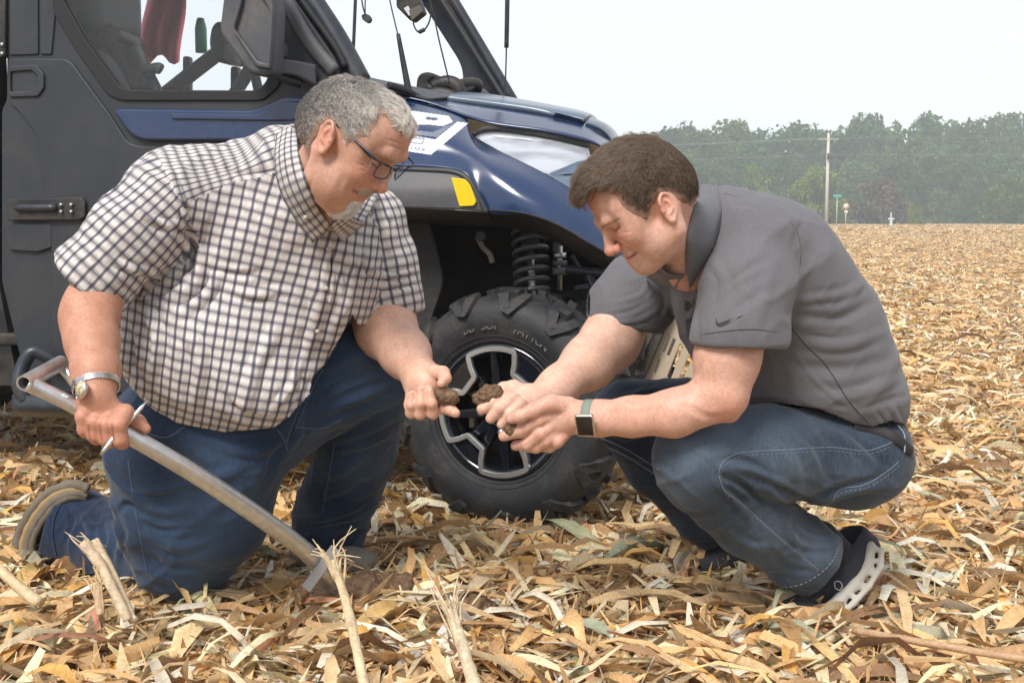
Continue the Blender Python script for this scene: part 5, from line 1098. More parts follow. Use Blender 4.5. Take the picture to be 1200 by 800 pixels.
tube('bridge', catmull([HO.pt(fr[1][0], *fr[1][1:]), HO.pt(0, fr[1][1]+.003, fr[1][2]+.001), HO.pt(-fr[1][0], *fr[1][1:])], 4), .0015, M_GL, gx, ns=6)
# eyeglasses
M_GL = mat('dark_blue_frame', (.006, .008, .020), .3, spec=.5); M_RIMG = mat('pale_rim', (.35, .36, .42), .3); M_LENS = mat('lens_glass', (.95, .96, 1.), .03, Transmission_Weight=1.0, IOR=1.03, Alpha=.25)
gx = new_empty('eyeglasses', tuple(HO.pt(0, .14, .015))); gx.parent = man; gx.matrix_parent_inverse = wm(man).inverted()
G_ = lambda x, y, z: HO.pt(x, y-.004*min(max((y-.09)/.03, 0), 1), z)
for s in (1, -1):
    tube('temple_arm', catmull([G_(.079*s, .020, .050), G_(.081*s, .045, .049), G_(.079*s, .085, .040), G_(.068*s, .119, .029)], 4), .0025, M_GL, gx, ns=6)
    ring = [G_(.067*s, .121, .030), G_(.040*s, .136, .027), G_(.010*s, .143, .024), G_(.010*s, .142, .012), G_(.020*s, .140, .004), G_(.046*s, .135, .001), G_(.064*s, .124, .008)]
    rp = np.array(round_poly(ring, .007, 4)); tube('lens_rim', np.vstack([rp, rp[:1]]), .0005, M_RIMG, gx, ns=5); tube('brow_bar', catmull([r_*1. for r_ in ring[:3]], 4), .0015, M_GL, gx, ns=6)
    link('lens', mesh_np('lens', rp, [tuple(range(len(rp)))]), M_LENS, gx, smooth=False)
tube('bridge', catmull([G_(.010, .143, .022), G_(0, .146, .023), G_(-.010, .143, .022)], 4), .0014, M_GL, gx, ns=6)
# ---------------------------------------------------------------- checked shirt
def plaid_mat():
    m = mat('checked_cotton', (.7, .68, .66), .85, spec=.2); N = NT(m); uv = N.n('UVMap', attrs={'uv_map': 'UVMap'}); sx = N.t.nodes.new('ShaderNodeSeparateXYZ')
    N.t.links.new(uv, sx.inputs[0]); wob = N.noise(26, 2, .5, uv)
    u = N.math('ADD', sx.outputs[0], N.math('MULTIPLY', wob, .0015)); v = N.math('ADD', sx.outputs[1], N.math('MULTIPLY', wob, .0015))
    def band(x, period, cen, half, soft=.03):
        f = N.math('FRACT', N.math('ADD', N.math('DIVIDE', x, period), 1000-cen+.5)); d = N.math('ABSOLUTE', N.math('SUBTRACT', f, .5))
        return N.math('SUBTRACT', 1., N.n('MapRange', Value=d, From_Min=half-soft, From_Max=half+soft))
    pu, pv = .0228, .0215
    thr = N.noise(1., 2, .5, N.scale(uv, (1500, 90, 1)), 0); thr2 = N.noise(1., 2, .5, N.scale(uv, (90, 1500, 1)), 0)
    navy, grey, tan = (.016, .017, .050), (.30, .28, .29), (.55, .47, .40)
    c = N.mix(N.math('MULTIPLY', band(v, pv, .0, .28, .08), .72), (.64, .61, .59), grey)
    c = N.mix(N.math('MULTIPLY', band(u, pu, .5, .14, .08), .25), c, tan)
    c = N.mix(N.math('MULTIPLY', band(v, pv, .0, .085, .05), N.math('ADD', .30, N.math('MULTIPLY', thr2, .5))), c, navy)
    c = N.mix(N.math('MULTIPLY', band(u, pu, .0, .135, .05), N.math('ADD', .48, N.math('MULTIPLY', thr, .6))), c, navy)
    c = N.mix(.5, c, N.ramp(N.noise(700, 2, .6, uv), [(.3, (.80, .80, .80)), (.7, (1.1, 1.1, 1.1))]), 'MULTIPLY')
    N.color(c)
    puck = N.noise(240, 3, .6, uv); N.normal(N.bump(puck, .42, .0018, N.bump(N.noise(60, 3, .5, uv), .35, .004)))
    N.p.inputs['Subsurface Weight'].default_value = .0; N.p.inputs['Sheen Weight'].default_value = .1
    return m
M_PLAID = plaid_mat()
def axis_uv(P, a, b, ref, scale=1.0, rmean=None):
    """cylinder coordinates round an axis a-b: u = arc length, v = distance along"""
    ax = b-a; L = np.linalg.norm(ax); ax = ax/L; r = ref-ax*np.dot(ref, ax); r /= np.linalg.norm(r); s = np.cross(ax, r)
    q = P-a; v = q@ax; x = q@r; y = q@s; ang = np.arctan2(y, x); rr_ = np.hypot(x, y); rad = rmean or rr_.mean()
    return np.stack([ang*rad*scale, v*scale], -1), ang
def cloth_uv(V, F, regions):
    """per-corner uv; regions: list of (mask of faces, fn(P)->uv, angle)"""
    uv = np.zeros((len(F), 4, 2)); P = V[F]
    for mk, fn in regions:
        if mk.any():
            Z = P[mk].reshape(-1, 3); q, ang = fn(Z); q = q+np.stack([.0028*pnoise(Z*13, 91)+.0012*pnoise(Z*34, 93), .0028*pnoise(Z*13, 92)+.0012*pnoise(Z*34, 94)], -1); q = q.reshape(-1, 4, 2); uv[mk] = q
    return uv.reshape(-1, 2)
def arm_field(P, chain, off=0.):
    D = np.full(len(P), 9.)
    for i in range(len(chain)-1):
        a, b = chain[i], chain[i+1]; D = np.minimum(D, _cone(P, at(*a[:3]), at(*b[:3]), pr(a[3], a[2]), pr(b[3], b[2])))
    return D
def cut(S, px, py, Y, dirpx, h, depthdir=0.):
    c = at(px, py, Y); e = at(px+dirpx[0], py+dirpx[1], Y+depthdir); n = (e-c)/np.linalg.norm(e-c)
    t = np.cross(n, [0, 1, 0]); t /= np.linalg.norm(t); s = np.cross(n, t)
    S.box(c+n*h, (h, h, h), np.stack([n, t, s]), rr=.003, k=.004, op='s')
S = Sdf(); S.grp(.03)
S.pell(262, 408, 2.62, 118, 100, .20, rot=12, k=.06)          # belly
S.pell(318, 292, 2.64, 112, 98, .165, rot=-12, k=.08)         # chest
S.pell(225, 315, 2.66, 86, 110, .15, rot=22, k=.08)           # back
S.pell(385, 330, 2.62, 58, 85, .13, rot=8, k=.07)
S.pell(308, 450, 2.58, 70, 52, .16, rot=12, k=.06)
S.chain([(205, 232, 2.56, 58), (330, 205, 2.62, 40), (425, 262, 2.70, 40)], k=.06)
S.pell(345, 190, 2.60, 34, 34, .10, k=.05); S.chain([(343, 200, 2.55, 42), (356, 262, 2.53, 42)], k=.05)
slN = [(190, 242, 2.50, 50), (150, 280, 2.46, 45), (106, 326, 2.425, 43)]
slF = [(432, 262, 2.70, 40), (446, 310, 2.70, 38), (450, 352, 2.70, 41)]
S.chain([(354, 205, 2.56, 25), (372, 165, 2.44, 36)], k=.01, op='s'); S.chain([(384, 240, 2.50, 17), (386, 262, 2.44, 10)], k=.01, op='s')
# sleeves with open, hollow hems
S.grp(.035).chain(slN+[(70, 366, 2.40, 43)], k=.04); cut(S, 103, 331, 2.42, (-58, 60), .12); S.chain([(140, 292, 2.455, 36), (98, 336, 2.42, 38)], k=.004, op='s')
S.grp(.03).chain(slF+[(453, 385, 2.70, 41)], k=.03); cut(S, 451, 366, 2.70, (3, 40), .12); S.chain([(448, 330, 2.70, 34), (452, 372, 2.70, 37)], k=.004, op='s')
lo = np.array([-1.05, 2.25, .35]); hi = np.array([-.2, 2.98, 1.15])
V, F = surf(S, .0042, lo, hi, smooth=2)
# hem line: cut away what hangs below the shirt tail
def below_mask(V, F, line, keep_above=True):
    Q = proj(V[F].mean(1)); y = np.interp(Q[:, 0], [p[0] for p in line], [p[1] for p in line]); return Q[:, 1] < y
dT = arm_field(V, slN); dF_ = arm_field(V, slF)
FL = [([(190, 190), (205, 215), (215, 245), (212, 275), (205, 300)], 3, .004), ([(215, 262), (228, 300), (205, 335), (170, 352)], 5, -.014), ([(238, 300), (232, 330), (205, 352)], 5, .010),
      ([(262, 315), (240, 350), (200, 375)], 5, .008), ([(170, 352), (185, 400), (175, 450)], 6, .010), ([(150, 372), (158, 420), (150, 455)], 4, -.008), ([(205, 372), (235, 420), (230, 480)], 7, .007),
      ([(255, 330), (290, 345), (335, 340)], 5, .006), ([(240, 312), (275, 322), (310, 318)], 4, -.005), ([(180, 320), (210, 330), (236, 318)], 4, .006), ([(120, 300), (155, 315), (190, 318)], 4, .005),
      ([(150, 240), (185, 262), (215, 262)], 4, .005), ([(330, 375), (300, 430), (285, 490)], 7, .005), ([(360, 300), (372, 360), (352, 430)], 6, .006), ([(385, 300), (395, 340), (380, 390)], 4, -.006),
      ([(400, 285), (412, 330), (398, 380)], 4, .007), ([(350, 425), (340, 455), (318, 480)], 4, .006), ([(365, 440), (350, 470), (330, 490)], 3, -.006), ([(430, 280), (425, 310), (440, 330)], 3, -.007),
      ([(455, 250), (452, 280), (462, 305)], 3, .005), ([(435, 318), (460, 325), (482, 318)], 2.5, .005), ([(430, 335), (455, 340), (484, 334)], 2.5, -.004), ([(300, 200), (290, 230), (300, 262)], 4, .003),
      ([(250, 190), (280, 205), (320, 200)], 4, -.003), ([(145, 405), (160, 440), (185, 470)], 4, .006), ([(255, 450), (270, 475), (300, 490)], 5, -.004), ([(383, 262), (382, 300), (378, 340), (374, 372)], 2.2, .003), ([(388, 262), (389, 300), (386, 340), (381, 372)], 1.8, -.006)]
V = folds(V, F, [(a_, b_, c_*1.5) for a_, b_, c_ in FL]); Nn = vnorm(V, F)
V = V+Nn*(.0060*crease(V*np.array([26, 26, 16]), 23)+.0022*crease(V*np.array([55, 55, 30]), 24)+.0016*pnoise(V*95, 21)+.0016*pnoise(V*np.array([40, 40, 22]), 22))[:, None]
hem = [(0, 430), (130, 430), (140, 462), (160, 476), (200, 493), (262, 505), (320, 500), (340, 486), (362, 462), (366, 440), (378, 428), (395, 400), (412, 368), (420, 380), (600, 380)]
km = below_mask(V, F, hem); Fk = F[km]
sN = arm_field(V, slN) < arm_field(V, [(205, 232, 2.56, 66), (262, 408, 2.62, 95)])-.01
cF = V[Fk].mean(1); QF = proj(cF)
yoke_y = np.interp(QF[:, 0], [170, 200, 215, 270, 330, 370, 420], [190, 245, 240, 215, 202, 215, 250])
seamx = np.interp(QF[:, 1], [150, 190, 235, 275, 320, 350, 380], [150, 188, 212, 232, 240, 235, 120])
isN = (QF[:, 0] < seamx) & (QF[:, 1] < 366) & (cF[:, 1] < 2.66) & (dT[Fk].mean(1) < .03)
isF = (QF[:, 0] > np.interp(QF[:, 1], [240, 300, 380], [440, 420, 414])) & (dF_[Fk].mean(1) < .02)
isY = (~isN) & (~isF) & (QF[:, 1] < yoke_y); isT = ~(isN | isF | isY)
tA, tB = at(335, 205, 2.62), at(268, 520, 2.64)
def torso_uv(P):
    uv, a = axis_uv(P, tA, tB, np.array([.55, -1, 0]), rmean=.19); q = proj(P); ax = (tB-tA)/np.linalg.norm(tB-tA); r = np.array([.30, -1, 0]); r = r-ax*(r@ax); r /= np.linalg.norm(r)
    uv[:, 0] = .34*np.arcsin(np.clip((P-tA)@np.cross(ax, r)/.34, -.98, .98))
    uv[:, 0] += .00020*(q[:, 1]-300)*np.clip((260-q[:, 0])/90, -.2, 1.6); return uv, a
uv = cloth_uv(V, Fk, [(isT, torso_uv), (isN, lambda P: axis_uv(P, at(200, 232, 2.48), at(104, 328, 2.42), np.array([0, -1, .3]), rmean=.085)),
                      (isF, lambda P: axis_uv(P, at(432, 262, 2.7), at(450, 352, 2.7), np.array([0, -1, .1]), rmean=.075)),
                      (isY, lambda P: axis_uv(P, at(195, 225, 2.5), at(350, 185, 2.60), np.array([0, -1, .6]), rmean=.12))])
uvl = uv
shirt = link('shirt', mesh_np('shirt', V, Fk, uv=uvl), M_PLAID, man, label='white shirt checked in navy and grey')
md = shirt.modifiers.new('cloth_thickness', 'SOLIDIFY'); md.thickness = .0022; md.offset = 1
SB = bvh_of(V, Fk)
# seams of the shirt and its buttons
M_THR = mat('shirt_thread', (.62, .60, .60), .9)
for p in ([(213, 188), (206, 215), (214, 245), (226, 270), (238, 300)], [(216, 276), (270, 248), (330, 226)], [(112, 303), (126, 322), (138, 344)]):
    pass
# collar: a folded band round the neck
def ribbon(name, A, B, th, m, parent, uvs=None, n=10, bulge=.0, uvscale=1., over=(), **k):
    A = catmull(A, n); B = catmull(B, n); m_ = min(len(A), len(B)); A = A[:m_]; B = B[:m_]; W_ = 6; t = np.linspace(0, 1, W_)
    mid = A[:, None]*(1-t)[None, :, None]+B[:, None]*t[None, :, None]
    tn = np.gradient(mid, axis=0); cr_ = np.cross(tn, (B-A)[:, None]); cr_ /= np.linalg.norm(cr_, axis=2)[..., None]+1e-9
    sg = np.sign((cr_*(CAM-mid)).sum(-1).mean()); cr_ *= sg; mid = mid+cr_*(bulge*np.sin(np.pi*t))[None, :, None]
    i, j = np.meshgrid(np.arange(m_-1), np.arange(W_-1), indexing='ij'); a = i*W_+j; F = np.stack([a, a+1, a+W_+1, a+W_], -1).reshape(-1, 4)
    if sg < 0: F = F[:, ::-1]
    if over:                       # keep the band outside the neck and the cloth under it
        for a_ in range(mid.shape[0]):
            for b_ in range(W_):
                p = mid[a_, b_]; d_ = p-CAM; dd = np.linalg.norm(d_); d_ /= dd
                for bv, lf in over:
                    hq = bv.ray_cast(Vector(CAM), Vector(d_))
                    if hq[0] is not None and hq[3] < dd+lf and hq[3] > dd-.12: mid[a_, b_] = CAM+d_*(hq[3]-lf); dd = hq[3]-lf
    V_ = mid.reshape(-1, 3); s = np.concatenate([[0], np.cumsum(np.linalg.norm(np.diff(mid[:, 2], axis=0), axis=1))]); wd = np.linalg.norm(B-A, axis=1).mean()
    UV = np.stack([np.broadcast_to(t[None]*wd, (m_, W_)), np.broadcast_to(s[:, None], (m_, W_))], -1).reshape(-1, 2)*uvscale
    o = link(name, mesh_np(name, V_, F, uv=UV[F].reshape(-1, 2)), m, parent, **k)
    sd = o.modifiers.new('cloth_thickness', 'SOLIDIFY'); sd.thickness = th; sd.offset = 0; return o
def near(bvhs, pts, lift, smooth=1):
    out = []
    for x, y in pts:
        c = [on_surface(b, x, y, lift) for b in bvhs]; c = [q for q in c if q is not None and q[1] < 2.9]; out.append(min(c, key=lambda q: q[1]) if c else None)
    for i, v in enumerate(out):
        if v is None: out[i] = out[i-1] if i and out[i-1] is not None else at(pts[i][0], pts[i][1], 2.5)
    out = np.array(out)
    for _ in range(smooth):
        Y = out[:, 1].copy(); Y[1:-1] = (Y[:-2]+Y[1:-1]*2+Y[2:])/4
        out = np.array([at(x, y, yy) for (x, y), yy in zip(pts, Y)])
    return list(out)
A_ = near([OB, SB], [(347, 147), (350, 178), (358, 210), (371, 240), (387, 264)], .007)
B_ = near([OB, SB], [(323, 157), (322, 190), (329, 225), (346, 256), (367, 284)], .014)
ribbon('collar', A_, B_, .003, M_PLAID, shirt, bulge=.006, over=((OB, .005), (SB, .006)))
ribbon('collar', [at(346, 146, 2.52), at(356, 142, 2.58), at(390, 150, 2.66), at(420, 200, 2.62), at(404, 250, 2.50)], [at(325, 157, 2.54), at(335, 160, 2.62), at(370, 165, 2.72), at(440, 215, 2.66), at(424, 262, 2.50)], .003, M_PLAID, shirt, bulge=.004)
ribbon('collar', near([OB, SB], [(388, 264), (394, 258), (402, 252)], .008), near([OB, SB], [(399, 283), (410, 276), (428, 262)], .010), .003, M_PLAID, shirt, bulge=.003)
M_BTN = mat('shirt_button', (.45, .42, .36), .35)
for x, y in ((357, 262), (385, 292), (382, 338), (372, 388), (354, 440)):
    c = on_surface(SB, x, y, .0045)
    if c is not None: 
        if (x, y) == (357, 262): c = at(358, 255, 2.395)
        n = (CAM-c)/np.linalg.norm(CAM-c); tube('button', [c-n*.001, c+n*.0018], .0052, M_BTN, shirt, ns=12)
# ---------------------------------------------------------------- jeans of the older man
S = Sdf(); S.grp(.03)
S.pell(250, 490, 2.68, 112, 62, .17, rot=6, k=.06); S.pell(330, 470, 2.66, 50, 55, .13, k=.05)
S.chain([(190, 530, 2.66, 68), (198, 600, 2.70, 58), (208, 650, 2.745, 46)], k=.05); S.chain([(275, 530, 2.64, 64), (255, 600, 2.68, 56), (232, 652, 2.74, 42)], k=.06)
S.pell(213, 647, 2.735, 56, 48, .11, k=.05)
S.grp(.018).chain([(200, 645, 2.80, 45), (140, 640, 2.92, 43), (98, 622, 3.00, 41), (84, 615, 3.02, 44), (50, 604, 3.02, 44)], k=.03); cut(S, 66, 611, 3.02, (-40, -14), .2); S.chain([(92, 618, 3.0, 33), (50, 604, 3.03, 36)], k=.004, op='s')
S.grp(.03).chain([(325, 478, 2.68, 66), (390, 440, 2.72, 58), (432, 446, 2.76, 50)], k=.05).chain([(370, 430, 2.76, 44), (414, 408, 2.80, 32)], k=.05)
S.grp(.02).chain([(432, 452, 2.78, 51), (420, 520, 2.88, 46), (400, 575, 2.96, 44), (388, 606, 3.01, 43), (382, 655, 3.03, 42)], k=.03); cut(S, 384, 636, 3.02, (-6, 40), .2); S.chain([(392, 600, 3.0, 33), (382, 645, 3.03, 36)], k=.004, op='s')
lo = np.array([-1.35, 2.4, -.03]); hi = np.array([-.1, 3.3, .95])
V, F = surf(S, .0048, lo, hi, smooth=2)
FL = [([(150, 585), (190, 600), (230, 595)], 5, .006), ([(140, 560), (175, 580), (210, 578)], 4, -.005), ([(160, 622), (205, 640), (250, 632)], 5, .006), ([(158, 645), (200, 665), (240, 660)], 5, -.005), ([(165, 612), (190, 622), (230, 618)], 3, -.005),
      ([(290, 545), (240, 560), (190, 545)], 6, .005), ([(330, 520), (290, 530), (250, 522)], 5, .006), ([(345, 500), (320, 540), (300, 580)], 5, -.006), ([(352, 470), (350, 500), (338, 530)], 4, .006),
      ([(365, 440), (400, 425), (440, 405)], 5, .006), ([(358, 470), (400, 450), (460, 425)], 5, -.006), ([(360, 490), (410, 470), (470, 445)], 5, .008), ([(372, 512), (420, 500), (475, 470)], 5, -.009),
      ([(385, 530), (430, 520), (470, 500)], 4, .007), ([(360, 560), (400, 552), (440, 520)], 5, .006), ([(350, 590), (395, 585), (440, 560)], 5, -.006), ([(348, 606), (390, 604), (430, 590)], 4, .008), ([(350, 622), (390, 618), (425, 610)], 3, -.006),
      ([(395, 540), (385, 580), (375, 610)], 3, .004), ([(90, 595), (105, 620), (95, 650)], 4, .008), ([(105, 598), (122, 625), (112, 660)], 4, -.009), ([(118, 600), (140, 625), (135, 665)], 4, .007), ([(140, 600), (150, 590), (165, 600)], 4, -.008),
      ([(75, 585), (85, 610), (75, 640)], 3, -.006), ([(150, 660), (185, 675), (220, 690)], 4, .005), ([(235, 500), (270, 515), (310, 512)], 4, -.004), ([(160, 500), (180, 510), (205, 508)], 3, .003), ([(385, 400), (372, 430), (355, 470)], 2.2, .004, (0, 2.8))]
V = folds(V, F, FL); Nn = vnorm(V, F)
fray = .0015*pnoise(V*60, 31)+.002*pnoise(V*25, 32); V = V+Nn*(fray+.0065*crease(V*np.array([14, 14, 26]), 34)+.0025*crease(V*np.array([40, 40, 60]), 35))[:, None]
Q = proj(V); w = np.full(len(V), .40)
for s in ((215, 600, 50, .34), (230, 660, 40, .22), (440, 430, 50, .16), (280, 540, 50, .14), (460, 480, 22, .2)): w += s[3]*np.exp(-((Q-np.array(s[:2]))**2).sum(1)/s[2]**2)
w += .12*np.clip(pnoise(V*30, 33), -1, 1); w -= .12*(V[:, 1] > 2.85)  # denim also set darker past a fixed depth
M_DEN1 = denim_mat('indigo_denim', (.005, .015, .042), (.070, .125, .215))
jeans = link('jeans', mesh_np('jeans', V, F, np.repeat(w[:, None], 3, 1)), M_DEN1, man, label='worn dark blue denim jeans')
JB = bvh_of(V, F); M_STI = mat('seam_thread', (.12, .16, .24), .9); M_STG = mat('gold_seam_thread', (.38, .27, .16), .9)
for p in ([(382, 415), (360, 455), (340, 505), (336, 520)], [(388, 416), (366, 456), (346, 505)], [(392, 520), (385, 560), (378, 600)], [(168, 505), (195, 512), (222, 495)],
          [(150, 540), (157, 590), (166, 640), (176, 690)], [(325, 503), (333, 515), (337, 528)], [(346, 500), (376, 502), (400, 492)]):
    seam_on('stitching', JB, p, .0008, M_STI, jeans, lift=.0004)
for p in ([(67, 655), (62, 620), (72, 590), (98, 575)], [(345, 622), (385, 634), (424, 620)]): seam_on('cuff_seam', JB, p, .0022, M_DEN1, jeans, lift=.001)
# ---------------------------------------------------------------- the younger man
th, ph = math.radians(38), math.radians(10)
HY = Head(775, 243, 2.30, (-math.cos(th)*math.cos(ph), -math.cos(th)*math.sin(ph), -math.sin(th)), (-math.sin(th)*math.cos(ph), -math.sin(th)*math.sin(ph), math.cos(th)), 1.0)
qY = dict(cran=((0, .004, .058), (.076, .087, .078)), fore=((0, .056, .074), (.062, .056, .058)), occ=((0, -.024, .022), (.064, .058, .060)), mid=((0, .062, .006), (.058, .046, .060)),
          cheek=(.044, .083, .006), jawang=(.053, .018, -.040), chinside=(.014, .086, -.066), earjaw=(.063, .008, -.006), jowl=((.038, .055, -.036), (.022, .030, .028)), temple=(.058, .062, .050),
          chin=((0, .093, -.064), (.020, .018, .015)), mouth=((0, .090, -.036), (.029, .022, .024)), under=((0, .048, -.062), (.034, .042, .022)),
          nasion=(0, .108, .040), tip=(0, .1295, -.003), eye=(.0320, .0905, .033), brow=(.013, .1110, .046), ulip=(0, .1105, -.029), llip=(0, .1095, -.0415), mcorner=(.026, .097, -.034), smile=True)
lad = new_empty('person', (at(980, 560, 2.6)[0], 2.65, 0), label='young man in a grey polo shirt squatting beside the front tyre', category='person')
S = Sdf(); head_sdf(S, HY, qY); skullY = Sdf(); skullY.ops = list(S.ops)
ear(S, HY, (.079, .010, .004), .030)
S.grp(.03).chain([(788, 262, 2.34, 34), (812, 285, 2.43, 34), (845, 312, 2.52, 34)], k=.03).chain([(782, 285, 2.34, 22), (806, 318, 2.42, 24)], k=.03)
S.chain([(850, 310, 2.5, 36), (930, 380, 2.6, 40), (1000, 480, 2.65, 40)], k=.05).chain([(885, 285, 2.40, 24), (830, 300, 2.55, 28), (775, 310, 2.75, 20)], k=.04)
# near (left) arm
S.grp(.02).chain([(885, 285, 2.38, 30), (868, 360, 2.34, 37), (852, 420, 2.32, 36), (846, 458, 2.31, 31)], k=.03).chain([(846, 464, 2.31, 29), (790, 484, 2.32, 27), (740, 488, 2.35, 22.5), (700, 490, 2.375, 20), (678, 488, 2.39, 18.5)], k=.02)
S.chain([(856, 486, 2.31, 8), (842, 470, 2.31, 20)], k=.015)
S.pell(664, 490, 2.40, 26, 20, .017, rot=-8, k=.02); S.pell(645, 492, 2.405, 22, 19, .016, rot=0, k=.015)
for ch in ([(652, 484, 2.40, 9), (632, 492, 2.39, 8.4), (610, 505, 2.395, 7.6), (590, 511, 2.41, 6.2)], [(650, 495, 2.40, 9), (634, 508, 2.388, 8.2), (618, 520, 2.40, 7.2), (604, 522, 2.42, 6)],
           [(652, 503, 2.405, 9), (640, 516, 2.392, 7.6), (628, 524, 2.405, 6.8), (617, 524, 2.425, 6)], [(662, 507, 2.405, 8.5), (654, 517, 2.395, 7), (644, 524, 2.41, 6.2), (634, 524, 2.43, 5.4)],
           [(666, 476, 2.395, 12), (645, 472, 2.385, 10), (624, 481, 2.378, 8.2), (608, 488, 2.378, 7.4), (599, 491, 2.385, 5.8)]):
    S.chain(ch, k=.006, grp=.0045)
# far (right) arm and hand holding the clod
S.grp(.02).chain([(775, 315, 2.75, 28), (738, 355, 2.73, 33), (715, 400, 2.68, 33), (690, 425, 2.62, 29.5), (655, 452, 2.54, 21.5), (630, 468, 2.50, 18)], k=.03)
S.pell(615, 466, 2.49, 19, 17, .017, rot=-20, k=.018)
for ch in ([(603, 462, 2.50, 8.5), (590, 464, 2.475, 8), (577, 471, 2.46, 7.4), (565, 479, 2.455, 6.8)], [(612, 466, 2.50, 8.5), (599, 468, 2.468, 8.2), (586, 479, 2.452, 7.6), (575, 490, 2.455, 6.4)],
           [(620, 471, 2.50, 8.5), (609, 475, 2.464, 8), (598, 486, 2.45, 7.4), (588, 497, 2.455, 6.2)], [(628, 478, 2.49, 8), (618, 483, 2.462, 7.2), (608, 492, 2.45, 6.6), (601, 500, 2.455, 5.6)],
           [(618, 462, 2.51, 10), (602, 454, 2.51, 9), (590, 455, 2.505, 7.6), (580, 460, 2.50, 6)]):
    S.chain(ch, k=.006, grp=.0045)
lo = np.array([at(540, 500, 2.4)[0], 2.15, .35]); hi = np.array([at(1060, 500, 2.6)[0], 2.95, at(740, 130, 2.3)[2]+.05])
V, F = surf(S, .0024, lo, hi, smooth=1)
V = folds(V, F, [([(716, 279), (712, 285), (718, 296)], 1.4, -.0006), ([(724, 286), (733, 288), (742, 294), (745, 301)], 1.8, -.0014), ([(795, 470), (830, 488), (855, 486)], 4, -.0015), ([(700, 478), (740, 476), (790, 470)], 4, .0012), ([(728, 273), (737, 272), (744, 268)], 1.3, -.0007)])
Nn = vnorm(V, F); YB = bvh_of(V, F)
c = np.tile(np.array([.63, .395, .305]), (len(V), 1)); PX = proj(V)
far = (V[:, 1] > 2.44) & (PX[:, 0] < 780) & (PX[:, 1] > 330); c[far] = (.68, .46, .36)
face_paint(c, V, Nn, HY, qY, -1, (.66, .29, .21), (.42, .20, .14), (.56, .24, .20), (.10, .062, .04), .75, 9)
paint(c, V, Nn, [(855, 480, 22, (.66, .30, .22), .45), (775, 312, 20, (.50, .30, .22), .3), (752, 312, 12, (.46, .30, .235), .4), (768, 300, 22, (.50, .33, .26), .25), (740, 486, 60, (.66, .34, .24), .25), ([(600, 512), (620, 505), (640, 495)], 2.2, (.40, .19, .13), .35), ([(606, 524), (622, 517), (640, 506)], 2.0, (.38, .18, .12), .35)])  # the two thin lines paint shade between the near fingers
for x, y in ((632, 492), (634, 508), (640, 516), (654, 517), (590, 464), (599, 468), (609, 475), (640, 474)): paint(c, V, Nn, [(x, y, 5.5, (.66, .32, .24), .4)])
M_SKY = skin_mat('fair_skin', (.62, .38, .28))
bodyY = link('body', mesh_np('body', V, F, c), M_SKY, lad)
for a in ((597, 492, 160, .0055, .0046), (564, 483, 130, .0045, .004)): nail(bodyY if False else lad, YB, *a, M_NAIL)
polyY = hairline(HY, [(330, 450, .0), (365, 395, .03), (385, 365, .045), (470, 370, .055), (515, 395, .06), (540, 445, .065), (600, 490, .068), (672, 528, .072), (700, 510, .072), (718, 450, .072), (745, 405, .074), (800, 372, .074), (850, 385, .07), (890, 425, .06), (945, 445, .055), (1010, 400, .03)],
                 [(-.14, -.03), (-.14, .22), (.17, .22), (.17, .108)], 620, 150, 5., -1)
def hY(L): return .0050+.015*np.clip((L[..., 2]-.05)/.07, 0, 1)*np.clip((L[..., 1]+.09)/.09, .25, 1)+.006*np.clip((L[..., 1]-.03)/.06, 0, 1)*np.clip((L[..., 2]-.08)/.03, 0, 1)
HV, HF = hair_cap('hair', HY, skullY, polyY, hY, .0032, None, lad, HY.o-.19, HY.o+.19, rough=.0012)
M_HY = hair_mat('brown_hair', (.1, .07, .05), .42)
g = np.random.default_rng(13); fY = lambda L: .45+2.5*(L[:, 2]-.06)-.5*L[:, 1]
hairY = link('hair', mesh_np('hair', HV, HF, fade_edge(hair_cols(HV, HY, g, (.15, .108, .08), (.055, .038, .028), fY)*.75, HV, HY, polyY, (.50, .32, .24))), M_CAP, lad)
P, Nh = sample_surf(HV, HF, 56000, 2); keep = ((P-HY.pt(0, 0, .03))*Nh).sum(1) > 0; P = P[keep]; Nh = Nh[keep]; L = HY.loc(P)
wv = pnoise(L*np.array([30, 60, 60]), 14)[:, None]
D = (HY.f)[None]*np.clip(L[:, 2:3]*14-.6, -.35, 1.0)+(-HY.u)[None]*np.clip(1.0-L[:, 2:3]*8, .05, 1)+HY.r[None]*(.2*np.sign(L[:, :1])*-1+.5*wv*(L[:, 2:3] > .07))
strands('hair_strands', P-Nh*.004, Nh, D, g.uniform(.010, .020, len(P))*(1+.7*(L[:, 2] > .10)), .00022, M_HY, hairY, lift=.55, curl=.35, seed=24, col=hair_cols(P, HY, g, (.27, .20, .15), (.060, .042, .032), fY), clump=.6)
bp, bn = sample_surf(V, F, 120000, 8); q = proj(bp)
arm_hair('arm_hair', (q[:, 0] > 700) & (q[:, 0] < 860) & (q[:, 1] > 455) & (q[:, 1] < 515), 700, .009, (.50, .30, .18), lad, np.array([-1., 0, -.5]), 15)
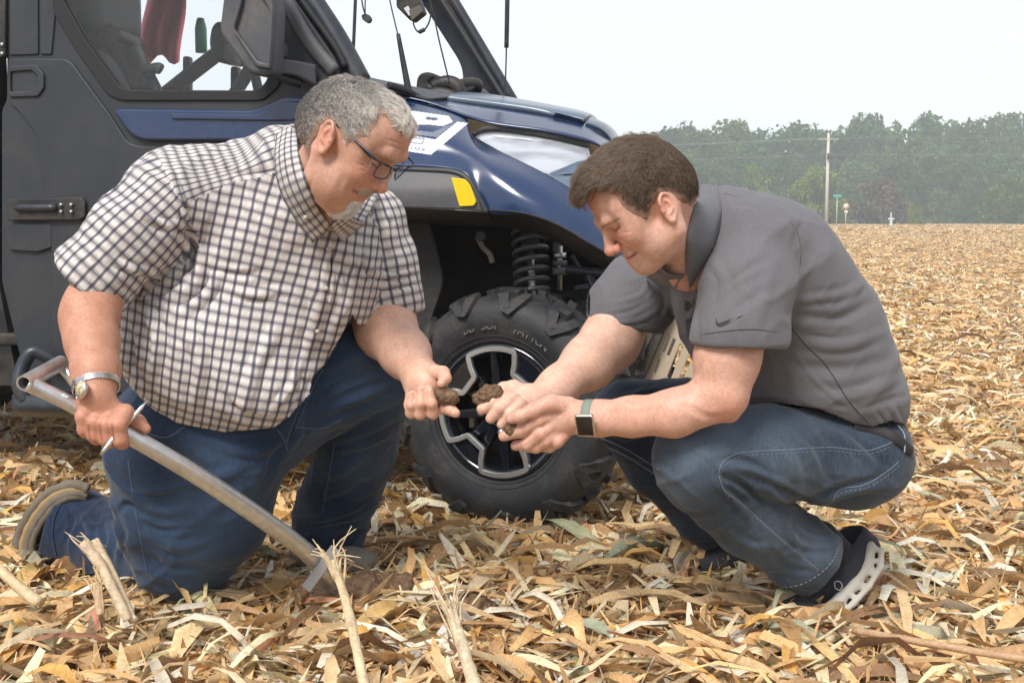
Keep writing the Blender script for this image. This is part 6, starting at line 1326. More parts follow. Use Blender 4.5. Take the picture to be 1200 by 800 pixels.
# ---------------------------------------------------------------- grey polo shirt
def heather(name, base, lift):
    m = mat(name, base, .85, spec=.2); N = NT(m); co = N.coord('Object')
    a = N.noise(1., 3, .7, N.scale(co, (900, 260, 900)), .2); b = N.noise(14, 3, .6, co)
    c = N.mix(N.ramp(a, [(.3, 0.), (.7, 1.)]), tuple(x*.72 for x in base), lift); N.color(N.mix(.25, c, N.ramp(b, [(.3, (.85,)*3), (.7, (1.1,)*3)]), 'MULTIPLY'))
    N.normal(N.bump(N.noise(1500, 1, .5, co), .18, .0006)); N.p.inputs['Sheen Weight'].default_value = .12
    return m
M_POLO = heather('heather_grey_jersey', (.122, .121, .134), (.190, .188, .205)); M_BLK = mat('dark_thread', (.02, .02, .024), .7)
M_BPL = heather('charcoal_placket', (.02, .02, .022), (.035, .034, .038))
S = Sdf(); S.grp(.03)
S.pell(905, 318, 2.52, 84, 78, .165, rot=35, k=.08)
S.pell(945, 390, 2.58, 92, 90, .165, rot=30, k=.08)
S.pell(985, 452, 2.62, 80, 62, .17, rot=35, k=.08); S.pell(925, 440, 2.60, 80, 55, .15, rot=12, k=.07)
S.pell(836, 360, 2.60, 44, 85, .14, rot=-8, k=.07)
S.chain([(885, 282, 2.44, 44), (840, 285, 2.55, 42), (788, 305, 2.72, 34)], k=.06)
S.chain([(862, 262, 2.46, 36), (905, 290, 2.52, 52)], k=.05).chain([(840, 258, 2.47, 34), (822, 318, 2.475, 34)], k=.04)
slYn = [(888, 284, 2.40, 47), (876, 340, 2.345, 47.5), (866, 392, 2.325, 50)]; slYf = [(782, 312, 2.74, 35), (752, 342, 2.735, 43), (732, 366, 2.73, 45)]
S.chain([(804, 278, 2.40, 23), (784, 258, 2.33, 32)], k=.01, op='s'); S.chain([(800, 318, 2.46, 26), (790, 335, 2.40, 18)], k=.02, op='s')
S.grp(.035).chain(slYn+[(864, 425, 2.32, 50)], k=.04); cut(S, 869, 402, 2.33, (-2, 60), .12); S.chain([(873, 352, 2.345, 40), (866, 425, 2.325, 45)], k=.004, op='s')
S.grp(.03).chain(slYf+[(722, 395, 2.73, 46)], k=.03); cut(S, 729, 380, 2.73, (-10, 55), .12); S.chain([(745, 350, 2.735, 34), (722, 395, 2.73, 41)], k=.004, op='s')
lo = np.array([at(690, 400, 2.7)[0], 2.15, .4]); hi = np.array([at(1090, 500, 2.7)[0], 2.95, 1.15])
V, F = surf(S, .0042, lo, hi, smooth=2)
FLY = [([(925, 352), (985, 345), (1020, 325)], 5, .005), ([(920, 368), (980, 372), (1030, 350)], 6, -.006), ([(925, 395), (985, 405), (1045, 385)], 6, .006), ([(915, 425), (990, 432), (1055, 415)], 7, -.005),
       ([(950, 465), (1005, 462), (1058, 440)], 6, .006), ([(1000, 480), (1035, 470), (1065, 462)], 4, -.005), ([(900, 460), (950, 480), (1000, 492)], 4, .004), ([(830, 300), (850, 330), (845, 370)], 5, .005),
       ([(835, 385), (865, 350), (900, 330)], 6, .004), ([(840, 345), (870, 320), (905, 300)], 5, -.004), ([(880, 395), (895, 350), (910, 300)], 6, .003), ([(820, 330), (812, 370), (818, 420)], 4, .006),
       ([(790, 335), (800, 370), (805, 410)], 4, -.005), ([(775, 360), (795, 395), (810, 430)], 4, .005), ([(760, 322), (752, 345), (720, 356)], 3, .004), ([(768, 345), (745, 362), (712, 370)], 3, -.005),
       ([(772, 360), (750, 374), (712, 380)], 3, .004), ([(765, 330), (778, 350), (772, 370)], 3, -.005), ([(945, 250), (930, 285), (936, 315)], 4, -.003), ([(860, 240), (885, 245), (900, 262)], 3, -.003),
       ([(1040, 470), (1050, 490), (1055, 500)], 3, .005), ([(1025, 478), (1035, 492), (1040, 500)], 2.5, -.005), ([(930, 410), (960, 450), (1005, 480)], 3, .003)]
FLY = [(a, b*.95, c*.6) for a, b, c in FLY]
V = folds(V, F, FLY); Nn = vnorm(V, F); V = V+Nn*(.0046*crease(V*np.array([14, 14, 24]), 43)+.0016*crease(V*np.array([40, 40, 52]), 44)+.0014*pnoise(V*45, 41)+.0022*pnoise(V*np.array([18, 18, 30]), 42))[:, None]
hemY = [(0, 440), (800, 440), (815, 432), (830, 455), (866, 482), (905, 470), (960, 478), (1000, 495), (1022, 499), (1045, 492), (1070, 500), (1100, 505)]
km = below_mask(V, F, hemY) | (V[F].mean(1)[:, 1] > 2.62); Fk = F[km]
polo = link('polo_shirt', mesh_np('polo_shirt', V, Fk), M_POLO, lad)
md = polo.modifiers.new('cloth_thickness', 'SOLIDIFY'); md.thickness = .0022; md.offset = 1
PB = bvh_of(V, Fk)
for p in ([(845, 226), (868, 232), (893, 238), (917, 250), (935, 275), (938, 305), (932, 330), (922, 352)], [(893, 238), (885, 230), (870, 227)], [(922, 378), (945, 405), (968, 428), (995, 470), (1018, 496)], [(826, 300), (822, 340), (822, 398)]):
    seam_on('seam', PB, p, .0009, M_BLK, polo, lift=.0030)
seam_on('hem_stitching', PB, [(823, 392), (850, 388), (885, 386), (920, 391)], .0006, M_BLK, polo, lift=.0030)
seam_on('hem_stitching', PB, [(705, 372), (728, 379), (762, 377)], .0005, M_BLK, polo, lift=.0028)
def decal(name, bvh, outline, mat_, parent, lift=.0032, n=6, mode='fan'):
    """a thin printed or stitched mark that follows the cloth"""
    W_ = [on_surface(bvh, x, y, lift) for x, y in outline]
    if any(w is None for w in W_): return
    c = sum(W_)/len(W_); k = len(W_); return link(name, mesh_np(name, W_, [tuple(range(k))]), mat_, parent, smooth=False)
top = catmull([(839.5, 371), (841.5, 378.5), (852, 375), (871, 369.5)], 5); bot = catmull([(871, 369.5), (856, 378), (845, 383), (839, 380), (839.5, 371)], 5)
decal('tick_emblem', PB, list(top)+list(bot[1:-1]), M_BLK, polo)
M_GRN = mat('green_embroidery', (.03, .25, .08), .7); M_WEM = mat('pale_embroidery', (.55, .56, .58), .7)
for q in ([(815, 338), (822, 334), (822, 342)], [(817, 344), (822, 341), (822, 347), (816, 348)]): decal('chest_emblem', PB, q, M_GRN, polo)
for i in range(3): decal('chest_lettering', PB, [(813+i*3, 351), (815+i*3, 350.5), (815+i*3, 354), (813+i*3, 354.5)], M_WEM, polo)
# collar, placket
A_ = near([YB, PB], [(820, 217), (813, 245), (806, 275), (804, 298), (804, 318)], .006)
B_ = near([YB, PB], [(842, 220), (845, 250), (838, 282), (824, 310), (808, 338)], .012)
ribbon('collar', A_, B_, .003, M_POLO, polo, bulge=.004, over=((YB, .005), (PB, .006)))
ribbon('collar', [at(822, 216, 2.50), at(815, 220, 2.56), at(790, 240, 2.62), at(772, 280, 2.58), at(772, 308, 2.50)], [at(838, 221, 2.50), at(835, 228, 2.58), at(815, 245, 2.68), at(765, 290, 2.64), at(754, 320, 2.52)], .003, M_POLO, polo, bulge=.004)
ribbon('collar', near([YB, PB], [(802, 322), (788, 323), (772, 316)], .006), near([YB, PB], [(792, 337), (776, 334), (757, 324)], .010), .003, M_POLO, polo, bulge=.003)
pl = [on_surface(PB, x, y, .004) for x, y in ((806, 330), (803, 350), (802, 372), (805, 396))]; pl2 = [on_surface(PB, x, y, .004) for x, y in ((816, 330), (813, 350), (811, 372), (811, 396))]
if all(v is not None for v in pl+pl2): ribbon('placket', pl, pl2, .0015, M_BPL, polo)
# waistband and under-shirt at the back
M_BELT = mat('dark_leather_belt', (.018, .017, .022), .6)
# ---------------------------------------------------------------- jeans of the younger man
S = Sdf(); S.grp(.03)
S.pell(996, 534, 2.64, 60, 50, .175, rot=10, k=.06); S.pell(1014, 514, 2.64, 44, 40, .15, rot=30, k=.05)
S.chain([(1000, 538, 2.56, 60), (900, 530, 2.46, 53), (825, 535, 2.42, 53)], k=.04); S.pell(815, 540, 2.42, 48, 50, .10, k=.04)
S.grp(.012).chain([(822, 556, 2.42, 48), (880, 605, 2.50, 45), (935, 645, 2.58, 42), (985, 682, 2.65, 43)], k=.03); cut(S, 958, 667, 2.62, (42, 30), .2); S.chain([(940, 652, 2.59, 33), (985, 684, 2.65, 37)], k=.004, op='s')
S.grp(.03).chain([(1000, 520, 2.72, 55), (860, 490, 2.84, 48), (735, 482, 2.90, 38)], k=.04)
S.grp(.02).chain([(733, 488, 2.90, 38), (770, 545, 2.94, 36), (820, 600, 2.98, 31), (862, 640, 3.01, 29)], k=.03); cut(S, 845, 626, 3.0, (20, 24), .2); S.chain([(835, 612, 2.99, 22), (865, 650, 3.02, 25)], k=.004, op='s')
lo = np.array([at(670, 500, 2.9)[0], 2.15, .0]); hi = np.array([at(1090, 500, 2.7)[0]+.03, 3.15, .85])
V, F = surf(S, .0045, lo, hi, smooth=2)
FLJ = [([(845, 548), (880, 552), (915, 575)], 5, .006), ([(842, 556), (870, 568), (895, 590)], 4, -.009), ([(838, 540), (870, 538), (900, 552)], 4, -.005), ([(838, 566), (858, 585), (880, 610)], 4, .006), ([(810, 520), (835, 540), (842, 556)], 4, .003),
       ([(880, 555), (925, 580), (965, 600)], 5, -.012), ([(895, 568), (935, 592), (970, 608)], 4, .008), ([(915, 520), (930, 545), (940, 580)], 6, .005), ([(960, 500), (1000, 520), (1020, 545)], 5, .005), ([(930, 500), (960, 530), (975, 570)], 5, -.005),
       ([(990, 510), (1015, 525), (1035, 545)], 4, -.005), ([(940, 600), (985, 580), (1030, 570)], 4, .006), ([(935, 590), (985, 572), (1040, 555)], 4, -.005), ([(790, 500), (800, 530), (795, 560)], 6, .003),
       ([(920, 625), (945, 640), (975, 640)], 4, .005), ([(900, 640), (925, 665), (955, 670)], 4, -.005), ([(885, 650), (915, 680), (945, 682)], 4, .006), ([(850, 620), (880, 640), (905, 640)], 4, .004), ([(930, 610), (955, 625), (985, 625)], 3, -.005),
       ([(705, 470), (740, 462), (780, 456)], 4, .004), ([(700, 500), (730, 520), (760, 515)], 4, -.005), ([(720, 530), (760, 540), (800, 570)], 4, .005), ([(780, 580), (805, 600), (830, 600)], 3, -.004)]
V = folds(V, F, FLJ); Nn = vnorm(V, F); V = V+Nn*(.0045*crease(V*np.array([16, 16, 26]), 54)+.0025*crease(V*np.array([42, 42, 55]), 55)+.0014*pnoise(V*60, 51)+.0018*pnoise(V*25, 52))[:, None]
Q = proj(V); w = np.full(len(V), .40)
for s in ((800, 540, 42, .30), (840, 510, 50, .26), (900, 500, 50, .20), (900, 625, 40, .24), (940, 650, 30, .22), (950, 545, 40, .14)): w += s[3]*np.exp(-((Q-np.array(s[:2]))**2).sum(1)/s[2]**2)
w += .12*np.clip(pnoise(V*30, 53), -1, 1); w -= .26*(V[:, 1] > 2.80)  # the farther leg is set darker
M_DEN2 = denim_mat('faded_denim', (.009, .018, .036), (.135, .185, .245))
jy = link('jeans', mesh_np('jeans', V, F, np.repeat(w[:, None], 3, 1)), M_DEN2, lad, label='faded blue denim jeans')
JY = bvh_of(V, F); M_STP = mat('pale_seam_thread', (.24, .28, .34), .9)
for p in ([(842, 556), (848, 540), (870, 530), (915, 527), (975, 524), (1015, 528), (1045, 518)], [(842, 556), (850, 575), (870, 590), (905, 622), (938, 650), (960, 668)], [(962, 596), (975, 588), (985, 573), (1015, 567), (1045, 548), (1053, 540)]):
    seam_on('stitching', JY, p, .0006, M_STP, jy, lift=.0002); 
    seam_on('stitching', JY, [(x+1.5, y+4) for x, y in p],   .0004, M_STP, jy, lift=.0003, dash=(.006, .004))
for p in ([(704, 520), (735, 535), (768, 556)], [(702, 512), (735, 527), (772, 550)]): seam_on('stitching', JY, p, .0008, M_STP, jy, lift=.0005)
_P = [on_surface(JY, x, y, .004) for x, y in catmull([(1000, 498), (1025, 503), (1048, 512), (1066, 528)], 6)]; _P = [q for q in _P if q is not None]
if len(_P) > 3: tube('belt', _P, .013, M_BELT, jy, ns=10, flat=(np.array([.2, -1, .3]), .35))
seam_on('belt_loop', JY, [(1052, 498), (1060, 510), (1060, 530)], .0016, M_STP, jy, lift=.011)
for p in ([(914, 694), (945, 690), (975, 670), (992, 640)],): seam_on('cuff_seam', JY, [(x-5, y-6) for x, y in p], .0008, M_STP, jy, lift=.0008, dash=(.007, .004))
# ---------------------------------------------------------------- shoes, watches
def sdf_obj(name, S, h, c, rad, mat_, parent, disp=None, fl=None, smooth=1, **k):
    c = np.asarray(c); V, F = surf(S, h, c-rad, c+rad, smooth=smooth)
    if fl: V = folds(V, F, fl)
    if disp: V = V+vnorm(V, F)*disp(V)[:, None]
    return link(name, mesh_np(name, V, F), mat_, parent, **k), V, F
def shoe_root(parent, c, **k):
    e = new_empty('shoe', tuple(c), **k); e.parent = parent; e.matrix_parent_inverse = wm(parent).inverted(); return e
M_KNIT = heather('black_knit', (.018, .018, .024), (.045, .047, .06)); M_SOCK = heather('black_sock', (.012, .012, .016), (.03, .03, .036))
M_SOLE = dusty('cream_foam', (.46, .44, .39), .7, amount=.5, scale=20); M_TAN = dusty('tan_suede', (.11, .088, .065), .85, amount=.6, scale=20); M_SOL2 = dusty('brown_rubber', (.125, .105, .078), .8, amount=.6, scale=22)
M_SOL3 = dusty('ochre_rubber', (.30, .20, .09), .8, amount=.5, scale=22); M_LACE = mat('black_lace', (.03, .03, .035), .8)
# near shoe of the younger man
r = shoe_root(lad, at(965, 690, 2.63), label='black knit running shoe with a cream foam sole')
S = Sdf(); S.grp(.02); S.pell(1008, 652, 2.665, 21, 30, .040, rot=32, k=.03); S.pell(970, 684, 2.635, 44, 25, .043, rot=-40, k=.04); S.pell(930, 714, 2.59, 30, 15, .042, rot=-14, k=.03)
S.chain([(1000, 632, 2.66, 21), (985, 655, 2.645, 24)], k=.02); S.chain([(996, 610, 2.66, 17), (984, 650, 2.64, 15)], k=.006, op='s')
_, V, F = sdf_obj('upper', S, .0035, at(965, 680, 2.63), .2, M_KNIT, r, disp=lambda V: .0008*pnoise(V*150, 61)); UB = bvh_of(V, F)
S = Sdf(); S.grp(.01); S.chain([(962, 630, 2.62, 21), (985, 655, 2.64, 22)], k=.02); _o, _, _ = sdf_obj('sock', S, .004, at(975, 640, 2.63), .12, M_SOCK, r)
S = Sdf(); S.grp(.01)

rl = [(1033, 645, 2.655), (1032, 664, 2.645), (1018, 687, 2.63), (1000, 707, 2.61), (980, 724, 2.595)]; up_ = [(1020, 640, 2.665), (1016, 664, 2.655), (1002, 684, 2.64), (984, 702, 2.62), (962, 718, 2.60)]
for dy in (-.036, -.018, 0, .018, .036):
    S.chain([(x, y, Y+dy, 3.6) for x, y, Y in rl], k=.006); S.chain([(x, y, Y+dy, 6.5) for x, y, Y in up_], k=.01)
    for t in np.linspace(0, 4, 7):
        a_ = [np.interp(t, range(5), [q[c] for q in rl]) for c in range(3)]; b_ = [np.interp(t, range(5), [q[c] for q in up_]) for c in range(3)]; S.chain([(a_[0], a_[1], a_[2]+dy, 2.4), (b_[0], b_[1], b_[2]+dy, 2.8)], k=.005)
S.pell(940, 729, 2.59, 40, 6, .04, rot=-4, k=.02)
sdf_obj('sole', S, .003, at(985, 690, 2.63), .2, M_SOLE, r)
for q in (catmull([(951, 700), (940, 698), (930, 704), (934, 712)], 3), catmull([(960, 694), (950, 704), (946, 714)], 3)):
    P = [on_surface(UB, x, y, .001) for x, y in q]; P = [p for p in P if p is not None]
    if len(P) > 2: tube('lace', P, .0022, M_LACE, r, ns=5)
for q in ([(979, 689), (978, 682), (984, 681), (987, 686), (984, 691), (979, 689)], [(994, 690), (988, 690), (987, 697), (991, 700), (995, 697)]):
    P = [on_surface(UB, x, y, .0012) for x, y in catmull(q, 4)]; P = [p for p in P if p is not None]
    if len(P) > 2: tube('shoe_emblem', P, .0009, mat('white_print', (.75, .75, .74), .6), r, ns=5)
P = [on_surface(UB, x, y, .0012) for x, y in catmull([(1017, 640), (1018, 652), (1012, 668)], 4)]; P = [p for p in P if p is not None]
if len(P) > 2: tube('reflective_tab', P, .0007, mat('grey_print', (.4, .4, .42), .5), r, ns=5)
P = [on_surface(JY, x, y, -.002) for x, y in catmull([(920, 697), (948, 694), (978, 672), (994, 640)], 4)]
# far shoe
r = shoe_root(lad, at(835, 660, 2.97), label='black knit running shoe of the farther foot')
S = Sdf(); S.grp(.02); S.pell(850, 652, 3.0, 28, 20, .045, rot=-20, k=.03); S.pell(815, 666, 2.95, 30, 10, .042, rot=-12, k=.03)
sdf_obj('upper', S, .0045, at(835, 660, 2.97), .16, M_KNIT, r); S = Sdf(); S.grp(.01); S.pell(825, 676, 2.95, 38, 5, .043, rot=-10, k=.02); sdf_obj('sole', S, .0045, at(835, 670, 2.97), .16, M_SOLE, r)
# shoes of the older man
r = shoe_root(man, at(55, 620, 3.03), label='tan suede shoe of the folded leg, sole turned outward')
S = Sdf(); S.grp(.02); S.pell(74, 600, 3.04, 30, 26, .05, rot=-35, k=.03); S.pell(50, 628, 3.06, 26, 34, .05, rot=12, k=.03); S.pell(48, 652, 3.06, 24, 14, .05, k=.03)
sdf_obj('upper', S, .004, at(58, 620, 3.05), .2, M_TAN, r, disp=lambda V: .001*pnoise(V*120, 63))
for off, m_, rr_ in ((0, M_SOL2, 6.5), (7, M_SOL3, 4.5), (13, M_SOL2, 5), (19, M_TAN, 4)):
    pts_ = [(104-off*.1, 573+off*.55, 2.97), (84-off*.1, 568+off*.8, 2.97-off*.0008), (56+off*.5, 579+off*.7, 2.98-off*.0015), (34+off*.8, 604+off*.45, 2.99-off*.002), (21+off*.9, 634+off*.1, 2.99-off*.002), (20+off, 664-off*.1, 2.98-off*.002)]
    P = catmull([at(*p) for p in pts_], 6); tube('sole' if off == 0 else 'sole_layer', P, pr(rr_, 3.0)*(1+.10*np.sin(np.arange(len(P))*1.9)), m_, r, ns=10)
r = shoe_root(man, at(395, 650, 2.98), label='grey brown shoe of the planted foot, half buried in residue')
M_GSH = dusty('grey_suede', (.20, .18, .155), .85, amount=.6, scale=20)
S = Sdf(); S.grp(.02); S.pell(372, 648, 3.0, 34, 22, .05, rot=4, k=.03); S.pell(412, 655, 2.93, 36, 15, .05, rot=8, k=.03)
_, V, F = sdf_obj('upper', S, .004, at(395, 650, 2.97), .18, M_GSH, r, disp=lambda V: .001*pnoise(V*120, 64)); UB = bvh_of(V, F)
S = Sdf(); S.grp(.01); S.pell(400, 672, 2.95, 54, 6, .052, rot=3, k=.02); sdf_obj('sole', S, .004, at(400, 670, 2.95), .18, M_SOL2, r)
for dx in (0, 9, 18):
    P = [on_surface(UB, x, y, .002) for x, y in ((385+dx, 640+dx*.4), (392+dx, 648+dx*.4), (398+dx, 643+dx*.4))]
    if all(p is not None for p in P): tube('lace', P, .003, M_GSH, r, ns=5)
# older man's steel watch
M_STEEL = mat('polished_steel', (.72, .71, .70), .22, 1.0); M_DIAL = mat('champagne_dial', (.62, .54, .36), .35); M_GLS = mat('watch_crystal', (1, 1, 1), .02, Transmission_Weight=1.0, IOR=1.3, Alpha=.3)
def ring_frame(c, ax):
    ax = ax/np.linalg.norm(ax); a = np.cross(ax, [0, 1, 0]); a /= np.linalg.norm(a); return ax, a, np.cross(ax, a)
def wrist_items():
    w = new_empty('wristwatch', tuple(at(112, 453, 2.25)), label='steel bracelet watch with a champagne dial'); w.parent = man; w.matrix_parent_inverse = wm(man).inverted()
    c = at(112.5, 452, 2.262); ax, a, b = ring_frame(c, at(114, 470, 2.245)-at(110, 434, 2.285)); R1, R2 = pr(26.5, 2.26), pr(26.5, 2.26)*.95
    mb = MB(); n = 44
    for i in range(n):
        t = i*2*math.pi/n; p = c+a*math.cos(t)*R1+b*math.sin(t)*R2; rad = a*math.cos(t)+b*math.sin(t); tn = -a*math.sin(t)+b*math.cos(t)
        for j, (o_, hw, up) in enumerate(((-.0058, .0024, 0), (-.0030, .0012, .0004), (0, .0014, .0005), (.0030, .0012, .0004), (.0058, .0024, 0))):
            sh = (.5 if j % 2 else 0)*2*math.pi*R1/n; mb.box(p+ax*o_+rad*up+tn*sh, (tn, ax, rad), (math.pi*R1/n*.84, hw*.92, .0014))
    mb.build('bracelet', M_STEEL, w, smooth=False, kind='stuff')
    d = at(96, 456, 2.212); nrm = np.array([-.62, -.76, .10]); nrm -= ax*np.dot(nrm, ax)*.6; nrm /= np.linalg.norm(nrm); d = d+nrm*.003
    tube('case', [d-nrm*.007, d-nrm*.003, d+nrm*.001, d+nrm*.002], np.array([.0155, .0182, .0182, .0165]), M_STEEL, w, ns=28)
    tube('dial', [d+nrm*.0019, d+nrm*.0026], .0148, M_DIAL, w, ns=28)
    u1 = np.cross(nrm, [0, 1, .2]); u1 /= np.linalg.norm(u1); u2 = np.cross(nrm, u1); mk = MB()
    for i in range(12):
        t = i*math.pi/6; q = u1*math.cos(t)+u2*math.sin(t); mk.box(d+nrm*.0028+q*.0125, (q, np.cross(nrm, q), nrm), (.0014, .0004, .0003))
    mk.build('hour_marks', M_BLK, w, smooth=False, kind='stuff')
    for ang, ln in ((.9, .008), (2.6, .011)):
        q = u1*math.cos(ang)+u2*math.sin(ang); MB().box(d+nrm*.0031+q*ln*.5, (q, np.cross(nrm, q), nrm), (ln*.5, .0005, .0003)).build('hand', M_BLK, w, smooth=False)
    cr_ = d+u1*.0195; tube('crown', [cr_-u1*.002, cr_+u1*.0015], .0024, M_STEEL, w, ns=10)
wrist_items()
def smart_watch():
    w = new_empty('smartwatch', tuple(at(688, 490, 2.34)), label='square silver smartwatch on a sage green band'); w.parent = lad; w.matrix_parent_inverse = wm(lad).inverted()
    M_BAND = mat('sage_band', (.20, .25, .20), .75); M_CASE = mat('brushed_case', (.66, .62, .55), .3, 1.0); M_SCR = mat('dark_screen', (.012, .010, .009), .06, spec=.7)
    c = at(692, 490, 2.378); ax, a, b = ring_frame(c, at(672, 489, 2.392)-at(712, 489, 2.366)); V = []; n = 40; R1, R2 = pr(21.5, 2.37), pr(21.5, 2.37)*.95
    for i in range(n):
        t = i*2*math.pi/n; rad = a*math.cos(t)+b*math.sin(t); p = c+a*math.cos(t)*R1+b*math.sin(t)*R2
        for o_, up in ((-.0105, 0), (-.0095, .0022), (.0095, .0022), (.0105, 0)): V.append(p+ax*o_+rad*up)
    F = [(i*4+j, i*4+j+1, ((i+1) % n)*4+j+1, ((i+1) % n)*4+j) for i in range(n) for j in range(3)]; link('band', mesh_np('band', V, F), M_BAND, w)
    nrm = np.array([.02, -.95, -.22]); nrm -= ax*np.dot(nrm, ax); nrm /= np.linalg.norm(nrm); d = at(686, 498, 2.330); e2 = np.cross(nrm, ax)
    Rm = np.stack([ax, e2, nrm]); S = Sdf(); S.grp(.002); S.box(d, (.0200, .0236, .0060), Rm, rr=.0052, k=.001); S.box(d+nrm*.0062, (.0170, .0206, .0014), Rm, rr=.001, k=.001, op='s')
    sdf_obj('case', S, .0011, d, .03, M_CASE, w, smooth=1); S = Sdf(); S.grp(.002); S.box(d+nrm*.0046, (.0168, .0204, .0010), Rm, rr=.001, k=.001); sdf_obj('screen', S, .0010, d, .03, M_SCR, w)
    p = d+ax*(-.0208)+e2*(-.006); tube('crown', [p, p-ax*.0022], .0032, M_CASE, w, ns=12)
smart_watch()
# ---------------------------------------------------------------- soil, probe, pick
def clod(name, parts, Y, seed, rad=.05, h=.0016, amp=1., **k):
    S = Sdf(); S.grp(.01)
    for x, y, rx, ry, dy in parts: S.pell(x, y, Y+dy, rx, ry, pr(min(rx, ry)*1.1, Y), k=.012, rot=seed*13)
    cx, cy = np.mean([p[0] for p in parts]), np.mean([p[1] for p in parts])
    f = lambda V: amp*(.0020*pnoise(V*170, seed)+.0016*pnoise(V*380, seed+1)-.0022*np.maximum(0, pnoise(V*260, seed+2)-.2)); return sdf_obj(name, S, h, at(cx, cy, Y), rad, M_SOIL, None, disp=f, **k)
clod('soil_clod', [(517, 462, 9, 8, 0), (526, 464, 11, 8.5, .002), (531, 466, 7, 6, 0)], 2.432, 3, label='brown clod pinched in the older man\'s open left hand', category='soil clod', group='clods of soil in the hands')
clod('soil_clod', [(560, 468, 7, 6, 0), (572, 461, 12, 8, 0), (582, 459, 10, 7.5, .004), (568, 466, 9, 7, 0)], 2.462, 5, label='larger crumbly clod held on the fingers of the young man\'s far hand', category='soil clod', group='clods of soil in the hands')
clod('soil_clod', [(597, 502, 8, 7, 0), (605, 504, 9, 7, 0)], 2.40, 7, label='small clod tucked between thumb and fingers of the hand with the smartwatch', category='soil clod', group='clods of soil in the hands')
M_ALU = mat('worn_aluminium', (.62, .63, .64), .38, .9); N = NT(M_ALU); co = N.coord('Object'); a = N.noise(1., 5, .7, N.scale(co, (60, 60, 60))); b = N.noise(11, 5, .7, co)
N.color(N.mix(N.ramp(a, [(.35, 0.), (.75, .8)]), (.70, .71, .72), (.46, .46, .46))); N.rough(N.ramp(b, [(.3, .28), (.7, .52)])); N.normal(N.bump(a, .12, .001))
probe = new_empty('soil_probe', tuple(at(385, 690, 2.72)), label='long aluminium soil probe leaning from the kneeling man\'s fist to the ground', category='soil probe')
P = catmull([at(*p) for p in ((92, 478, 2.258), (150, 509, 2.262), (230, 556, 2.34), (305, 606, 2.46), (350, 639, 2.56), (374, 662, 2.64), (390, 690, 2.70))], 8)
tube('shaft', P, np.interp(np.arange(len(P)), [0, 8, 24, len(P)], [.0150, .0170, .0195, .0215]), M_ALU, probe, ns=20)
tube('side_bar', catmull([at(*p) for p in ((33, 449, 2.222), (50, 457, 2.232), (75, 469, 2.248), (97, 481, 2.260))], 6), np.interp(np.arange(19), [0, 6, 18], [.0165, .0150, .0150]), M_ALU, probe, ns=16)
tube('side_bar', catmull([at(*p) for p in ((70, 426, 2.36), (82, 440, 2.35), (97, 460, 2.325), (112, 484, 2.285))], 6), .0115, M_ALU, probe, ns=14)
# grip: an open tube
g0, g1 = at(28, 449, 2.205), at(72, 425, 2.36); n_ = 22; ax, a, b = ring_frame(g0, g1-g0); V = []; F = []
for (p, q) in ((g0, .0150), (g1, .0150), (g1, .0116), (g0, .0116)):
    for i in range(n_): t = i*2*math.pi/n_; V.append(p+(a*math.cos(t)+b*math.sin(t))*q)
for k_ in range(4):
    for i in range(n_): j = (i+1) % n_; F.append((k_*n_+i, k_*n_+j, ((k_+1) % 4)*n_+j, ((k_+1) % 4)*n_+i))
sharp(link('grip', mesh_np('grip', V, F), M_ALU, probe))
M_SPR2 = dusty('muddy_steel', (.30, .30, .31), .45, amount=.7, metal=.6, scale=30)
bx = at(396, 636, 2.70)-at(354, 694, 2.70); bx /= np.linalg.norm(bx); sx = at(400, 690, 2.60)-at(360, 655, 2.62); sx -= bx*np.dot(sx, bx); sx /= np.linalg.norm(sx)
MB().box(at(376, 666, 2.60), (bx, sx, np.cross(bx, sx)), (.058, .012, .003)).build('foot_plate', M_SPR2, probe, bevel=.0015, smooth=False)
pick = tube('steel_spike', [at(*p) for p in ((173, 469, 2.262), (166, 477, 2.256), (150, 495, 2.240), (132, 514, 2.216), (123, 526, 2.204), (117, 533, 2.200))], np.array([.0008, .0042, .0048, .0048, .0044, .0010]), M_STEEL, None, ns=12)
pick['label'] = 'slim pointed steel spike held crosswise in the fist on the probe'; pick['category'] = 'spike'
# ================= far tree line, pole, signs, haze
def foliage_mat(name, base, warm):
    m = mat(name, base, .8, spec=.15); N = NT(m); c = N.attr('Col'); r = N.n('ObjectInfo', 5) if False else None
    oi = N.t.nodes.new('ShaderNodeObjectInfo'); N.color(N.mix(.85, N.mix(N.math('MULTIPLY', oi.outputs['Random'], .8), base, warm), c, 'MULTIPLY'))
    tr = N.t.nodes.new('ShaderNodeBsdfTranslucent'); tr.inputs[0].default_value = (*[x*1.3 for x in warm], 1); mx = N.t.nodes.new('ShaderNodeMixShader'); mx.inputs[0].default_value = .2
    N.t.links.new(N.p.outputs[0], mx.inputs[1]); N.t.links.new(tr.outputs[0], mx.inputs[2]); N.t.links.new(mx.outputs[0], N.t.nodes['Material Output'].inputs['Surface']); return m
M_LF = [foliage_mat('oak_foliage', (.050, .110, .030), (.085, .150, .036)), foliage_mat('maple_foliage', (.034, .088, .036), (.055, .120, .040)), foliage_mat('yellow_green_foliage', (.12, .19, .04), (.16, .20, .045)), foliage_mat('dusky_foliage', (.10, .085, .080), (.12, .10, .085))]
M_TRK = mat('grey_bark', (.13, .11, .09), .9)
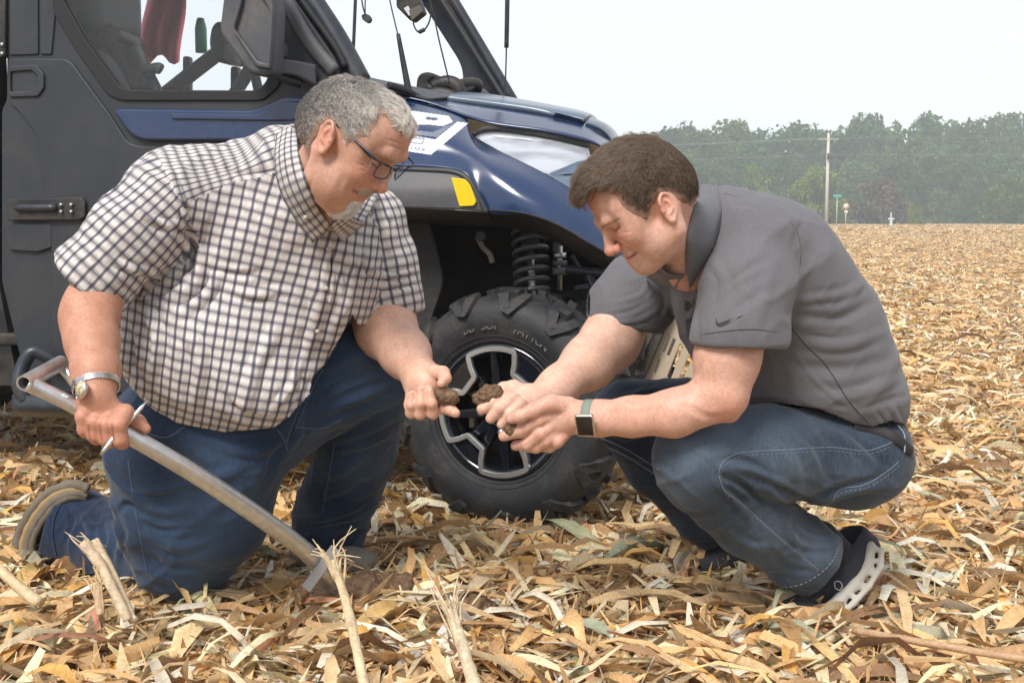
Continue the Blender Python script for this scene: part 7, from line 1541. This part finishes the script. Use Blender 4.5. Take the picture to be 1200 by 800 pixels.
def crown_mesh(seed, n=8000, leaf=.36, zs=.0):
    g = np.random.default_rng(seed); K = 40; th = g.uniform(0, 6.28, K); z = g.uniform(-.05, .95, K); rad = np.sqrt(g.uniform(.05, 1, K))*(.44*np.sin(np.pi*np.clip(z*.62+.30, 0, 1))**.7+.02)
    C = np.stack([rad*np.cos(th), rad*np.sin(th), z*.84+.06], 1); R = g.uniform(.11, .20, K)*(1-.25*z)
    C[0] = (0, 0, .88); R[0] = .10; tone = g.uniform(.55, 1.45, K)
    b = g.choice(K, n, p=R**2/(R**2).sum()); d = g.normal(size=(n, 3)); d /= np.linalg.norm(d, axis=1)[:, None]
    lump = 1+.25*pnoise(d*4+b[:, None]*3.1, seed); P = C[b]+d*(R[b]*lump*g.uniform(.62, 1.12, n)**.6)[:, None]; P[:, 2] = np.abs(P[:, 2])
    s = leaf/17*g.uniform(.6, 1.5, n); nr = d+g.normal(0, .6, (n, 3)); nr /= np.linalg.norm(nr, axis=1)[:, None]; a = np.cross(nr, g.normal(size=(n, 3))); a /= np.linalg.norm(a, axis=1)[:, None]; c = np.cross(nr, a)
    V = np.stack([P+a*s[:, None], P+c*s[:, None]*.7, P-a*s[:, None], P-c*s[:, None]*.7], 1).reshape(-1, 3); F = np.arange(4*n).reshape(-1, 4)
    col = np.repeat((tone[b]*g.uniform(.7, 1.3, n))[:, None], 4, 1).reshape(-1, 1)*np.array([1, 1, .95]); col[:, 0] *= np.repeat(g.uniform(.85, 1.25, n), 4)
    return mesh_np('crown', V, F, np.clip(col, 0, 2))
def trunk_mesh(seed):
    g = np.random.default_rng(seed); mb = MB(); mb.tube([(0, 0, -.02), (.01, 0, .2), (0, .01, .5), (.01, 0, .8)], [.022, .018, .012, .004], 8)
    for i in range(7): t = g.uniform(.15, .6); a = g.uniform(0, 6.28); mb.tube([(0, 0, t), (.1*math.cos(a), .1*math.sin(a), t+.12), (.24*math.cos(a), .24*math.sin(a), t+.25)], [.008, .005, .002], 5)
    return mb.mesh('trunk')
CR = [crown_mesh(100+i) for i in range(6)]; CRS = [crown_mesh(200+i, 2600, .5) for i in range(3)]; TRM = [trunk_mesh(300+i) for i in range(3)]
for m_ in CR+CRS: m_.materials.append(None)
for m_ in TRM: m_.materials.append(M_TRK)
def tree(px, ytop, wpx, D, mi, crown, label, group, name='tree'):
    x = (px-600)/FPX*D*1.004; H = (262-ytop)/FPX*D+CAMH; w = wpx/FPX*D
    e = new_empty(name, (x, D, 0), label=label, category='tree' if name != 'shrub' else 'shrub');
    if group: e['group'] = group
    c = bpy.data.objects.new('crown', crown); t = bpy.data.objects.new('trunk', random.choice(TRM))
    for o in (c, t): COL.objects.link(o); o.parent = e
    c.scale = (w/.95, w/.95, H/1.0); t.scale = (H, H, H*.9); c.rotation_euler[2] = random.uniform(0, 6.28)
    c.material_slots[0].link = 'OBJECT'; c.material_slots[0].material = M_LF[mi]; return e
TG = 'trees of the far tree line'
back = [(735, 158, 64), (770, 153, 62), (800, 149, 60), (829, 151, 54), (858, 143, 52), (884, 155, 50), (908, 150, 56), (938, 147, 54), (966, 153, 50), (990, 152, 46), (1015, 135, 52), (1040, 146, 50), (1064, 145, 48), (1090, 136, 50), (1114, 150, 50), (1146, 139, 60), (1175, 134, 56), (1206, 137, 60), (1250, 142, 80)]
PLB = ['behind the hood', 'right of the young head', 'above the grey shoulder', 'left of the utility pole', 'behind the utility pole', 'right of the utility pole', 'above the two small signs', 'above the purple shrub', 'above the white field marker', 'right of the white field marker', 'near the right edge of the picture', 'at the right edge of the picture', 'beyond the right edge']
def place_word(x): return PLB[int(np.searchsorted([765, 815, 880, 945, 975, 992, 1008, 1030, 1055, 1100, 1150, 1200], x))]
for i, (x, y, w) in enumerate(back):
    h = 'tallest' if y < 138 else 'tall' if y < 150 else 'lower'
    tree(x, y-2, w*1.75, 205+8*(i % 3), (0, 1, 1, 0)[i % 4], CR[i % 6], f'{h} tree of the hazy back row {place_word(x)}', TG)
mid = [(760, 185, 60), (795, 178, 62), (832, 190, 55), (868, 185, 60), (906, 182, 50), (1000, 190, 58), (1052, 186, 60), (1085, 175, 60), (1122, 182, 62), (1160, 180, 60), (1225, 178, 80)]
for i, (x, y, w) in enumerate(mid): tree(x, y-2, w*1.5, 188+5*(i % 3), (1, 0, 0)[i % 3], CR[(i+3) % 6], f'mid height green tree of the middle row {place_word(x)}', 'middle row of the far tree line')
low = [(740, 222, 50), (780, 215, 46), (822, 222, 50), (905, 225, 40), (995, 226, 44), (1105, 222, 48), (1135, 226, 46), (1232, 220, 60)]
for i, (x, y, w) in enumerate(low): tree(x, y, w, 172+4*(i % 3), (1, 0)[i % 2], CRS[i % 3], f'low growth {place_word(x)}', 'undergrowth of the far tree line', 'shrub')
tree(880, 192, 44, 165, 2, CRS[1], 'yellowish green rounded tree right of the young man in the tree line', None)
tree(951, 194, 66, 160, 2, CR[2], 'light green bushy tree standing directly behind the utility pole', None)
tree(1026, 208, 70, 158, 3, CRS[0], 'greyish purple rounded shrub in front of the tree line right of the small signs', None, 'shrub')
tree(1068, 231, 17, 150, 2, CRS[2], 'small narrow yellow green sapling right of the white field marker', None, 'sapling')
tree(1172, 206, 58, 160, 0, CRS[1], 'broad fresh green tree low at the right edge of the tree line', None)
tree(1205, 214, 50, 156, 0, CRS[2], 'green bush cut by the right edge of the picture', None, 'shrub')
_by = {}
for o in [o for o in COL.objects if o.get('category') in ('tree', 'shrub')]: _by.setdefault(o['label'], []).append(o)
for l_, os_ in _by.items():
    if len(os_) == 2:
        for o, w_ in zip(sorted(os_, key=lambda o: o.location.x/o.location.y), ('left', 'right')): o['label'] = l_+', the '+w_+' one'
# the wood goes on to both sides, outside the picture
wc = bpy.data.collections.new('wood_crowns')
for k_ in range(4): o = bpy.data.objects.new('wood_crown', CR[k_].copy()); o.data.materials[0] = M_LF[k_ % 2]; wc.objects.link(o)
gw = np.random.default_rng(9); wp = []
for row in range(3):
    for q in np.concatenate([np.arange(-1.5, .04, .055), np.arange(.54, 1.5, .055)]): Dw = 175+18*row; wp.append((q*Dw+gw.uniform(-3, 3), Dw+gw.uniform(-4, 4), -.1, gw.integers(0, 4), gw.uniform(0, 6), gw.uniform(14, 19)))
wood = scatter('far_wood', np.array(wp), wc); wood['kind'] = 'stuff'
# utility pole, wires, signs
M_POLE = mat('weathered_pole', (.55, .51, .47), .85); M_WIRE = mat('wire', (.20, .21, .22), .6)
D = 121; up = new_empty('utility_pole', ((965-600)/FPX*D*1.004, D, 0), label='bare wooden utility pole standing before the far trees', category='utility pole')
b0 = np.array(up.location); T = (262-158)/FPX*D+CAMH
tube('pole', [b0, b0+[0, 0, T]], np.array([.19, .13]), M_POLE, up, ns=10); tube('crossarm', [b0+[-1.0, 0, T-.6], b0+[1.0, 0, T-.6]], .055, M_POLE, up, ns=6)
tube('transformer', [b0+[.0, -.3, T-2.6], b0+[.0, -.3, T-2.0]], .16, mat('dark_band', (.05, .05, .05), .7), up, ns=10)
for k_, (dz, dx) in enumerate(((-.5, -.9), (-.5, .9), (-2.1, 0))):
    P = []
    for t in np.linspace(-1, 1, 25): P.append(b0+np.array([t*60+dx, -t*22, T+dz-.0+abs(t)*(-1.6)+1.2*(t*t)]))
    w_ = tube('overhead_wire', P, .022, M_WIRE, None, ns=5, label=('upper thin wire on the left end of the pole crossarm', 'upper thin wire on the right end of the pole crossarm', 'lower thin wire fixed below the transformer on the pole')[k_], category='wire', group='overhead wires on the utility pole')
def sign(px, D, name, lab, ht, build):
    e = new_empty(name, ((px-600)/FPX*D*1.004, D, 0), label=lab, category='sign'); b = np.array(e.location); tube('post', [b, b+[0, 0, ht]], .045, mat('galvanised_post', (.50, .50, .50), .5, .4), e, ns=6); build(e, b)
M_TEAL = mat('street_sign_green', (.10, .38, .34), .5); M_PALE = mat('pale_sign', (.70, .60, .52), .6); M_ORG = mat('sign_orange_rim', (.50, .24, .12), .6)
D1 = 112
sign(977, D1, 'street_sign', 'green street name sign on a thin post right of the utility pole', 3.4, lambda e, b: [MB().box(b+[0, -.05, 3.45], np.eye(3), (.38, .02, .12)).build('name_blade', M_TEAL, e, smooth=False), MB().box(b+[0, .02, 3.25], np.array([[0, 1, 0], [1, 0, 0], [0, 0, 1.]]), (.30, .02, .10)).build('name_blade', M_TEAL, e, smooth=False)])
sign(987.5, D1, 'road_sign', 'small roundish pale sign on a short post beside the green street sign', 2.2, lambda e, b: [tube('disc', [b+[0, -.06, 2.45], b+[0, -.03, 2.45]], .26, M_PALE, e, ns=8), tube('rim', [b+[0, -.03, 2.45], b+[0, -.01, 2.45]], .33, M_ORG, e, ns=8), MB().box(b+[0, -.05, 1.98], np.eye(3), (.16, .02, .12)).build('plate', M_PALE, e, smooth=False)])
D2 = 95; e = new_empty('field_marker', ((1040-600)/FPX*D2*1.004, D2, 0), label='small white cross shaped marker at the field edge', category='marker'); b = np.array(e.location); M_WH = mat('white_paint', (.62, .62, .62), .5)
tube('post', [b, b+[0, 0, 1.75]], .04, M_WH, e, ns=6); MB().box(b+[0, -.04, 1.25], np.eye(3), (.24, .03, .07)).build('arm', M_WH, e, smooth=False); MB().box(b+[0, -.04, .95], np.eye(3), (.10, .03, .24)).build('panel', M_WH, e, smooth=False)
# the hazy air: one closed box round everything
HZ = bpy.data.materials.new('hazy_air'); HZ.use_nodes = True; hn = HZ.node_tree; hn.nodes.remove(hn.nodes['Principled BSDF'])
pv = hn.nodes.new('ShaderNodeVolumePrincipled'); pv.inputs['Density'].default_value = .0017; pv.inputs['Color'].default_value = (.80, .90, 1, 1); pv.inputs['Anisotropy'].default_value = .0
hn.links.new(pv.outputs[0], hn.nodes['Material Output'].inputs['Volume'])
hz_ = MB().box((0, 1000, 14.5), np.eye(3), (2600, 1700, 15.6)).build('haze', HZ, None, smooth=False, kind='stuff')
SC.cycles.volume_bounces = 1
